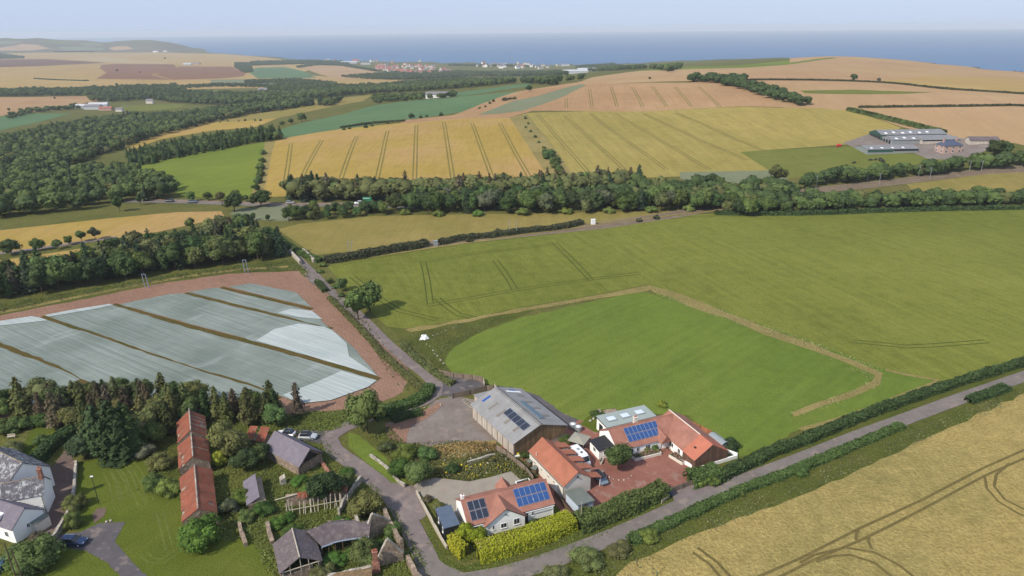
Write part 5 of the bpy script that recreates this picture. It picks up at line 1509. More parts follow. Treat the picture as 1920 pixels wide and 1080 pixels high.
    b.build('roof_tiles', M['oldred'], r)
    MB().box(2.0, ln, 1.1, 1.6, -0.1, 2.6).build('back_wall', M['stone'], r)
    # red roof scrap
    a = Vector(P(462, 832)); r = empty('collapsed_shed', a, R_(-8), 'scrap of red pantiled roof half buried in bushes beside the white car', 'ruined building')
    MB().box(0, 4.4, 0, 2.5, -0.1, 1.2).build('wall', M['stone'], r)
    b = MB()
    for i in range(13):
        if i in (5, 6): continue
        x = i * 0.36
        b.slab([(x, -0.6, 1.3), (x + 0.34, -0.6, 1.3), (x + 0.34, 2.6, 3.0), (x, 2.6, 3.0)], 0.07)
    b.build('roof', M['oldred'], r)
    # ivy-smothered slate roof
    r = empty('ivy_shed', P(480, 932), R_(-65), 'low shed smothered in ivy with only an oval of blue slates showing', 'ruined building')
    MB().box(-4, 4, -1.6, 1.6, -0.1, 1.6).build('wall', M['stone'], r)
    MB().slab([(-4, -1.9, 1.5), (4, -1.9, 1.5), (4, 0.6, 2.7), (-4, 0.6, 2.7)], 0.1).build('roof', M['slate'], r)
ruins()

# ------------------------------------------------------------------ cars, van
def paint(name, c, rough=0.3):
    return plain_mat(name, c, rough, 0.03, 1.0, 0.5, 0.2)
def car(x, y, z, rz, col, label, L=4.5, Wd=1.8, Hh=1.5, estate=True, roofm=None, group=None, simple=False):
    r = empty('parked_car' if not simple else 'car', (x, y, z), rz, label, 'car', group)
    pm = paint('car_paint', col)
    h = L / 2; w = Wd / 2; belt = Hh * 0.6
    def ring(xx, ww, zb, zt, tuck=0.06):
        return [(xx, -ww + tuck, zb), (xx, -ww, zb + 0.2), (xx, -ww, zt - 0.15), (xx, -ww + 0.12, zt), (xx, ww - 0.12, zt), (xx, ww, zt - 0.15), (xx, ww, zb + 0.2), (xx, ww - tuck, zb)]
    MB().loft([ring(-h, w * 0.86, 0.35, belt * 0.9), ring(-h + 0.2, w * 0.97, 0.22, belt), ring(-h * 0.4, w, 0.2, belt), ring(h * 0.35, w, 0.2, belt), ring(h * 0.5, w * 0.99, 0.2, belt * 0.97),
               ring(h - 0.25, w * 0.94, 0.22, belt * 0.86), ring(h, w * 0.78, 0.35, belt * 0.7)]).build('body', pm, r, False)
    xr = -h + (0.28 if estate else 0.5)
    def cab(xx, ww, z): return [(xx, -ww, z), (xx, ww, z)]
    b = MB(); t = Hh
    pts_b = [(xr, w * 0.9), (h * 0.42, w * 0.9)]; pts_t = [(xr + 0.38, w * 0.72), (h * 0.1, w * 0.72)]
    V = [(pts_b[0][0], -pts_b[0][1], belt - 0.03), (pts_b[1][0], -pts_b[1][1], belt - 0.05), (pts_b[1][0], pts_b[1][1], belt - 0.05), (pts_b[0][0], pts_b[0][1], belt - 0.03),
         (pts_t[0][0], -pts_t[0][1], t - 0.06), (pts_t[1][0], -pts_t[1][1], t - 0.06), (pts_t[1][0], pts_t[1][1], t - 0.06), (pts_t[0][0], pts_t[0][1], t - 0.06)]
    b.add(V, [(0,3,2,1),(4,5,6,7),(0,1,5,4),(1,2,6,5),(2,3,7,6),(3,0,4,7)]).build('windows', M['glass'], r)
    MB().loft([[(pts_t[0][0] - 0.06, s * w * 0.74, t - 0.055) for s in (-1, 1)] + [(pts_t[0][0] + 0.1, s * w * 0.6, t) for s in (1, -1)], [(pts_t[1][0] + 0.04, s * w * 0.74, t - 0.055) for s in (-1, 1)] + [(pts_t[1][0] - 0.15, s * w * 0.6, t) for s in (1, -1)]]).build('roof', roofm or pm, r)
    if simple: return r
    for sx in (-h * 0.6, h * 0.6):
        for sy in (-1, 1):
            wh = MB().tube((0, -0.11, 0), (0, 0.11, 0), 0.33, 0, 12).build('wheel', M['dark'], r, False)
            wh.location = (sx, sy * (w - 0.08), 0.33)
            MB().tube((0, sy * 0.112, 0), (0, sy * 0.13, 0), 0.2, 0, 10).build('rim', M['alu'], wh)
    for sy in (-1, 1):
        MB().box(h - 0.22, h - 0.08, sy * w * 0.6 - 0.16, sy * w * 0.6 + 0.16, belt * 0.66, belt * 0.84).build('headlight', M['alu'], r)
        MB().box(-h - 0.02, -h + 0.12, sy * w * 0.68 - 0.12, sy * w * 0.68 + 0.12, belt * 0.68, belt * 0.95).build('tail_light', M['redlamp'], r)
        MB().box(h * 0.3, h * 0.3 + 0.14, sy * (w + 0.1) - 0.09, sy * (w + 0.1) + 0.09, belt, belt + 0.14).build('mirror', pm, r)
    for k, (a0, a1) in enumerate(((-0.15, -0.1),)):
        for sy in (-1, 1):
            MB().tube((pts_t[0][0] + 0.1, sy * w * 0.66, t + 0.02), (pts_t[1][0] - 0.1, sy * w * 0.66, t + 0.02), 0.025).build('roof_rail', M['alu'], r)
    return r
M['redlamp'] = plain_mat('red_lamp_glass', srf(180, 30, 40, 0.8), 0.3, 0.05)
p = G(139, 1020); car(p[0], p[1], 0.1, R_(-2), (0.012, 0.028, 0.08, 1), 'dark blue estate car standing at the end of the stone wall on the tarmac drive', 4.7, 1.85, 1.5)
p = G(537, 817); car(p[0], p[1], 0.08, R_(172), (0.75, 0.76, 0.76, 1), 'white car with a black glass roof half hidden behind the slate barn', 4.2, 1.78, 1.55, roofm=M['glass'])
p = G(578, 822); car(p[0], p[1], 0.08, R_(-2), (0.42, 0.44, 0.46, 1), 'silver car with a dark roof parked on the spur beside the lane', 4.1, 1.75, 1.5, roofm=M['dark'])
car(17.3, 114.3, 0.08, R_(-67), (0.16, 0.2, 0.25, 1), 'blue-grey car with a dark roof parked on the red paving beside the lean-to bays', 4.4, 1.8, 1.45, roofm=M['dark'])
for (px, py), c, lab, ang in (((318, 379), (0.05, 0.05, 0.06, 1), 'black car on the left end of the main road', 180), ((362, 381), (0.08, 0.1, 0.13, 1), 'dark car on the main road between the roadside shrubs', 0),
                         ((545, 382), (0.3, 0.32, 0.34, 1), 'grey car on the main road where the tall belt begins', 0), ((672, 383), (0.8, 0.8, 0.8, 1), 'white car on the main road near the green road sign', 180), ((783, 387), (0.8, 0.8, 0.8, 1), 'white van-like car on the main road at the gap in the belt', 0)):
    p = G(px, py); car(p[0], p[1], float(Hs(*p)) + 0.25, R_(ang - 1), c, lab, 4.6, 1.9, 1.6, simple=True)
def camper():
    r = empty('camper_van', (13.9, 120.4, 0.08), R_(-63), 'white camper van with a dark windscreen parked tight beside the lean-to bays', 'van')
    L, w = 5.6, 1.05
    def ring(x, ww, zt): return [(x, -ww, 0.35), (x, -ww, zt - 0.2), (x, -ww + 0.18, zt), (x, ww - 0.18, zt), (x, ww, zt - 0.2), (x, ww, 0.35)]
    MB().loft([ring(-L/2, w * 0.95, 2.5), ring(-L/2 + 0.2, w, 2.62), ring(L/2 - 1.6, w, 2.62), ring(L/2 - 1.2, w, 2.3), ring(L/2 - 0.5, w * 0.97, 1.35), ring(L/2, w * 0.85, 1.0)]).build('body', paint('van_paint', srf(240, 240, 240, 0.9)), r)
    MB().slab([(L/2 - 1.16, -w * 0.84, 2.26), (L/2 - 0.52, -w * 0.8, 1.44), (L/2 - 0.52, w * 0.8, 1.44), (L/2 - 1.16, w * 0.84, 2.26)], 0.02).build('windscreen', M['glass'], r).location = (0.03, 0, 0.03)
    MB().box(-1.2, -0.6, -0.3, 0.3, 2.62, 2.7).build('roof_hatch', M['metal'], r)
    MB().box(0.2, 0.6, -0.25, 0.25, 2.62, 2.72).build('roof_vent', M['dark'], r)
    for sx in (-L * 0.3, L * 0.32):
        for sy in (-1, 1):
            wh = MB().tube((0, -0.12, 0), (0, 0.12, 0), 0.36, 0, 12).build('wheel', M['dark'], r); wh.location = (sx, sy * 0.93, 0.36)
            MB().tube((0, sy * 0.122, 0), (0, sy * 0.14, 0), 0.2, 0, 10).build('rim', M['alu'], wh)
    for sy in (-1, 1): MB().box(L/2 - 0.1, L/2 + 0.03, sy * 0.7 - 0.14, sy * 0.7 + 0.14, 0.7, 0.9).build('headlight', M['alu'], r)
camper()
# ------------------------------------------------------------------ hedges
def hedge(pts, w, h, col, label, jit=0.17, wp=None, dens=26, leaf=0.24, name='hedge', group=None, parts=True, seg=2.0, low=False, closed=False):
    W3 = wp or [G(*q) for q in pts]
    L_ = smooth_line(W3, seg)
    n = len(L_)
    Z = [float(Hs(*q)) for q in L_]
    hh = [h * random.uniform(1 - jit, 1 + jit * 0.9) for _ in L_]; ww = [w * random.uniform(1 - jit, 1 + jit) for _ in L_]
    lf, rt = ribbon_pts(L_, ww)
    # inner mass
    sec = []
    for i in range(n):
        c = L_[i]; z = Z[i]; k = 0.82; t = hh[i] * 0.86
        e = 0.35 if i in (0, n - 1) else 1
        a = (c[0] + (lf[i][0] - c[0]) * k * e, c[1] + (lf[i][1] - c[1]) * k * e); b = (c[0] + (rt[i][0] - c[0]) * k * e, c[1] + (rt[i][1] - c[1]) * k * e)
        m1 = (c[0] + (a[0] - c[0]) * 0.7, c[1] + (a[1] - c[1]) * 0.7); m2 = (c[0] + (b[0] - c[0]) * 0.7, c[1] + (b[1] - c[1]) * 0.7)
        sec += [(a[0], a[1], z), (a[0], a[1], z + t * 0.7), (m1[0], m1[1], z + t), (m2[0], m2[1], z + t), (b[0], b[1], z + t * 0.7), (b[0], b[1], z)]
    V = np.array(sec); F = []
    for i in range(n - 1):
        for j in range(5): F.append((i*6+j, i*6+j+1, (i+1)*6+j+1, (i+1)*6+j))
    F.append((0, 1, 4, 5)); F.append((1, 2, 3, 4)); o_ = (n - 1) * 6; F.append((o_, o_+1, o_+4, o_+5)); F.append((o_+1, o_+2, o_+3, o_+4))
    F = np.array(F)
    # leafy skin
    ln = sum(math.dist(L_[i], L_[i + 1]) for i in range(n - 1))
    cnt = int(ln * (w + 2 * h) * dens)
    cnt = min(cnt, 26000)
    ti = rng.uniform(0, n - 1.001, cnt); ii = ti.astype(int); ft = ti - ii
    La, Ra, Za = np.array(lf), np.array(rt), np.array(Z); Ha = np.array(hh)
    l = La[ii] * (1 - ft[:, None]) + La[ii + 1] * ft[:, None]; r_ = Ra[ii] * (1 - ft[:, None]) + Ra[ii + 1] * ft[:, None]
    z = Za[ii] * (1 - ft) + Za[ii + 1] * ft; Hh = Ha[ii] * (1 - ft) + Ha[ii + 1] * ft
    s = rng.uniform(0, w + 2 * h, cnt)
    side = np.where(s < h, 0, np.where(s > h + w, 2, 1))
    u = np.where(side == 0, 0, np.where(side == 2, 1, (s - h) / w)); v = np.where(side == 0, s / h, np.where(side == 2, (2 * h + w - s) / h, 1))
    bulge = 1 - 0.16 * (2 * np.abs(u - 0.5)) ** 2
    u2 = 0.5 + (u - 0.5) * np.where(side == 1, 1, 1 - 0.22 * v ** 2) * rng.uniform(0.85, 1.12, cnt)
    pos = np.concatenate([l * (1 - u2[:, None]) + r_ * u2[:, None], (z + Hh * v * np.where(side == 1, bulge, 0.92) * rng.uniform(0.88, 1.08, cnt))[:, None]], 1)
    out = (r_ - l); out /= np.linalg.norm(out, axis=1, keepdims=True) + 1e-9
    nr = np.concatenate([out * np.where(side == 0, -1, np.where(side == 2, 1, 0))[:, None], np.where(side == 1, 1.0, 0.35)[:, None]], 1)
    V2, F2 = leaf_quads(pos, nr, leaf, rng, 0.45)
    cl = np.sin(pos[:, 0] * 0.9) * np.sin(pos[:, 1] * 0.8 + 1) * 0.12
    T2 = np.clip(0.45 + (cl + rng.normal(0, 0.15, cnt)) * (1 if jit > 0.05 else 0.45), 0, 1)
    Vj, Fj, Tj = join_parts([(V, F, 0.4), (V2, F2, T2)])
    c0 = L_[n // 2]; org = np.array([c0[0], c0[1], Z[n // 2]])
    me = raw_mesh(name, Vj - org, Fj, Tj, [M['leaf']])
    ob = bpy.data.objects.new(name, me); COL.objects.link(ob); ob.location = org
    c = GREEN[col] if isinstance(col, str) else col
    ob.color = (c[0], c[1], c[2], 1)
    return tag(ob, label, 'hedge', group)
hedge([(1330,908),(1400,874),(1450,850),(1500,832),(1600,790),(1700,753),(1800,719),(1920,682),(2060,640)], 2.5, 1.7, 'dark', 'long clipped hedge between the mown paddock and the tarmac road', dens=22)
hedge([(1082,990),(1130,975),(1180,955),(1225,935),(1245,925)], 3.6, 2.6, 'mid', 'tall bushy hedge between the red paved yard and the road')
hedge([(1180,1018),(1240,990),(1300,962),(1400,918),(1500,880),(1600,838),(1690,800)], 2.2, 1.0, 'mid', 'low shaggy hedge between the road and the ripe wheat', dens=20)
hedge([(1815,755),(1850,742),(1885,730)], 2.4, 1.3, 'dark', 'short dark hedge piece by the road at the right frame edge')
hedge([(1290,906),(1320,900),(1345,890)], 4.0, 2.4, 'mid', 'bushy hedge clump between the yard gate and the white boundary wall')
hedge([(618,560),(650,592),(690,634),(720,668),(760,705),(795,735)], 1.7, 1.0, 'olive', 'rough hedge between the lane and the bare red soil strip')
hedge([(595,530),(610,548)], 1.8, 1.2, 'dark', 'short hedge along the left of the lane just below the bridge')
hedge([(755,648),(790,682),(830,712),(850,722)], 1.8, 1.1, 'olive', 'rough hedge on the paddock side of the lane above the junction')
hedge([(700,786),(735,772),(770,760),(797,746),(805,730)], 3.2, 1.7, 'mid', 'curving hedge inside the lane bend at the foot of the soil field')
hedge([(735,790),(760,783),(790,775)], 2.6, 1.2, 'dark', 'short hedge between the lane and the concrete yard')
hedge([(610,492),(660,485),(720,474),(780,464),(800,460)], 5, 2.4, 'gorse', 'dark scrub hedge along the railway from the bridge', dens=10, leaf=0.4)
hedge([(825,458),(870,449),(930,443),(990,435),(1040,430),(1090,420)], 4, 2.0, 'gorse', 'patchy scrub hedge along the railway further from the bridge', dens=9, leaf=0.4)
hedge([(500,432),(530,455),(560,475),(600,492)], 3, 1.6, 'mid', 'hedge along the hay meadow down to the railway bridge', dens=10, leaf=0.4)
hedge([(60,880),(78,862),(95,842),(120,822),(150,808)], 3.0, 2.2, 'dark', 'dark curving garden hedge between the garden lawn and the gravel drive')
hedge([(46,925),(52,905),(60,885)], 2.6, 2.0, 'dark', 'dark hedge end behind the white farmhouse gable')
GOLDC = (0.32, 0.33, 0.025)
hedge(None, 3.9, 2.5, GOLDC, 'broad clipped golden-yellow hedge along the road side of the white bungalow', wp=[(-6.4, 93.2), (-2.5, 94.6), (2.5, 96.8), (6.5, 98.8), (10.4, 101.2)], dens=50, leaf=0.15, jit=0.03)
hedge(None, 2.0, 2.5, GOLDC, 'short golden-yellow hedge return on the cabin side of the white bungalow plot', wp=[(-10.9, 96.6), (-10.0, 94.8), (-8.6, 93.2)], dens=50, leaf=0.15, jit=0.03)
hedge([(1402,151),(1600,153),(1680,157.5),(1780,168),(1920,177),(1990,182)], 3, 1.5, 'gorse', 'long hedge line across the far stubble hill', dens=2.5, leaf=0.8, seg=8)
hedge([(1610,202),(1700,201),(1800,200),(1990,201)], 3, 1.4, 'gorse', 'straight hedge line below the far yellow hill field', dens=2.5, leaf=0.8, seg=8)
hedge([(1590,207),(1640,219),(1700,234),(1770,250)], 5, 2.6, 'mid', 'slanting hedge running down to the grey farm sheds', dens=3, leaf=0.8, seg=7)
hedge([(484,345),(487,325),(490,312)], 2.5, 1.5, 'mid', 'ragged hedge between the bright green field and the golden field', dens=3, leaf=0.7, seg=7)
hedge([(65,148),(100,150),(165,152)], 6, 2.5, 'dark', 'thin hedge line in the far left stubble', dens=1, leaf=1.4, seg=20)
hedge([(640,240),(700,232),(760,228)], 3, 1.6, 'gorse', 'broken hedge along the crest above the golden field', dens=2, leaf=0.7, seg=7)
hedge([(1340,402),(1500,403),(1700,396),(1920,392),(2040,390)], 3, 1.8, 'dark', 'low hedge along the top edge of the green barley', dens=4, leaf=0.6, seg=6)

# ------------------------------------------------------------------ single trees and shrubs: base pixel, height, width factor, colour
T1 = [('broad',690,812,11.5,0.85,'mid','large round broadleaf tree inside the bend of the lane by the concrete yard'),
 ('broad',672,600,10.5,1.05,'mid','nearer of the two big trees leaning over the lane'),
 ('broad',694,583,10.5,0.95,'mid','farther of the two big trees beside the lane'),
 ('broad',643,545,5.0,1.0,'dark','small round tree by the lane, uphill of the two big ones'),
 ('broad',1158,881,6.4,1.05,'mid','spreading yard tree in its ring of white stones on the red paving'),
 ('bush',377,1018,6.2,1.05,'ivy','great ivy mound swallowing the front gable of the red byre'),
 ('bush',404,1008,1.6,0.9,(0.16,0.03,0.03),'small dark red shrub at the foot of the ivy mound'),
 ('bush',322,925,3.8,1.0,'lite','yellow-green bush beside the left wall of the red byre'),
 ('bush',292,915,3.4,1.1,'mid','dark bush by the lawn edge left of the yellow-green bush'),
 ('bush',300,878,3.6,1.3,'olive','wide bramble bush above the lawn, left of the byre'),
 ('bush',275,855,3.0,1.2,'grey','greyish bramble clump at the top corner of the lawn'),
 ('bush',345,935,1.8,0.9,'ivy','low ivy tuft climbing the byre wall'),
 ('broad',430,860,9.0,1.05,'olive','tall ash-coloured tree leaning over the byre roof'),
 ('broad',462,880,5.5,1.2,'dark','dark thorn tree left of the slate barn'),
 ('broad',492,868,5.0,1.1,'dark','dark round bush tree next to the scrap of red roof'),
 ('bush',412,868,3.0,0.9,'yel','small bright yellow-green bush by the byre'),
 ('bush',448,850,4.0,1.1,'mid','mid green bush under the conifers behind the byre'),
 ('bush',455,940,2.6,1.2,'ivy','ivy mound left of the oval of blue slates'),
 ('bush',498,960,2.6,1.3,'ivy','ivy mound below the oval of blue slates'),
 ('bush',462,975,2.2,1.3,'mid','nettle patch by the wall stubs'),
 ('bush',430,960,3.0,1.1,'grey','flowering elder beside the red byre'),
 ('bush',520,985,1.8,1.4,'ivy','bramble mound at the left end of the cart shed skeleton'),
 ('broad',612,940,7.4,1.1,'dark','dark round tree above the cart shed skeleton'),
 ('bush',645,915,3.6,1.0,'mid','bright bush at the right foot of the dark round tree'),
 ('bush',690,965,5.4,1.05,'olive','big rounded olive bush between the stone gable and the lane'),
 ('bush',738,1000,2.4,1.0,'mid','small bush against the roadside stone wall'),
 ('bush',686,1050,4.0,1.05,'olive','round yellow-green bush in front of the pointed stone gable'),
 ('bush',750,1030,1.6,1.1,'brown','withered shrub on the roadside wall end'),
 ('bush',606,1085,2.8,1.1,'olive','bush in front of the squat slate byre, lower edge'),
 ('bush',60,1064,5.6,1.3,'mid','large dark garden bush in front of the nearest white cottage'),
 ('bush',70,1010,1.8,1.2,'brown','withered flower bed beside the white cottage'),
 ('bush',72,945,2.6,1.0,'olive','yellowish shrub left against the stone wall top'),
 ('bush',142,955,3.2,1.0,'olive','yellowish shrub where the stone walls meet beside the drive'),
 ('bush',138,985,3.0,0.9,'mid','dark shrub along the curved stone wall'),
 ('broad',160,855,6.0,1.1,'spruce','dark drooping yew at the top end of the gravel drive'),
 ('conifer',225,858,14.0,1.3,'dark','broad dark green cypress, tallest tree above the lawn'),
 ('conifer',252,850,12.0,1.1,'mid','dark green cypress on the right shoulder of the tallest one'),
 ('conifer',190,850,12.0,1.2,'dark','dark green cypress on the left shoulder of the tallest one'),
 ('bush',85,835,3.0,1.0,'mid','round bush standing in the garden lawn'),
 ('bush',30,850,3.2,1.2,'olive','yellow-green bush at the left edge above the farmhouse roof'),
 ('bush',35,805,3.4,1.5,'mid','garden thicket by the small stone paths'),
 ('bush',85,790,3.4,1.5,'mid','garden thicket under the shelter belt'),
 ('bush',8,810,3.4,1.4,'dark','dark garden thicket at the left frame edge'),
 ('bush',880,1012,4.0,0.8,(0.2,0.24,0.015),'bright yellow-green shrub at the left corner of the white bungalow'),
 ('bush',898,1015,3.2,0.9,(0.2,0.24,0.015),'second bright yellow-green shrub, right of the corner one'),
 ('bush',1002,990,2.0,0.9,'dark','small dark green shrub poking above the golden hedge'),
 ('bush',825,955,1.6,1.4,'olive','flowering shrub bed on the gravel forecourt beside the dark cabin'),
 ('bush',800,940,1.3,1.3,'brown','brownish shrub at the corner of the gravel forecourt'),
 ('broad',782,905,5.0,1.3,'mid','dark bushy tree at the end of the mown triangle'),
 ('broad',752,895,4.4,1.2,'ivy','bright green bush tree beside the mown triangle'),
 ('bush',760,858,3.0,1.4,'lite','pale bush above the mown triangle'),
 ('bush',800,860,2.8,1.5,'mid','dark bramble below the concrete yard'),
 ('bush',725,845,2.2,1.4,'olive','rough grass tussock bush by the thin wall'),
 ('bush',848,885,2.0,1.2,'dark','dark clump at the edge of the wild flower garden'),
 ('bush',1372,842,2.8,1.1,'dark','round dark bush at the south-east corner of the L-shaped bungalow'),
 ('bush',1241,762,1.8,1.0,'yel','small yellow shrub behind the flat roof'),
 ('bush',1212,850,1.6,0.9,'olive','left potted shrub in the long planter'),
 ('bush',1228,846,1.7,0.9,'mid','right potted shrub in the long planter'),
 ('bush',1060,828,1.8,1.5,'mid','low bush between the big barn and the orange roof'),
 ('bush',985,858,1.5,1.3,'mid','small shrubs at the foot of the barn gable'),
 ('bush',1140,790,1.4,1.4,'olive','garden shrub behind the L-shaped bungalow'),
 ('bush',1120,780,1.4,1.6,'mid','garden shrub beside the patio table'),
 ('bush',1500,888,1.8,1.3,'mid','round bush in the low hedge opposite the paddock corner'),
 ('bush',1390,928,1.4,1.1,'lite','small pale bush in the low hedge by the road'),
 ('bush',1215,1012,2.0,1.6,'lite','pale green bush at the near end of the low hedge'),
 ('bush',1100,1055,2.4,1.6,'olive','rough bush on the roadside bank at the lower edge'),
 ('bush',1040,1085,2.2,1.8,'olive','rough bush on the bank just inside the lower edge'),
 ('bush',1160,1035,1.8,1.8,'dry' if 'dry' in GREEN else 'olive','dry bush on the bank beside the wheat'),
 ('broad',771,224,7,1.1,'dark','lone dark tree on the crest above the golden tramlined field'),
 ('broad',566,228,11,1.2,'dark','big dark tree at the corner of the far green field'),
 ('broad',546,232,7,1.2,'dark','lower dark tree left of the big one at the far green field'),
 ('broad',529,236,6,1.2,'dark','third dark tree, farthest left at the corner of the far green field'),
 ('broad',992,172,10,1.1,'dark','pair-topped dark tree on the slope under the far white sheds'),
 ('broad',1018,160,10,0.9,'dark','left tree of a close pair on the far slope'),
 ('broad',1030,159,11,0.9,'dark','right tree of a close pair on the far slope'),
 ('broad',1050,155,14,1.2,'dark','round tree at the left end of the far clump'),
 ('broad',1068,154,12,1.3,'dark','middle tree of the far clump'),
 ('broad',1090,152,13,1.2,'dark','tree at the right end of the far clump'),
 ('broad',1602,152,9,1.0,'dark','dark tree standing on the far hedge line'),
 ('broad',1648,153,5,1.1,'grey','grey bushy tree right of the one on the far hedge line'),
 ('broad',1218,149,4,1.2,'dark','tiny lone bush on the far pale field'),
 ('broad',1862,295,12,1.15,'dark','big dark tree beside the pink farmhouse'),
 ('broad',1880,292,11,1.1,'dark','second big dark tree beside the pink farmhouse'),
 ('broad',1456,346,12,1.1,'olive','tall pale tree standing above the belt near the bean field'),
 ('broad',361,378,6,1.0,'mid','first round shrub beside the main road'),
 ('broad',391,376,5,1.2,'mid','second round shrub beside the main road'),
 ('broad',414,378,6,0.9,'olive','thin pale tree beside the main road'),
 ('broad',443,375,6,0.9,'mid','slim tree beside the main road'),
 ('broad',440,396,10,1.1,'dark','dark round tree in front of the main road'),
 ('broad',490,387,9,1.4,'dark','wide dark tree at the foot of the ragged hedge'),
 ('broad',461,378,4,1.2,'mid','little round shrub beside the main road'),
 ('broad',264,385,7,0.7,'dark','slim dark tree at the edge of the valley wood'),
 ('broad',225,397,9,0.8,'dark','tall dark tree at the edge of the valley wood'),
 ('broad',22,478,7,1.3,'dark','darkest round tree on the farm track, left edge'),
 ('broad',73,470,6,1.0,'mid','second tree on the farm track'),
 ('broad',108,467,4.5,1.3,'dark','round shrub tree on the farm track'),
 ('broad',129,459,4.5,1.1,'mid','fourth tree on the farm track'),
 ('broad',154,453,5.5,1.0,'mid','fifth tree on the farm track'),
 ('broad',179,449,6,1.0,'grey','pale tree where the farm track reaches the plantation'),
 ('broad',358,430,6,0.9,'olive','thin pale tree on the golden field edge'),
 ('broad',475,413,4,0.8,'mid','left of two little trees on the grey-green strip'),
 ('broad',503,414,3.5,0.8,'dark','right of two little trees on the grey-green strip'),
 ('broad',219,134,9,1.3,'dark','lone dark bush tree between the far ploughed fields'),
 ('broad',263,137,8,1.0,'brown','lone brownish tree in the far ploughed field'),
 ('broad',220,162,10,1.0,'dark','round tree in front of the far left wood'),
 ('broad',103,186,6,1.0,'brown','lone reddish tree in the far left stubble'),
 ('broad',18,208,6,1.0,'dark','lone tree on the left edge stubble'),
 ('broad',309,111,14,1.3,'dark','little dark clump tree in the far coastal field')]
for k_, px, py, h, w_, col, lab in T1:
    p = G(px, py)
    put_tree(k_, p[0], p[1], h, col, lab, w=w_)
# rows of small bushes
def bushes(pts, h, col, group, label, w=1.1):
    for px, py in pts:
        p = G(px, py)
        put_tree('bush', p[0], p[1], h * random.uniform(0.8, 1.25), col, label, group, w=w)
bushes([(985,223),(990,233),(985,240),(994,248),(1004,258),(1010,268),(1020,278)], 2.4, 'mid', 'small bushes in the strip between the two barley fields', 'small bush in the strip between the two barley fields, upper part')
bushes([(1028,292),(1027,298),(1037,306),(1043,315),(1048,322),(1053,330),(1057,337)], 5, 'mid', 'large bushes in the strip between the two barley fields', 'large bush in the strip between the two barley fields, lower part')
bushes([(380,232),(396,231),(413,230),(428,228),(448,228),(460,227),(478,227),(488,227)], 2.6, 'dark', 'dotted bushes along the valley side field', 'little bush in the dotted row along the valley side field')
bushes([(685,240),(698,237),(727,232),(790,222),(800,219),(828,217),(899,204),(910,201),(918,195),(926,191),(645,244),(656,242)], 3.0, 'dark', 'dotted bushes on the crest below the far green field', 'little bush in the dotted row below the far green field')
bushes([(494,290),(492,305),(488,318),(490,330),(482,344),(480,356)], 4, 'mid', 'bushes in the strip beside the golden field', 'bush in the strip between the bright green and golden fields')
bushes([(955,187),(945,189),(965,186)], 4, 'gorse', 'gorse clumps on the far slope', 'gorse clump on the tan slope below the far clump of trees', 1.8)
bushes([(935,438),(880,453),(1062,427),(1075,425),(1200,416),(1230,411)], 2.6, 'gorse', 'scrub bushes dotted along the railway', 'scrub bush dotted along the railway beside the green barley')
bushes([(700,395),(760,402),(820,405),(900,404),(980,403),(1060,401),(1140,399),(1220,398),(1290,395)], 3.4, 'lite', 'bushes at the foot of the long belt', 'low bush at the foot of the long belt beside the hay meadow', 1.5)
bushes([(600,512),(618,530),(633,540),(607,500),(640,556),(655,560)], 1.6, 'mid', 'verge bushes along the lane below the bridge', 'verge bush along the lane below the bridge', 1.3)
bushes([(1335,905),(1310,908),(1360,890)], 2.0, 'lite', 'round bushes by the gateway', 'round pale bush beside the yard gateway')
bushes([(660,990),(548,1000),(540,975),(640,985),(720,1025),(735,1040),(628,1055),(655,1045),(600,905),(560,905),(580,920),(650,890)], 1.3, 'ivy', 'weed clumps among the ruins', 'knee-high weed clump among the ruins', 1.8)

# ------------------------------------------------------------------ tussocks and flowers on rough ground
def tufts(name, px, n, size, col, label, flowers=None, h=0.5, wp=None):
    poly = wp or [G(*q) for q in px]
    xs = [p[0] for p in poly]; ys = [p[1] for p in poly]
    X = rng.uniform(min(xs), max(xs), n); Y = rng.uniform(min(ys), max(ys), n)
    k = inside(poly, X, Y); X = X[k]; Y = Y[k]
    f = np.sin(X * 0.5 + 1) * np.sin(Y * 0.45) + rng.normal(0, 0.5, len(X)); kk = f > -0.4; X = X[kk]; Y = Y[kk]
    Z = Hs(X, Y) + 0.08 + rng.uniform(0, h, len(X)) * np.clip(0.5 + 0.5 * np.sin(X * 0.7) * np.cos(Y * 0.6), 0.1, 1)
    pos = np.stack([X, Y, Z], 1)
    V, F_ = leaf_quads(pos, np.tile([0, 0, 1.0], (len(X), 1)), size, rng, 0.7)
    T = np.clip(0.45 + 0.2 * np.sin(X * 0.35) * np.sin(Y * 0.3 + 2) + rng.normal(0, 0.09, len(X)), 0, 1)
    o0 = np.array([np.mean(xs), np.mean(ys), 0])
    me = raw_mesh(name, V - o0, F_, T, [M['leaf']])
    ob = bpy.data.objects.new(name, me); COL.objects.link(ob); ob.location = o0
    c = GREEN[col] if isinstance(col, str) else col
    ob.color = (c[0], c[1], c[2], 1)
    tag(ob, label, 'vegetation', kind='stuff')
    return ob
tufts('rough_grass', [(262,838),(300,800),(400,760),(600,790),(615,830),(660,880),(720,925),(760,985),(800,1060),(820,1120),(520,1120),(470,1010),(410,1015),(400,900),(300,890)], 60000, 0.16, (0.135, 0.17, 0.045), 'knee-high weeds and grass among the ruins', h=0.7)
tufts('wild_flowers', [(810,850),(870,855),(930,850),(985,852),(1010,890),(1000,920),(958,884),(880,903),(820,896),(790,905)], 12000, 0.2, 'olive', 'wild flower garden behind the gravel forecourt', h=0.8)
tufts('yellow_flowers', [(815,870),(870,860),(930,856),(985,870),(955,884),(880,900),(820,894)], 240, 0.22, (0.6, 0.5, 0.02), 'yellow blossoms dotted through the wild flower garden', h=1.0)
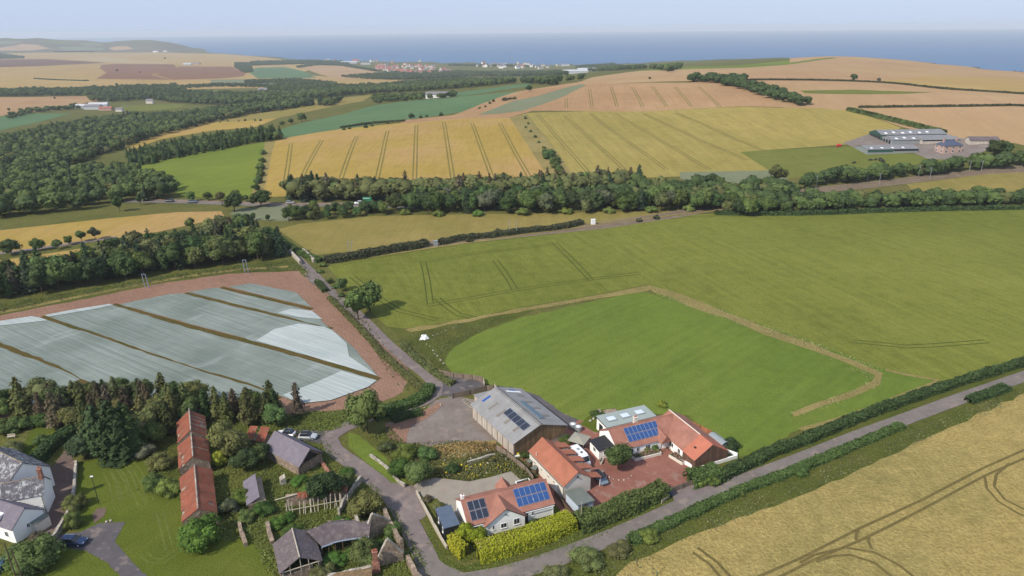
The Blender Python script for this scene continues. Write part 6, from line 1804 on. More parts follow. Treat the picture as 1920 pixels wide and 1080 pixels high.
tufts('pale_flowers', [(815,850),(870,850),(930,846),(985,870),(955,884),(880,900),(820,894)], 260, 0.18, (0.4, 0.37, 0.3), 'pale seed heads in the wild flower garden', h=1.0)
tufts('hedge_top_flowers', None, 420, 0.16, (0.28, 0.18, 0.13), 'brownish dead patches on top of the golden hedge', wp=[(-6.5, 92.3), (6.5, 98.1), (10.4, 100.6), (10.0, 101.8), (5.5, 100), (-6.8, 94.6)], h=0.1)
bpy.data.objects['hedge_top_flowers'].location.z += 2.5
tufts('bank_grass', [(900,1100),(1000,1072),(1100,1042),(1200,998),(1300,955),(1500,882),(1700,802),(1920,720),(1920,737),(1700,840),(1500,930),(1300,1003),(1180,1055),(1100,1110)], 30000, 0.16, 'olive', 'shaggy grass on the roadside bank beside the wheat', h=0.5)
tufts('meadow_scrub', [(690,822),(730,800),(760,832),(870,826),(985,850),(985,870),(870,868),(790,890),(775,912),(735,865)], 10000, 0.22, 'olive', 'rough scrub between the concrete yard and the wild garden', h=0.6)
tufts('dry_grass', [(812,840),(870,830),(930,830),(930,848),(880,858),(825,862)], 4200, 0.22, (0.3, 0.22, 0.08), 'bleached dry grass below the concrete yard', h=0.6)
tufts('margin_grass', [(1212,534),(1300,560),(1400,598),(1520,640),(1655,692),(1655,722),(1600,748),(1490,784),(1484,774),(1600,730),(1632,712),(1525,660),(1395,613),(1290,575),(1225,550)], 20000, 0.18, (0.27, 0.25, 0.11), 'dry uncut grass round the paddock', h=0.12)
tufts('lane_verge_grass', [(575,500),(640,556),(720,640),(770,700),(770,735),(740,720),(690,640),(600,545),(560,512)], 14000, 0.28, 'olive', 'dry grass verge between the soil and the lane', h=0.4)
tufts('crop_edge', [(1920,728),(1730,800),(1548,878),(1413,934),(1245,995),(1150,1040),(1100,1090),(1240,1085),(1260,1025),(1420,962),(1555,905),(1735,828),(1920,752)], 26000, 0.17, (0.17, 0.18, 0.08), 'mixed weeds along the edge of the ripe wheat', h=0.35)
tufts('road_verge_grass', [(800,985),(835,1045),(870,1062),(1000,1025),(1080,990),(1250,930),(1250,945),(1100,1020),(930,1072),(870,1078),(835,1062),(800,1020)], 9000, 0.14, 'lite', 'mown grass verge beside the golden hedge', h=0.2)
tufts('shelterbelt_undergrowth', [(560,775),(640,770),(700,765),(680,790),(620,808),(560,808),(500,800)], 9000, 0.16, 'lite', 'rough grass above the parking spur', h=0.5)
tufts('railway_bank_grass', [(-100,590),(0,571),(150,546),(300,519),(450,498),(540,489),(585,505),(560,508),(430,512),(300,528),(150,558),(0,588),(-100,612)], 30000, 0.25, 'olive', 'rank grass on the railway bank above the netted field', h=0.8)
tufts('corner_grass', [(740,640),(770,625),(880,605),(960,592),(900,624),(850,652),(832,682),(850,706),(830,702),(790,665)], 12000, 0.16, 'olive', 'rough grass in the corner round the collapsed tent', h=0.35)
# ------------------------------------------------------------------ fences, gates, small structures
def fence(pts, h, mat, label, group=None, wp=None, rail=False, name='fence', post_step=2.4):
    W3 = wp or [G(*q) for q in pts]
    c0 = W3[0]; z0 = float(Hs(*c0))
    r = empty(name, (c0[0], c0[1], z0), 0, label, 'fence', group)
    L_ = smooth_line(W3, post_step) if len(W3) > 2 else [tuple(Vector(W3[0]).lerp(Vector(W3[1]), t / max(1, int(math.dist(*W3) / post_step)))) for t in range(max(1, int(math.dist(*W3) / post_step)) + 1)]
    pst = None
    b = MB()
    for i, q in enumerate(L_):
        x, y = q[0] - c0[0], q[1] - c0[1]
        if pst is None:
            pst = MB().box(-0.06, 0.06, -0.06, 0.06, 0, h + 0.08).build('post', M['dwood'] if not rail else mat, r); o = pst
        else:
            o = pst.copy(); COL.objects.link(o); o.parent = r
        o.location = (x, y, float(Hs(*q)) - z0)
        if i:
            px_, py_ = L_[i - 1][0] - c0[0], L_[i - 1][1] - c0[1]
            d = Vector((x - px_, y - py_, 0)); n = Vector((-d.y, d.x, 0)).normalized() * 0.025; off = n * 3.6
            za = float(Hs(*L_[i - 1])) - z0; zb = float(Hs(*q)) - z0
            for (u, v) in (((0.25, 0.36), (0.6, 0.72), (0.92, 1.02)) if rail else ((0.03, 1.0),)):
                b.loft([[(px_ + s * n.x + off.x, py_ + s * n.y + off.y, za + h * t) for s, t in ((-1, u), (1, u), (1, v), (-1, v))], [(x + s * n.x + off.x, y + s * n.y + off.y, zb + h * t) for s, t in ((-1, u), (1, u), (1, v), (-1, v))]])
    b.build('rails' if rail else 'boards', mat, r)
    return r
fence([(822,702),(850,708),(885,712),(905,716)], 1.4, M['fence'], 'paling fence along the top of the dark tarmac entrance')
fence([(905,716),(909,728)], 1.4, M['wood'], 'short pale gate fence at the right end of the tarmac entrance')
fence([(849,748),(880,741),(912,733),(925,733)], 1.5, M['fence'], 'board fence between the tarmac entrance and the concrete yard')
fence([(926,728),(933,738)], 1.4, M['wood'], 'short pale fence panel beside the low grey shed')
fence([(930,845),(950,858),(985,886),(1000,905)], 1.5, M['fence'], 'grey board fence between the wild flower garden and the red paving')
fence([(1040,930),(1056,950),(1072,972)], 1.2, M['dwood'], 'brown fence between the two white buildings')
fence([(1258,926),(1280,917),(1302,909)], 1.3, M['fence'], 'wooden entrance gate of the red paved yard', name='gate')
fence([(1290,796),(1312,806),(1334,817)], 1.2, M['ofence'], 'orange slatted fence behind the L-shaped bungalow')
fence([(1255,935),(1240,945)], 0.9, M['wood'], 'short rail by the blue bins', rail=True)
def bigwall(wp, h, th, label, mat='white'):
    b = MB()
    for a, c in zip(wp, wp[1:]):
        L1, R1 = ribbon_pts([a, c], th)
        b.loft([[(L1[k][0], L1[k][1], 0), (R1[k][0], R1[k][1], 0), (R1[k][0], R1[k][1], h), (L1[k][0], L1[k][1], h)] for k in (0, 1)])
    return tag(b.build('boundary_wall', M[mat]), label, 'wall')
bigwall([(45.5, 123.4), (47.2, 121.9)], 0.8, 0.3, 'short white wall return at the south-east corner of the L-shaped bungalow')
bigwall([(38.2, 117.6), (47.0, 121.4)], 0.8, 0.3, 'long low white wall in front of the brown timber gable')
bigwall([(34.6, 120.4), (37.0, 117.7)], 0.8, 0.3, 'low white wall beside the white wing of the L-shaped bungalow')
def planter(corners, label):
    c = corners[0]; r = empty('planter', (c[0], c[1], 0.06), 0, label, 'planter')
    P2 = [(p[0] - c[0], p[1] - c[1]) for p in corners]
    b = MB()
    for a, d in zip(P2, P2[1:] + P2[:1]):
        L1, R1 = ribbon_pts([a, d], 0.22)
        b.loft([[(L1[k][0], L1[k][1], 0), (R1[k][0], R1[k][1], 0), (R1[k][0], R1[k][1], 0.6), (L1[k][0], L1[k][1], 0.6)] for k in (0, 1)])
    b.build('rim_wall', M['cream'], r)
    MB().slab([(p[0], p[1], 0.5) for p in P2], 0.1).build('soil', M['drive'], r)
    xs = [p[0] for p in P2]; ys = [p[1] for p in P2]
    X = rng.uniform(min(xs), max(xs), 900); Y = rng.uniform(min(ys), max(ys), 900); k = inside(P2, X, Y)
    pos = np.stack([X[k], Y[k], rng.uniform(0.5, 1.0, k.sum())], 1)
    for nm, sl, col in (('foliage', slice(0, None, 2), GREEN['mid']), ('flowers', slice(1, None, 2), (0.35, 0.2, 0.17))):
        V, F_ = leaf_quads(pos[sl], np.tile([0, 0, 1.0], (len(pos[sl]), 1)), 0.14, rng, 0.7)
        o = bpy.data.objects.new(nm, raw_mesh(nm, V, F_, np.full(len(F_), 0.5), [M['leaf']])); COL.objects.link(o); o.parent = r; o.color = (*col, 1)
planter([(25.4, 120.5), (31.3, 122.7), (30.7, 124.2), (24.7, 122.0)], 'long raised flower bed in front of the windows of the L-shaped bungalow')
planter([(32.8, 121.9), (34.9, 119.0), (36.3, 119.9), (34.3, 122.9)], 'short raised flower bed along the white wing of the L-shaped bungalow')
def gazebo():
    r = empty('gazebo', (14.2, 126, 0.08), R_(-30), 'grey square-roofed gazebo on posts behind the white camper van', 'gazebo')
    s = 1.9
    for x, y in ((-s, -s), (s, -s), (s, s), (-s, s)): MB().box(x * 0.9 - 0.06, x * 0.9 + 0.06, y * 0.9 - 0.06, y * 0.9 + 0.06, 0, 2.1).build('post', M['dwood'], r)
    b = MB(); b.add([(-s, -s, 2.1), (s, -s, 2.1), (s, s, 2.1), (-s, s, 2.1), (0, 0, 2.6), (-s, -s, 2.0), (s, -s, 2.0), (s, s, 2.0), (-s, s, 2.0)], [(0,1,4),(1,2,4),(2,3,4),(3,0,4),(5,8,7,6),(0,5,6,1),(1,6,7,2),(2,7,8,3),(3,8,5,0)])
    b.build('roof', M['felt_t'], r)
    MB().box(-1.2, 1.2, -0.4, 0.4, 0, 0.8).build('hot_tub', M['dark'], r)
M['felt_t'] = plain_mat('faded_felt', srf(168, 164, 148, 0.7), 0.85, 0.08)
gazebo()
def tank_shed():
    r = empty('garden_store', (42.4, 127.6, 0), R_(-63), 'low store with a pale curved grey metal roof behind the L-shaped bungalow', 'shed')
    L, W = 4.2, 2.2
    MB().box(0.05, L - 0.05, 0.05, W - 0.05, 0, 1.5).build('wall', M['metal'], r)
    rg = [[(x, y, 1.5 + 0.5 * math.sin(math.pi * (y + 0.1) / (W + 0.2))) for y in np.linspace(-0.1, W + 0.1, 7)] + [(x, y, 1.42 + 0.5 * math.sin(math.pi * (y + 0.1) / (W + 0.2))) for y in np.linspace(W + 0.1, -0.1, 7)] for x in (-0.1, L + 0.1)]
    MB().loft(rg).build('roof', M['metal'], r)
tank_shed()
def stones(pts, s, label, group, cat='stone', mat='stonew', name='boulder'):
    for px, py in pts:
        p = G(px, py); sz = s * random.uniform(0.7, 1.3)
        V, F_ = core_quads((0, 0, sz * 0.3), (sz, sz * random.uniform(0.6, 1), sz * 0.6), rng, 6, 4)
        me = raw_mesh(name, V, F_, None, [M[mat]])
        o = bpy.data.objects.new(name, me); COL.objects.link(o); o.location = (p[0], p[1], float(Hs(*p)) + 0.05); o.rotation_euler = (0, 0, random.uniform(0, 6))
        tag(o, label, cat, group)
stones([(1131,885),(1136,891),(1143,896),(1150,899),(1160,901),(1170,901),(1178,898),(1184,893)], 0.24, 'white stone in the ring round the yard tree', 'stones round the yard tree')
stones([(800,646),(806,650),(812,658),(815,664),(820,668),(826,676),(832,682),(812,630),(820,627),(828,624),(836,620),(850,616)], 0.3, 'pale stone in the scattered rows beside the collapsed tent', 'stones scattered round the collapsed tent')
stones([(1312,911),(1335,906),(1350,902),(1365,900)], 0.4, 'white stone by the yard gateway', 'stones by the gateway')
stones([(350,1026),(200,979),(208,977)], 0.25, 'white stone at the lawn edge', 'stones at the lawn edges')
stones([(870,854),(915,870),(796,765),(826,760)], 0.35, 'pale block lying in the rough beside the concrete yard', 'blocks beside the concrete yard')
stones([(1107,790),(1113,786),(1126,786)], 0.5, 'pale garden boulder behind the barn', 'garden boulders')
# ridges of loose fleece along the soil track
tag(band('track_spoil', [(1133,774),(1145,772),(1157,771)], 2.0, M['stone'], 9), kind='structure')
def tent():
    r = empty('collapsed_tent', (*G(794, 635), 0.05), 0.3, 'collapsed white tent lying in the grass beside the lane', 'tent')
    b = MB(); b.add([(-1.4, -0.9, 0), (0.2, -1.2, 0), (1.7, -0.5, 0), (1.3, 0.9, 0), (-0.6, 1.1, 0), (-0.5, 0.1, 1.2), (0.7, -0.2, 1.4), (0.1, 0.6, 0.7)], [(0,1,5),(1,6,5),(1,2,6),(2,3,6),(3,7,6),(3,4,7),(4,5,7),(4,0,5),(5,6,7)])
    b.build('canvas', M['frame'], r)
    MB().tube((-2.0, -0.6, 0.05), (0.6, -0.2, 1.5), 0.04).build('pole', M['dwood'], r)
tent()
def bin_(x, y, rz, c, label):
    r = empty('wheelie_bin', (x, y, 0.12), rz, label, 'bin', 'bins by the road gate')
    MB().loft([[(sx * 0.24, sy * 0.26, 0.05) for sx, sy in ((-1,-1),(1,-1),(1,1),(-1,1))], [(sx * 0.29, sy * 0.34, 1.0) for sx, sy in ((-1,-1),(1,-1),(1,1),(-1,1))]]).build('body', c, r)
    MB().box(-0.31, 0.31, -0.36, 0.38, 1.003, 1.07).build('lid', c, r)
    for s in (-1, 1): MB().tube((s * 0.22, 0.3, 0.1), (s * 0.3, 0.3, 0.1), 0.1, 0, 10).build('wheel', M['dark'], r)
p = G(1250, 934); bin_(p[0], p[1], 0.3, M['blue'], 'blue wheelie bin by the gate, left of the pair')
bin_(p[0] + 0.75, p[1] + 0.3, 0.5, plain_mat('dark_blue_plastic', (0.02, 0.04, 0.1, 1), 0.5), 'dark wheelie bin by the gate, right of the pair')
def pole(px, py, h, label, lean=(0, 0), lamp=False, col='dwood', r_=0.12, xarm=False, name='utility_pole'):
    p = G(px, py); r = empty(name, (p[0], p[1], float(Hs(*p))), 0, label, 'pole' if not lamp else 'street lamp')
    MB().tube((0, 0, 0), (lean[0], lean[1], h), r_, 0, 8, r_ * 0.7).build('post', M[col], r)
    if lamp: MB().box(-0.25 + lean[0], 0.25 + lean[0], -0.12, 0.12, h, h + 0.14).build('lamp_head', M['frame'], r)
    if xarm: MB().box(-0.8, 0.8, -0.06, 0.06, h - 0.5, h - 0.36).build('crossarm', M['dwood'], r); [MB().tube((x, 0, h - 0.36), (x, 0, h - 0.15), 0.06).build('insulator', M['frame'], r) for x in (-0.7, 0, 0.7)]
    return r
pole(186, 946, 6.4, 'slim black lamp post with a white head standing on the lawn', lamp=True, col='dark', r_=0.07, name='street_lamp')
pole(36, 1100, 8.8, 'left pole of the leaning wooden pair at the lower left corner', (-0.2, 0.2))
pole(48, 1100, 7.6, 'right pole of the leaning wooden pair at the lower left corner', (-0.5, 0.2))
pole(417, 1100, 1.9, 'short black post on the lawn at the lower edge', col='dark', r_=0.08, name='post')
pole(1089, 985, 5.2, 'thin wooden pole in the hedge right of the golden hedge', col='wood', r_=0.08)
for q, lab in (((276, 540), 'white lineside mast on the bank, left of the pair above the netted field'), ((463, 512), 'white leaning lineside mast on the bank, right of the pair above the netted field')):
    r = empty('lineside_mast', (*G(*q), 0), 0, lab, 'mast')
    for x in (-0.6, 0.6): MB().tube((x, 0, 0), (x - 0.3, 0, 5.2), 0.13).build('post', M['alu'], r)
    MB().box(-0.9, 0.3, -0.05, 0.05, 5.15, 5.3).build('beam', M['alu'], r)
for px, py in ((1626,341),(1648,347),(1722,332),(1743,336),(1817,322),(1839,323),(1915,313),(1530,352),(1332,380),(1318,386),(955,440),(969,440),(655,483),(661,483)):
    p = G(px, py); r = empty('catenary_mast', (p[0], p[1], float(Hs(*p))), 0, 'grey overhead line mast beside the railway track', 'mast', 'overhead line masts along the railway')
    MB().tube((0, 0, 0), (0, 0, 6.8), 0.12, 0, 5).build('post', M['metal'], r)
    MB().tube((0, 0, 6.0), (0, 2.6, 6.2), 0.07, 0, 4).build('bracket', M['alu'], r)
for q, h, w, m_, lab in (((1112, 421), 2.4, 1.8, 'frame', 'small white lineside cabinet beside the railway'), ((817, 461), 2.2, 1.6, 'metal', 'small grey lineside cabinet in the railway scrub')):
    r = empty('lineside_cabinet', (*G(*q), 0), 0.2, lab, 'cabinet')
    MB().box(-w/2, w/2, -0.6, 0.6, 0, h).build('body', M[m_], r); MB().box(-w/2 - 0.1, w/2 + 0.1, -0.7, 0.7, h + 0.002, h + 0.12).build('lid', M[m_], r)
# road bridge parapets
def bridge():
    r = empty('road_bridge', (*G(565, 492), 0), 0, 'stone parapets of the lane bridge over the railway', 'bridge')
    c = G(565, 492)
    for nm, pp in (('parapet', [(545,475),(552,483),(560,491),(564,497)]), ('parapet', [(569,473),(577,480),(584,487),(590,493)])):
        W3 = [tuple(np.array(G(*q)) - np.array(c)) for q in pp]
        a, b_ = ribbon_pts(W3, 0.9)
        b = MB()
        for i in range(len(W3) - 1):
            b.loft([[(a[k][0], a[k][1], -0.1), (b_[k][0], b_[k][1], -0.1), (b_[k][0], b_[k][1], 1.3), (a[k][0], a[k][1], 1.3)] for k in (i, i + 1)])
        o = b.build(nm, M['stonew'], r)
        k = MB()
        for i in range(len(W3) - 1): k.tube((*W3[i], 1.35), (*W3[i + 1], 1.35), 0.5, 0, 6)
        k.build('coping', M['stonew'], o)
bridge()
band('road_apron', [(578,512),(590,528),(596,534)], 3.0, M['lane'], 8)
# road sign
r = empty('road_sign', (*G(689, 381), float(Hs(*G(689, 381)))), 0, 'green direction sign beside the main road', 'road sign')
MB().box(-2.4, 2.4, -0.05, 0.05, 1.2, 3.4).build('board', plain_mat('green_sign', (0.01, 0.16, 0.08, 1), 0.5, 0.05), r)
MB().box(-2.0, 1.4, -0.075, -0.052, 2.5, 2.75).build('lettering', M['frame'], r)
for x in (-1.5, 1.5): MB().tube((x, 0.1, 0), (x, 0.1, 3.2), 0.08).build('post', M['alu'], r)
# clutter round the houses
def clutter(kind, px, py, label, cat, rz=0.0):
    p = G(px, py); r = empty(kind, (p[0], p[1], 0.1), rz, label, cat)
    if kind == 'garden_table':
        MB().tube((0, 0, 0.68), (0, 0, 0.74), 0.6, 0, 12).build('table_top', M['wood'], r); MB().tube((0, 0, 0), (0, 0, 0.68), 0.06).build('leg', M['wood'], r)
    elif kind == 'garden_bench':
        MB().box(-0.8, 0.8, -0.25, 0.25, 0.4, 0.46).build('seat', M['wood'], r); MB().box(-0.8, 0.8, 0.22, 0.27, 0.5, 0.95).build('backrest', M['wood'], r)
        for x in (-0.7, 0.7): MB().box(x - 0.04, x + 0.04, -0.2, 0.2, 0, 0.399).build('leg', M['wood'], r)
    elif kind == 'sandpit':
        MB().box(-0.9, 0.9, -0.9, 0.9, 0, 0.25).build('tray', M['frame'], r); V, F_ = core_quads((0, 0, 0.45), (0.55, 0.55, 0.4), rng, 8, 5)
        o = bpy.data.objects.new('lid', raw_mesh('lid', V, F_, None, [plain_mat('yellow_plastic', (0.75, 0.62, 0.02, 1), 0.5, 0.05)])); COL.objects.link(o); o.parent = r
    elif kind == 'laundry_heap':
        MB().slab([(-1.1, -0.5, 0.25), (0.3, -0.7, 0.3), (1.0, 0.1, 0.2), (0.2, 0.6, 0.35), (-0.8, 0.5, 0.2)], 0.15).build('white_cloth', M['frame'], r)
        MB().slab([(-0.4, -0.3, 0.6), (0.6, -0.3, 0.5), (0.7, 0.4, 0.45), (-0.2, 0.5, 0.55)], 0.2).build('teal_cloth', M['teal'], r)
    elif kind == 'boat_cover':
        b = MB(); b.loft([[(x, y, z) for y, z in ((-1.0 * k, 0.1), (-0.9 * k, 0.9), (0, 1.3 * (0.8 + 0.2 * k)), (0.9 * k, 0.9), (1.0 * k, 0.1))] for x, k in ((-2.4, 0.8), (-1.6, 1.0), (-0.8, 0.92), (0, 1.0), (0.8, 0.92), (1.6, 1.0), (2.3, 0.7))])
        b.build('cover', plain_mat('blue_tarpaulin', srf(70, 106, 140, 0.7), 0.5, 0.15), r); MB().box(-2.2, 2.2, -0.9, 0.9, 0, 0.1).build('base', M['dark'], r)
    elif kind == 'round_tank':
        MB().tube((0, 0, 0), (0, 0, 1.1), 0.8, 0, 14).build('tank', M['metal'], r); MB().tube((0, 0, 1.101), (0, 0, 1.25), 0.5, 0, 12, 0.2).build('lid', M['frame'], r)
    elif kind == 'crate_stack':
        MB().box(-0.7, 0.7, -0.5, 0.5, 0, 0.8).box(-0.4, 0.5, -0.4, 0.4, 0.802, 1.4).build('crates', M['dwood'], r); MB().box(-0.75, 0.75, -0.55, 0.55, 1.402, 1.45).build('lid', M['felt'], r)
    elif kind == 'white_frame':
        b = MB()
        for a, c in (((-1.4, -0.6), (1.4, -0.6)), ((1.4, -0.6), (1.4, 0.6)), ((1.4, 0.6), (-1.4, 0.6)), ((-1.4, 0.6), (-1.4, -0.6))): b.tube((*a, 0.5), (*c, 0.5), 0.1)
        b.build('frame', M['frame'], r); MB().box(-1.3, 1.3, -0.5, 0.5, 0, 0.42).build('bed', M['dark'], r)
clutter('garden_table', 1135, 793, 'round pale table on the grass behind the L-shaped bungalow', 'table')
clutter('garden_bench', 1121, 776, 'pale garden bench by the paddock edge', 'bench', 0.4)
clutter('sandpit', 970, 853, 'yellow-lidded sandpit at the foot of the barn gable', 'sandpit', 0.3)
clutter('laundry_heap', 83, 978, 'heap of teal and white cloth beside the farmhouse wing', 'cloth heap', 0.3)
clutter('boat_cover', 6, 1062, 'blue-grey ribbed tarpaulin cover at the lower left frame edge', 'cover', 1.4)
clutter('round_tank', 1084, 808, 'round grey tank with a white lid behind the gazebo', 'tank')
clutter('round_tank', 1074, 803, 'round grey tank nearer the big barn', 'tank')
clutter('crate_stack', 995, 875, 'stack of crates between the barn and the orange-roofed range', 'crates', 0.5)
clutter('crate_stack', 1003, 888, 'crates leaning by the grey board fence', 'crates', 1.0)
clutter('white_frame', 981, 908, 'white-edged cold frame behind the bungalow roof', 'cold frame', 0.4)
clutter('garden_bench', 22, 822, 'pale bench among the garden bushes at the left edge', 'bench', 0.2)
clutter('garden_table', 35, 838, 'small pale garden table near the left edge', 'table')
clutter('garden_bench', 1128, 868, 'dark bench beside the yard tree', 'bench', 1.2)
# trailer of pallets by the yard
r = empty('pallet_heap', (*G(880, 757), 0.05), R_(-55), 'heap of pale broken pallets at the corner of the concrete yard', 'pallets')
b = MB()
for i in range(7): b.box(-2.2 + i * 0.62, -2.05 + i * 0.62, -0.8, 0.8, 0.1 + 0.05 * (i % 3), 0.25 + 0.05 * (i % 3))
b.box(-2.3, 2.2, -0.75, -0.6, 0, 0.1).box(-2.3, 2.2, 0.6, 0.75, 0, 0.1).build('pallets', M['wood'], r)

# ------------------------------------------------------------------ farm on the right
def shed(loc, rz, L, W, he, hr, wall, roof, label, group=None, name='farm_shed', extra=None, cat='shed'):
    r = empty(name, loc, rz, label, cat, group)
    gable_walls(r, L, W, he, hr, wall)
    gable_roof(r, L, W, he, hr, roof, oh=0.4, og=0.3, th=0.15)
    if extra: extra(r, L, W, he, hr)
    return r
M['corr_f'] = corr_mat('pale_sheet_roof', srf(158, 158, 160, 0.62), 1.2, 0.5)
M['greenclad'] = plain_mat('dark_green_cladding', (0.03, 0.08, 0.06, 1), 0.7, 0.1)
M['pinkst'] = plain_mat('pink_harling', srf(198, 164, 150, 0.75), 0.85, 0.08)
def fl(px, py, dz=0.0):
    p = G(px, py); return (p[0], p[1], float(Hs(*p)) + dz)
def ex1(r, L, W, he, hr):
    MB().box(0.5, L * 0.5, -0.12, -0.02, he * 0.45, he - 0.1).build('green_cladding', M['greenclad'], r)
    MB().box(L * 0.5 + 0.3, L, -0.12, -0.02, he * 0.62, he - 0.1).build('opening', M['dark'], r)
    sl = (hr - he) / (W / 2)
    for i in range(4): MB().slab([(3 + i * 7, 1.4, he + 1.4 * sl + 0.25), (4.5 + i * 7, 1.4, he + 1.4 * sl + 0.25), (4.5 + i * 7, 3.2, he + 3.2 * sl + 0.25), (3 + i * 7, 3.2, he + 3.2 * sl + 0.25)], 0.04).build('roof_light', M['frame'], r)
shed(fl(1625, 290), R_(3), 34, 15, 3.2, 4.6, M['metal'], M['corr_f'], 'pale grey farm shed with a dark green side, nearest the cow pasture', extra=ex1)
def ex2(r, L, W, he, hr):
    for k in range(4): MB().box(-0.08, -0.02, 2 + k * 3.2, 4.2 + k * 3.2, 0.3, 2.8).build('doorway', M['dark'], r)
    sl = (hr - he) / (W / 2)
    for i in range(6): MB().slab([(3 + i * 6, 1.4 + (i % 2), he + (1.4 + i % 2) * sl + 0.25), (4.8 + i * 6, 1.4 + (i % 2), he + (1.4 + i % 2) * sl + 0.25), (4.8 + i * 6, 3.4 + (i % 2), he + (3.4 + i % 2) * sl + 0.25), (3 + i * 6, 3.4 + (i % 2), he + (3.4 + i % 2) * sl + 0.25)], 0.04).build('roof_light', M['frame'], r)
p2 = fl(1652, 262)
shed(fl(1672, 272), R_(3), 44, 15, 3.2, 5.0, M['metal'], M['corr_f'], 'long grey farm shed with white roof lights in the middle of the farmyard', extra=ex2)
shed(fl(1652, 263), R_(3), 46, 16, 3.6, 5.8, M['greenclad'], M['corr_f'], 'farthest long grey farm shed with a dark green gable, against the stubble', extra=ex2)
shed(fl(1728, 271), R_(3), 26, 10, 3.0, 4.2, M['conc'], M['corr_f'], 'grey open-fronted farm shed behind the pink farmhouse', extra=lambda r, L, W, he, hr: MB().box(0.5, L - 0.5, -0.12, -0.02, 2.2, he - 0.2).build('opening', M['dark'], r) and None)
def farmhouse_r():
    r = empty('farmhouse', fl(1768, 289), R_(8), 'two-storey pink farmhouse with a blue slate hipped roof beside the farm sheds', 'house')
    L, W, h = 13, 8, 5.2
    MB().box(0, L, 0, W, -0.5, h).build('wall', M['pinkst'], r)
    MB().add([(-0.4, -0.4, h), (L + 0.4, -0.4, h), (L + 0.4, W + 0.4, h), (-0.4, W + 0.4, h), (3.5, W/2, h + 2.8), (L - 3.5, W/2, h + 2.8)], [(0,1,5,4),(1,2,5),(2,3,4,5),(3,0,4),(0,3,2,1)]).build('roof', plain_mat('blue_slates', srf(84, 94, 116, 0.7), 0.7, 0.12), r)
    for x in (2.2, 7.5, 12.8):
        for z in (0.7, 3.2): window(r, x * 0.87, -0.002, z, 0, 1.5, 1.6)
    for y in (2, 6.5):
        for z in (0.7, 3.2): window(r, -0.002, y, z, -math.pi / 2, 1.3, 1.6)
    chimney(r, 2.0, W/2, h + 0.4, h + 3.8, 1.0, 0.8, M['pinkst'], 2); chimney(r, L - 2.0, W/2, h + 0.4, h + 3.8, 1.0, 0.8, M['pinkst'], 2)
farmhouse_r()
shed(fl(1818, 272), R_(-6), 18, 7, 3, 5, M['conc'], M['slate_o'], 'low stone outbuilding with a brown roof right of the pink farmhouse', cat='outbuilding', name='outbuilding')
stones([(1572,273),(1576,274),(1570,275)], 1.2, 'red farm implement at the pasture corner', 'red implements at the pasture corner', cat='implement', mat='redlamp', name='farm_implement')
def cow(px, py, rz):
    loc = fl(px, py); r = empty('cow', loc, rz, 'black cow grazing in the pasture before the farm sheds', 'cow', 'black cows in the farm pasture')
    b = MB()
    def ell(x, z, ry, rz_): return [(x, ry * math.cos(a), z + rz_ * math.sin(a)) for a in [2 * math.pi * k / 8 for k in range(8)]]
    b.loft([ell(-1.15, 1.15, 0.2, 0.25), ell(-0.9, 1.1, 0.36, 0.36), ell(-0.2, 1.0, 0.42, 0.42), ell(0.6, 1.05, 0.36, 0.42), ell(0.95, 1.1, 0.22, 0.3), ell(1.35, 0.75, 0.15, 0.2), ell(1.5, 0.45, 0.14, 0.17), ell(1.72, 0.2, 0.08, 0.09)])
    for x, y in ((-0.85, 0.22), (-0.85, -0.22), (0.7, 0.2), (0.7, -0.2)): b.tube((x, y, 0), (x + 0.03, y, 0.95), 0.07, 0, 6, 0.14)
    b.tube((-1.15, 0, 1.25), (-1.28, 0, 0.5), 0.04); b.tube((1.4, -0.25, 0.7), (1.4, 0.25, 0.7), 0.06)
    b.build('body', M['dark'], r, True)
for q in ((1601, 307, 0.2), (1632, 302, 2.9), (1641, 301, 0.5), (1648, 302, 1.0), (1654, 303, 3.3), (1650, 300, 0.1), (1656, 305, 2.0)): cow(*q)
# ------------------------------------------------------------------ far farms and the town
def mini(loc, rz, L, W, he, hr, wall, roof, label, group=None, name='house', cat='house'):
    b = MB()
    pr = [(-W/2, -2), (W/2, -2), (W/2, he), (0, hr), (-W/2, he)]
    b.loft([[(x, y, z) for y, z in pr] for x in (-L/2, L/2)], 0)
    for s in (-1, 1): b.slab([(-L/2 - 0.3, s * (W/2 + 0.4), he - 0.2), (L/2 + 0.3, s * (W/2 + 0.4), he - 0.2), (L/2 + 0.3, 0.001 * s, hr + 0.3), (-L/2 - 0.3, 0.001 * s, hr + 0.3)], 0.25, 1)
    o = b.build(name, [wall, roof]); o.location = loc; o.rotation_euler = (0, 0, rz)
    return tag(o, label, cat, group)
M['roofred'] = plain_mat('far_red_roof', srf(176, 112, 96, 0.7), 0.9, 0.1, 0.1); M['roofgrey'] = plain_mat('far_grey_roof', srf(140, 136, 140, 0.7), 0.9, 0.1, 0.1); M['whitebig'] = plain_mat('white_sheeting', srf(214, 216, 218, 0.66), 0.8, 0.05, 0.1)
protoh = {}
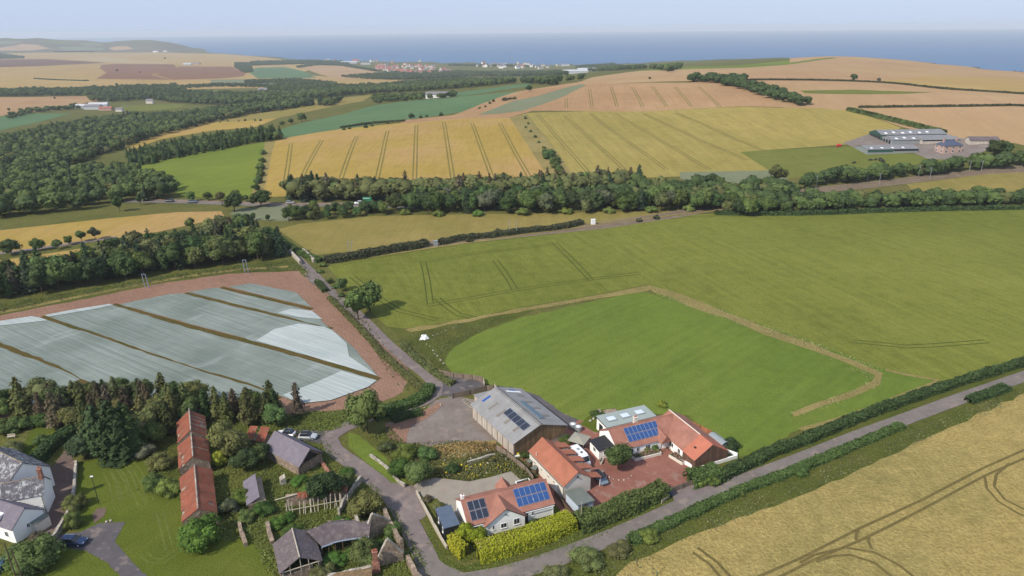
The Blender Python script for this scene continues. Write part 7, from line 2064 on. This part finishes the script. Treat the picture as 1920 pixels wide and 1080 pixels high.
def town(pts, n, kinds, group, label, size=1.25):
    poly = [G(*q) for q in pts]; xs = [p[0] for p in poly]; ys = [p[1] for p in poly]
    k = 0; tries = 0
    while k < n and tries < n * 30:
        tries += 1
        x, y = random.uniform(min(xs), max(xs)), random.uniform(min(ys), max(ys))
        if not inside(poly, np.array([x]), np.array([y]))[0]: continue
        kd = random.choice(kinds)
        if kd not in protoh:
            w_, rf_, L, W, he, hr = {'red': ('cream', 'roofred', 11, 8, 5, 8.5), 'grey': ('cream', 'roofgrey', 11, 8, 5, 8.5), 'white': ('white', 'roofgrey', 14, 9, 6, 9), 'flat': ('pinkst', 'roofred', 26, 11, 9, 12)}[kd]
            ob_ = mini((0, 0, 0), 0, L, W, he, hr, M[w_], M[rf_], 'pattern house'); protoh[kd] = ob_.data
            bpy.data.objects.remove(ob_)
        o = bpy.data.objects.new('house', protoh[kd]); COL.objects.link(o)
        o.location = (x, y, float(Hs(x, y))); o.rotation_euler = (0, 0, random.choice([0.2, 1.77, 0.6]) + random.uniform(-0.2, 0.2)); s = size * random.uniform(0.9, 1.3); o.scale = (s, s, s)
        tag(o, label, 'house', group); k += 1
town([(700,123),(760,121),(830,127),(850,137),(800,141),(740,137),(700,131)], 95, ['red', 'red', 'red', 'grey'], 'red-roofed houses of the near town estate', 'small red-roofed house of the estate nearest in the far town')
town([(600,112),(700,113),(800,114),(880,114),(890,120),(800,120),(700,119),(610,117)], 60, ['red', 'grey', 'white', 'flat'], 'houses along the back of the far town', 'tiny house in the back row of the far town by the sea')
town([(880,116),(960,120),(1010,121),(1050,123),(1050,130),(960,129),(890,127)], 55, ['grey', 'white', 'red', 'grey'], 'grey houses of the harbour end of the town', 'tiny grey or white house at the harbour end of the far town', 1.3)
town([(835,112),(893,112),(893,121),(840,121)], 9, ['flat'], 'tall terraces in the far town', 'tall reddish terrace block in the far town', 1.5)
town([(520,107),(600,109),(600,112),(530,110)], 12, ['white', 'grey'], 'scattered houses left of the town', 'tiny pale house on the shore left of the far town')
def farb(px, py, L, W, he, hr, wall, roof, label, rz=0.05, name='barn', cat='building', group=None):
    mini(fl(px, py), rz, L, W, he, hr, M[wall], M[roof], label, group, name, cat)
farb(820, 183, 30, 9, 4.5, 7.5, 'white', 'roofgrey', 'long white house among dark trees beyond the far green field', name='house', cat='house')
farb(1078, 138, 70, 30, 8, 11, 'whitebig', 'whitebig', 'larger of the white industrial sheds at the edge of the far town', name='warehouse')
farb(1100, 134, 60, 26, 8, 11, 'whitebig', 'whitebig', 'white industrial shed behind the larger one at the edge of the far town', name='warehouse')
farb(1060, 124, 40, 20, 8, 11, 'whitebig', 'roofgrey', 'pale shed by the harbour end of the town', name='warehouse')
farb(655, 119, 90, 30, 9, 12, 'whitebig', 'whitebig', 'white factory left of the far town estate', name='warehouse')
farb(686, 121, 50, 25, 8, 11, 'whitebig', 'roofgrey', 'smaller pale factory left of the far town estate', name='warehouse')
farb(1115, 115, 24, 12, 7, 10, 'white', 'roofgrey', 'white house on the dark coastal ridge', name='house', cat='house')
farb(1148, 116, 60, 16, 7, 10, 'pinkst', 'roofred', 'low red-roofed house on the coastal ridge', name='house', cat='house')
farb(352, 122, 40, 18, 7, 10, 'whitebig', 'whitebig', 'white shed of the farm among the far ploughed fields')
farb(368, 121, 40, 18, 6, 10, 'pinkst', 'roofgrey', 'grey-roofed barn of the farm among the far ploughed fields')
farb(160, 203, 28, 13, 5, 7, 'whitebig', 'whitebig', 'left white shed of the farm in the wooded valley')
farb(176, 205, 26, 13, 5, 8, 'whitebig', 'roofgrey', 'grey-roofed shed of the farm in the wooded valley')
farb(186, 201, 30, 12, 5, 8, 'whitebig', 'whitebig', 'white shed behind the grey one in the wooded valley', 0.2)
farb(200, 207, 20, 9, 4, 6, 'pinkst', 'roofred', 'reddish shed at the right of the valley farm')
farb(225, 209, 10, 8, 4, 6, 'cream', 'roofgrey', 'small shed right of the valley farm', name='shed')
farb(282, 194, 12, 8, 5, 8, 'cream', 'roofgrey', 'pale cottage behind the small valley paddocks', name='house', cat='house')
farb(494, 176, 18, 12, 8, 12, 'pinkst', 'roofgrey', 'tall pale house standing in the valley woods', name='house', cat='house')
farb(292, 98, 40, 20, 10, 14, 'white', 'roofgrey', 'white house at the foot of the headland', name='house', cat='house')
farb(310, 97, 30, 16, 9, 12, 'white', 'roofgrey', 'second white house at the foot of the headland', name='house', cat='house')
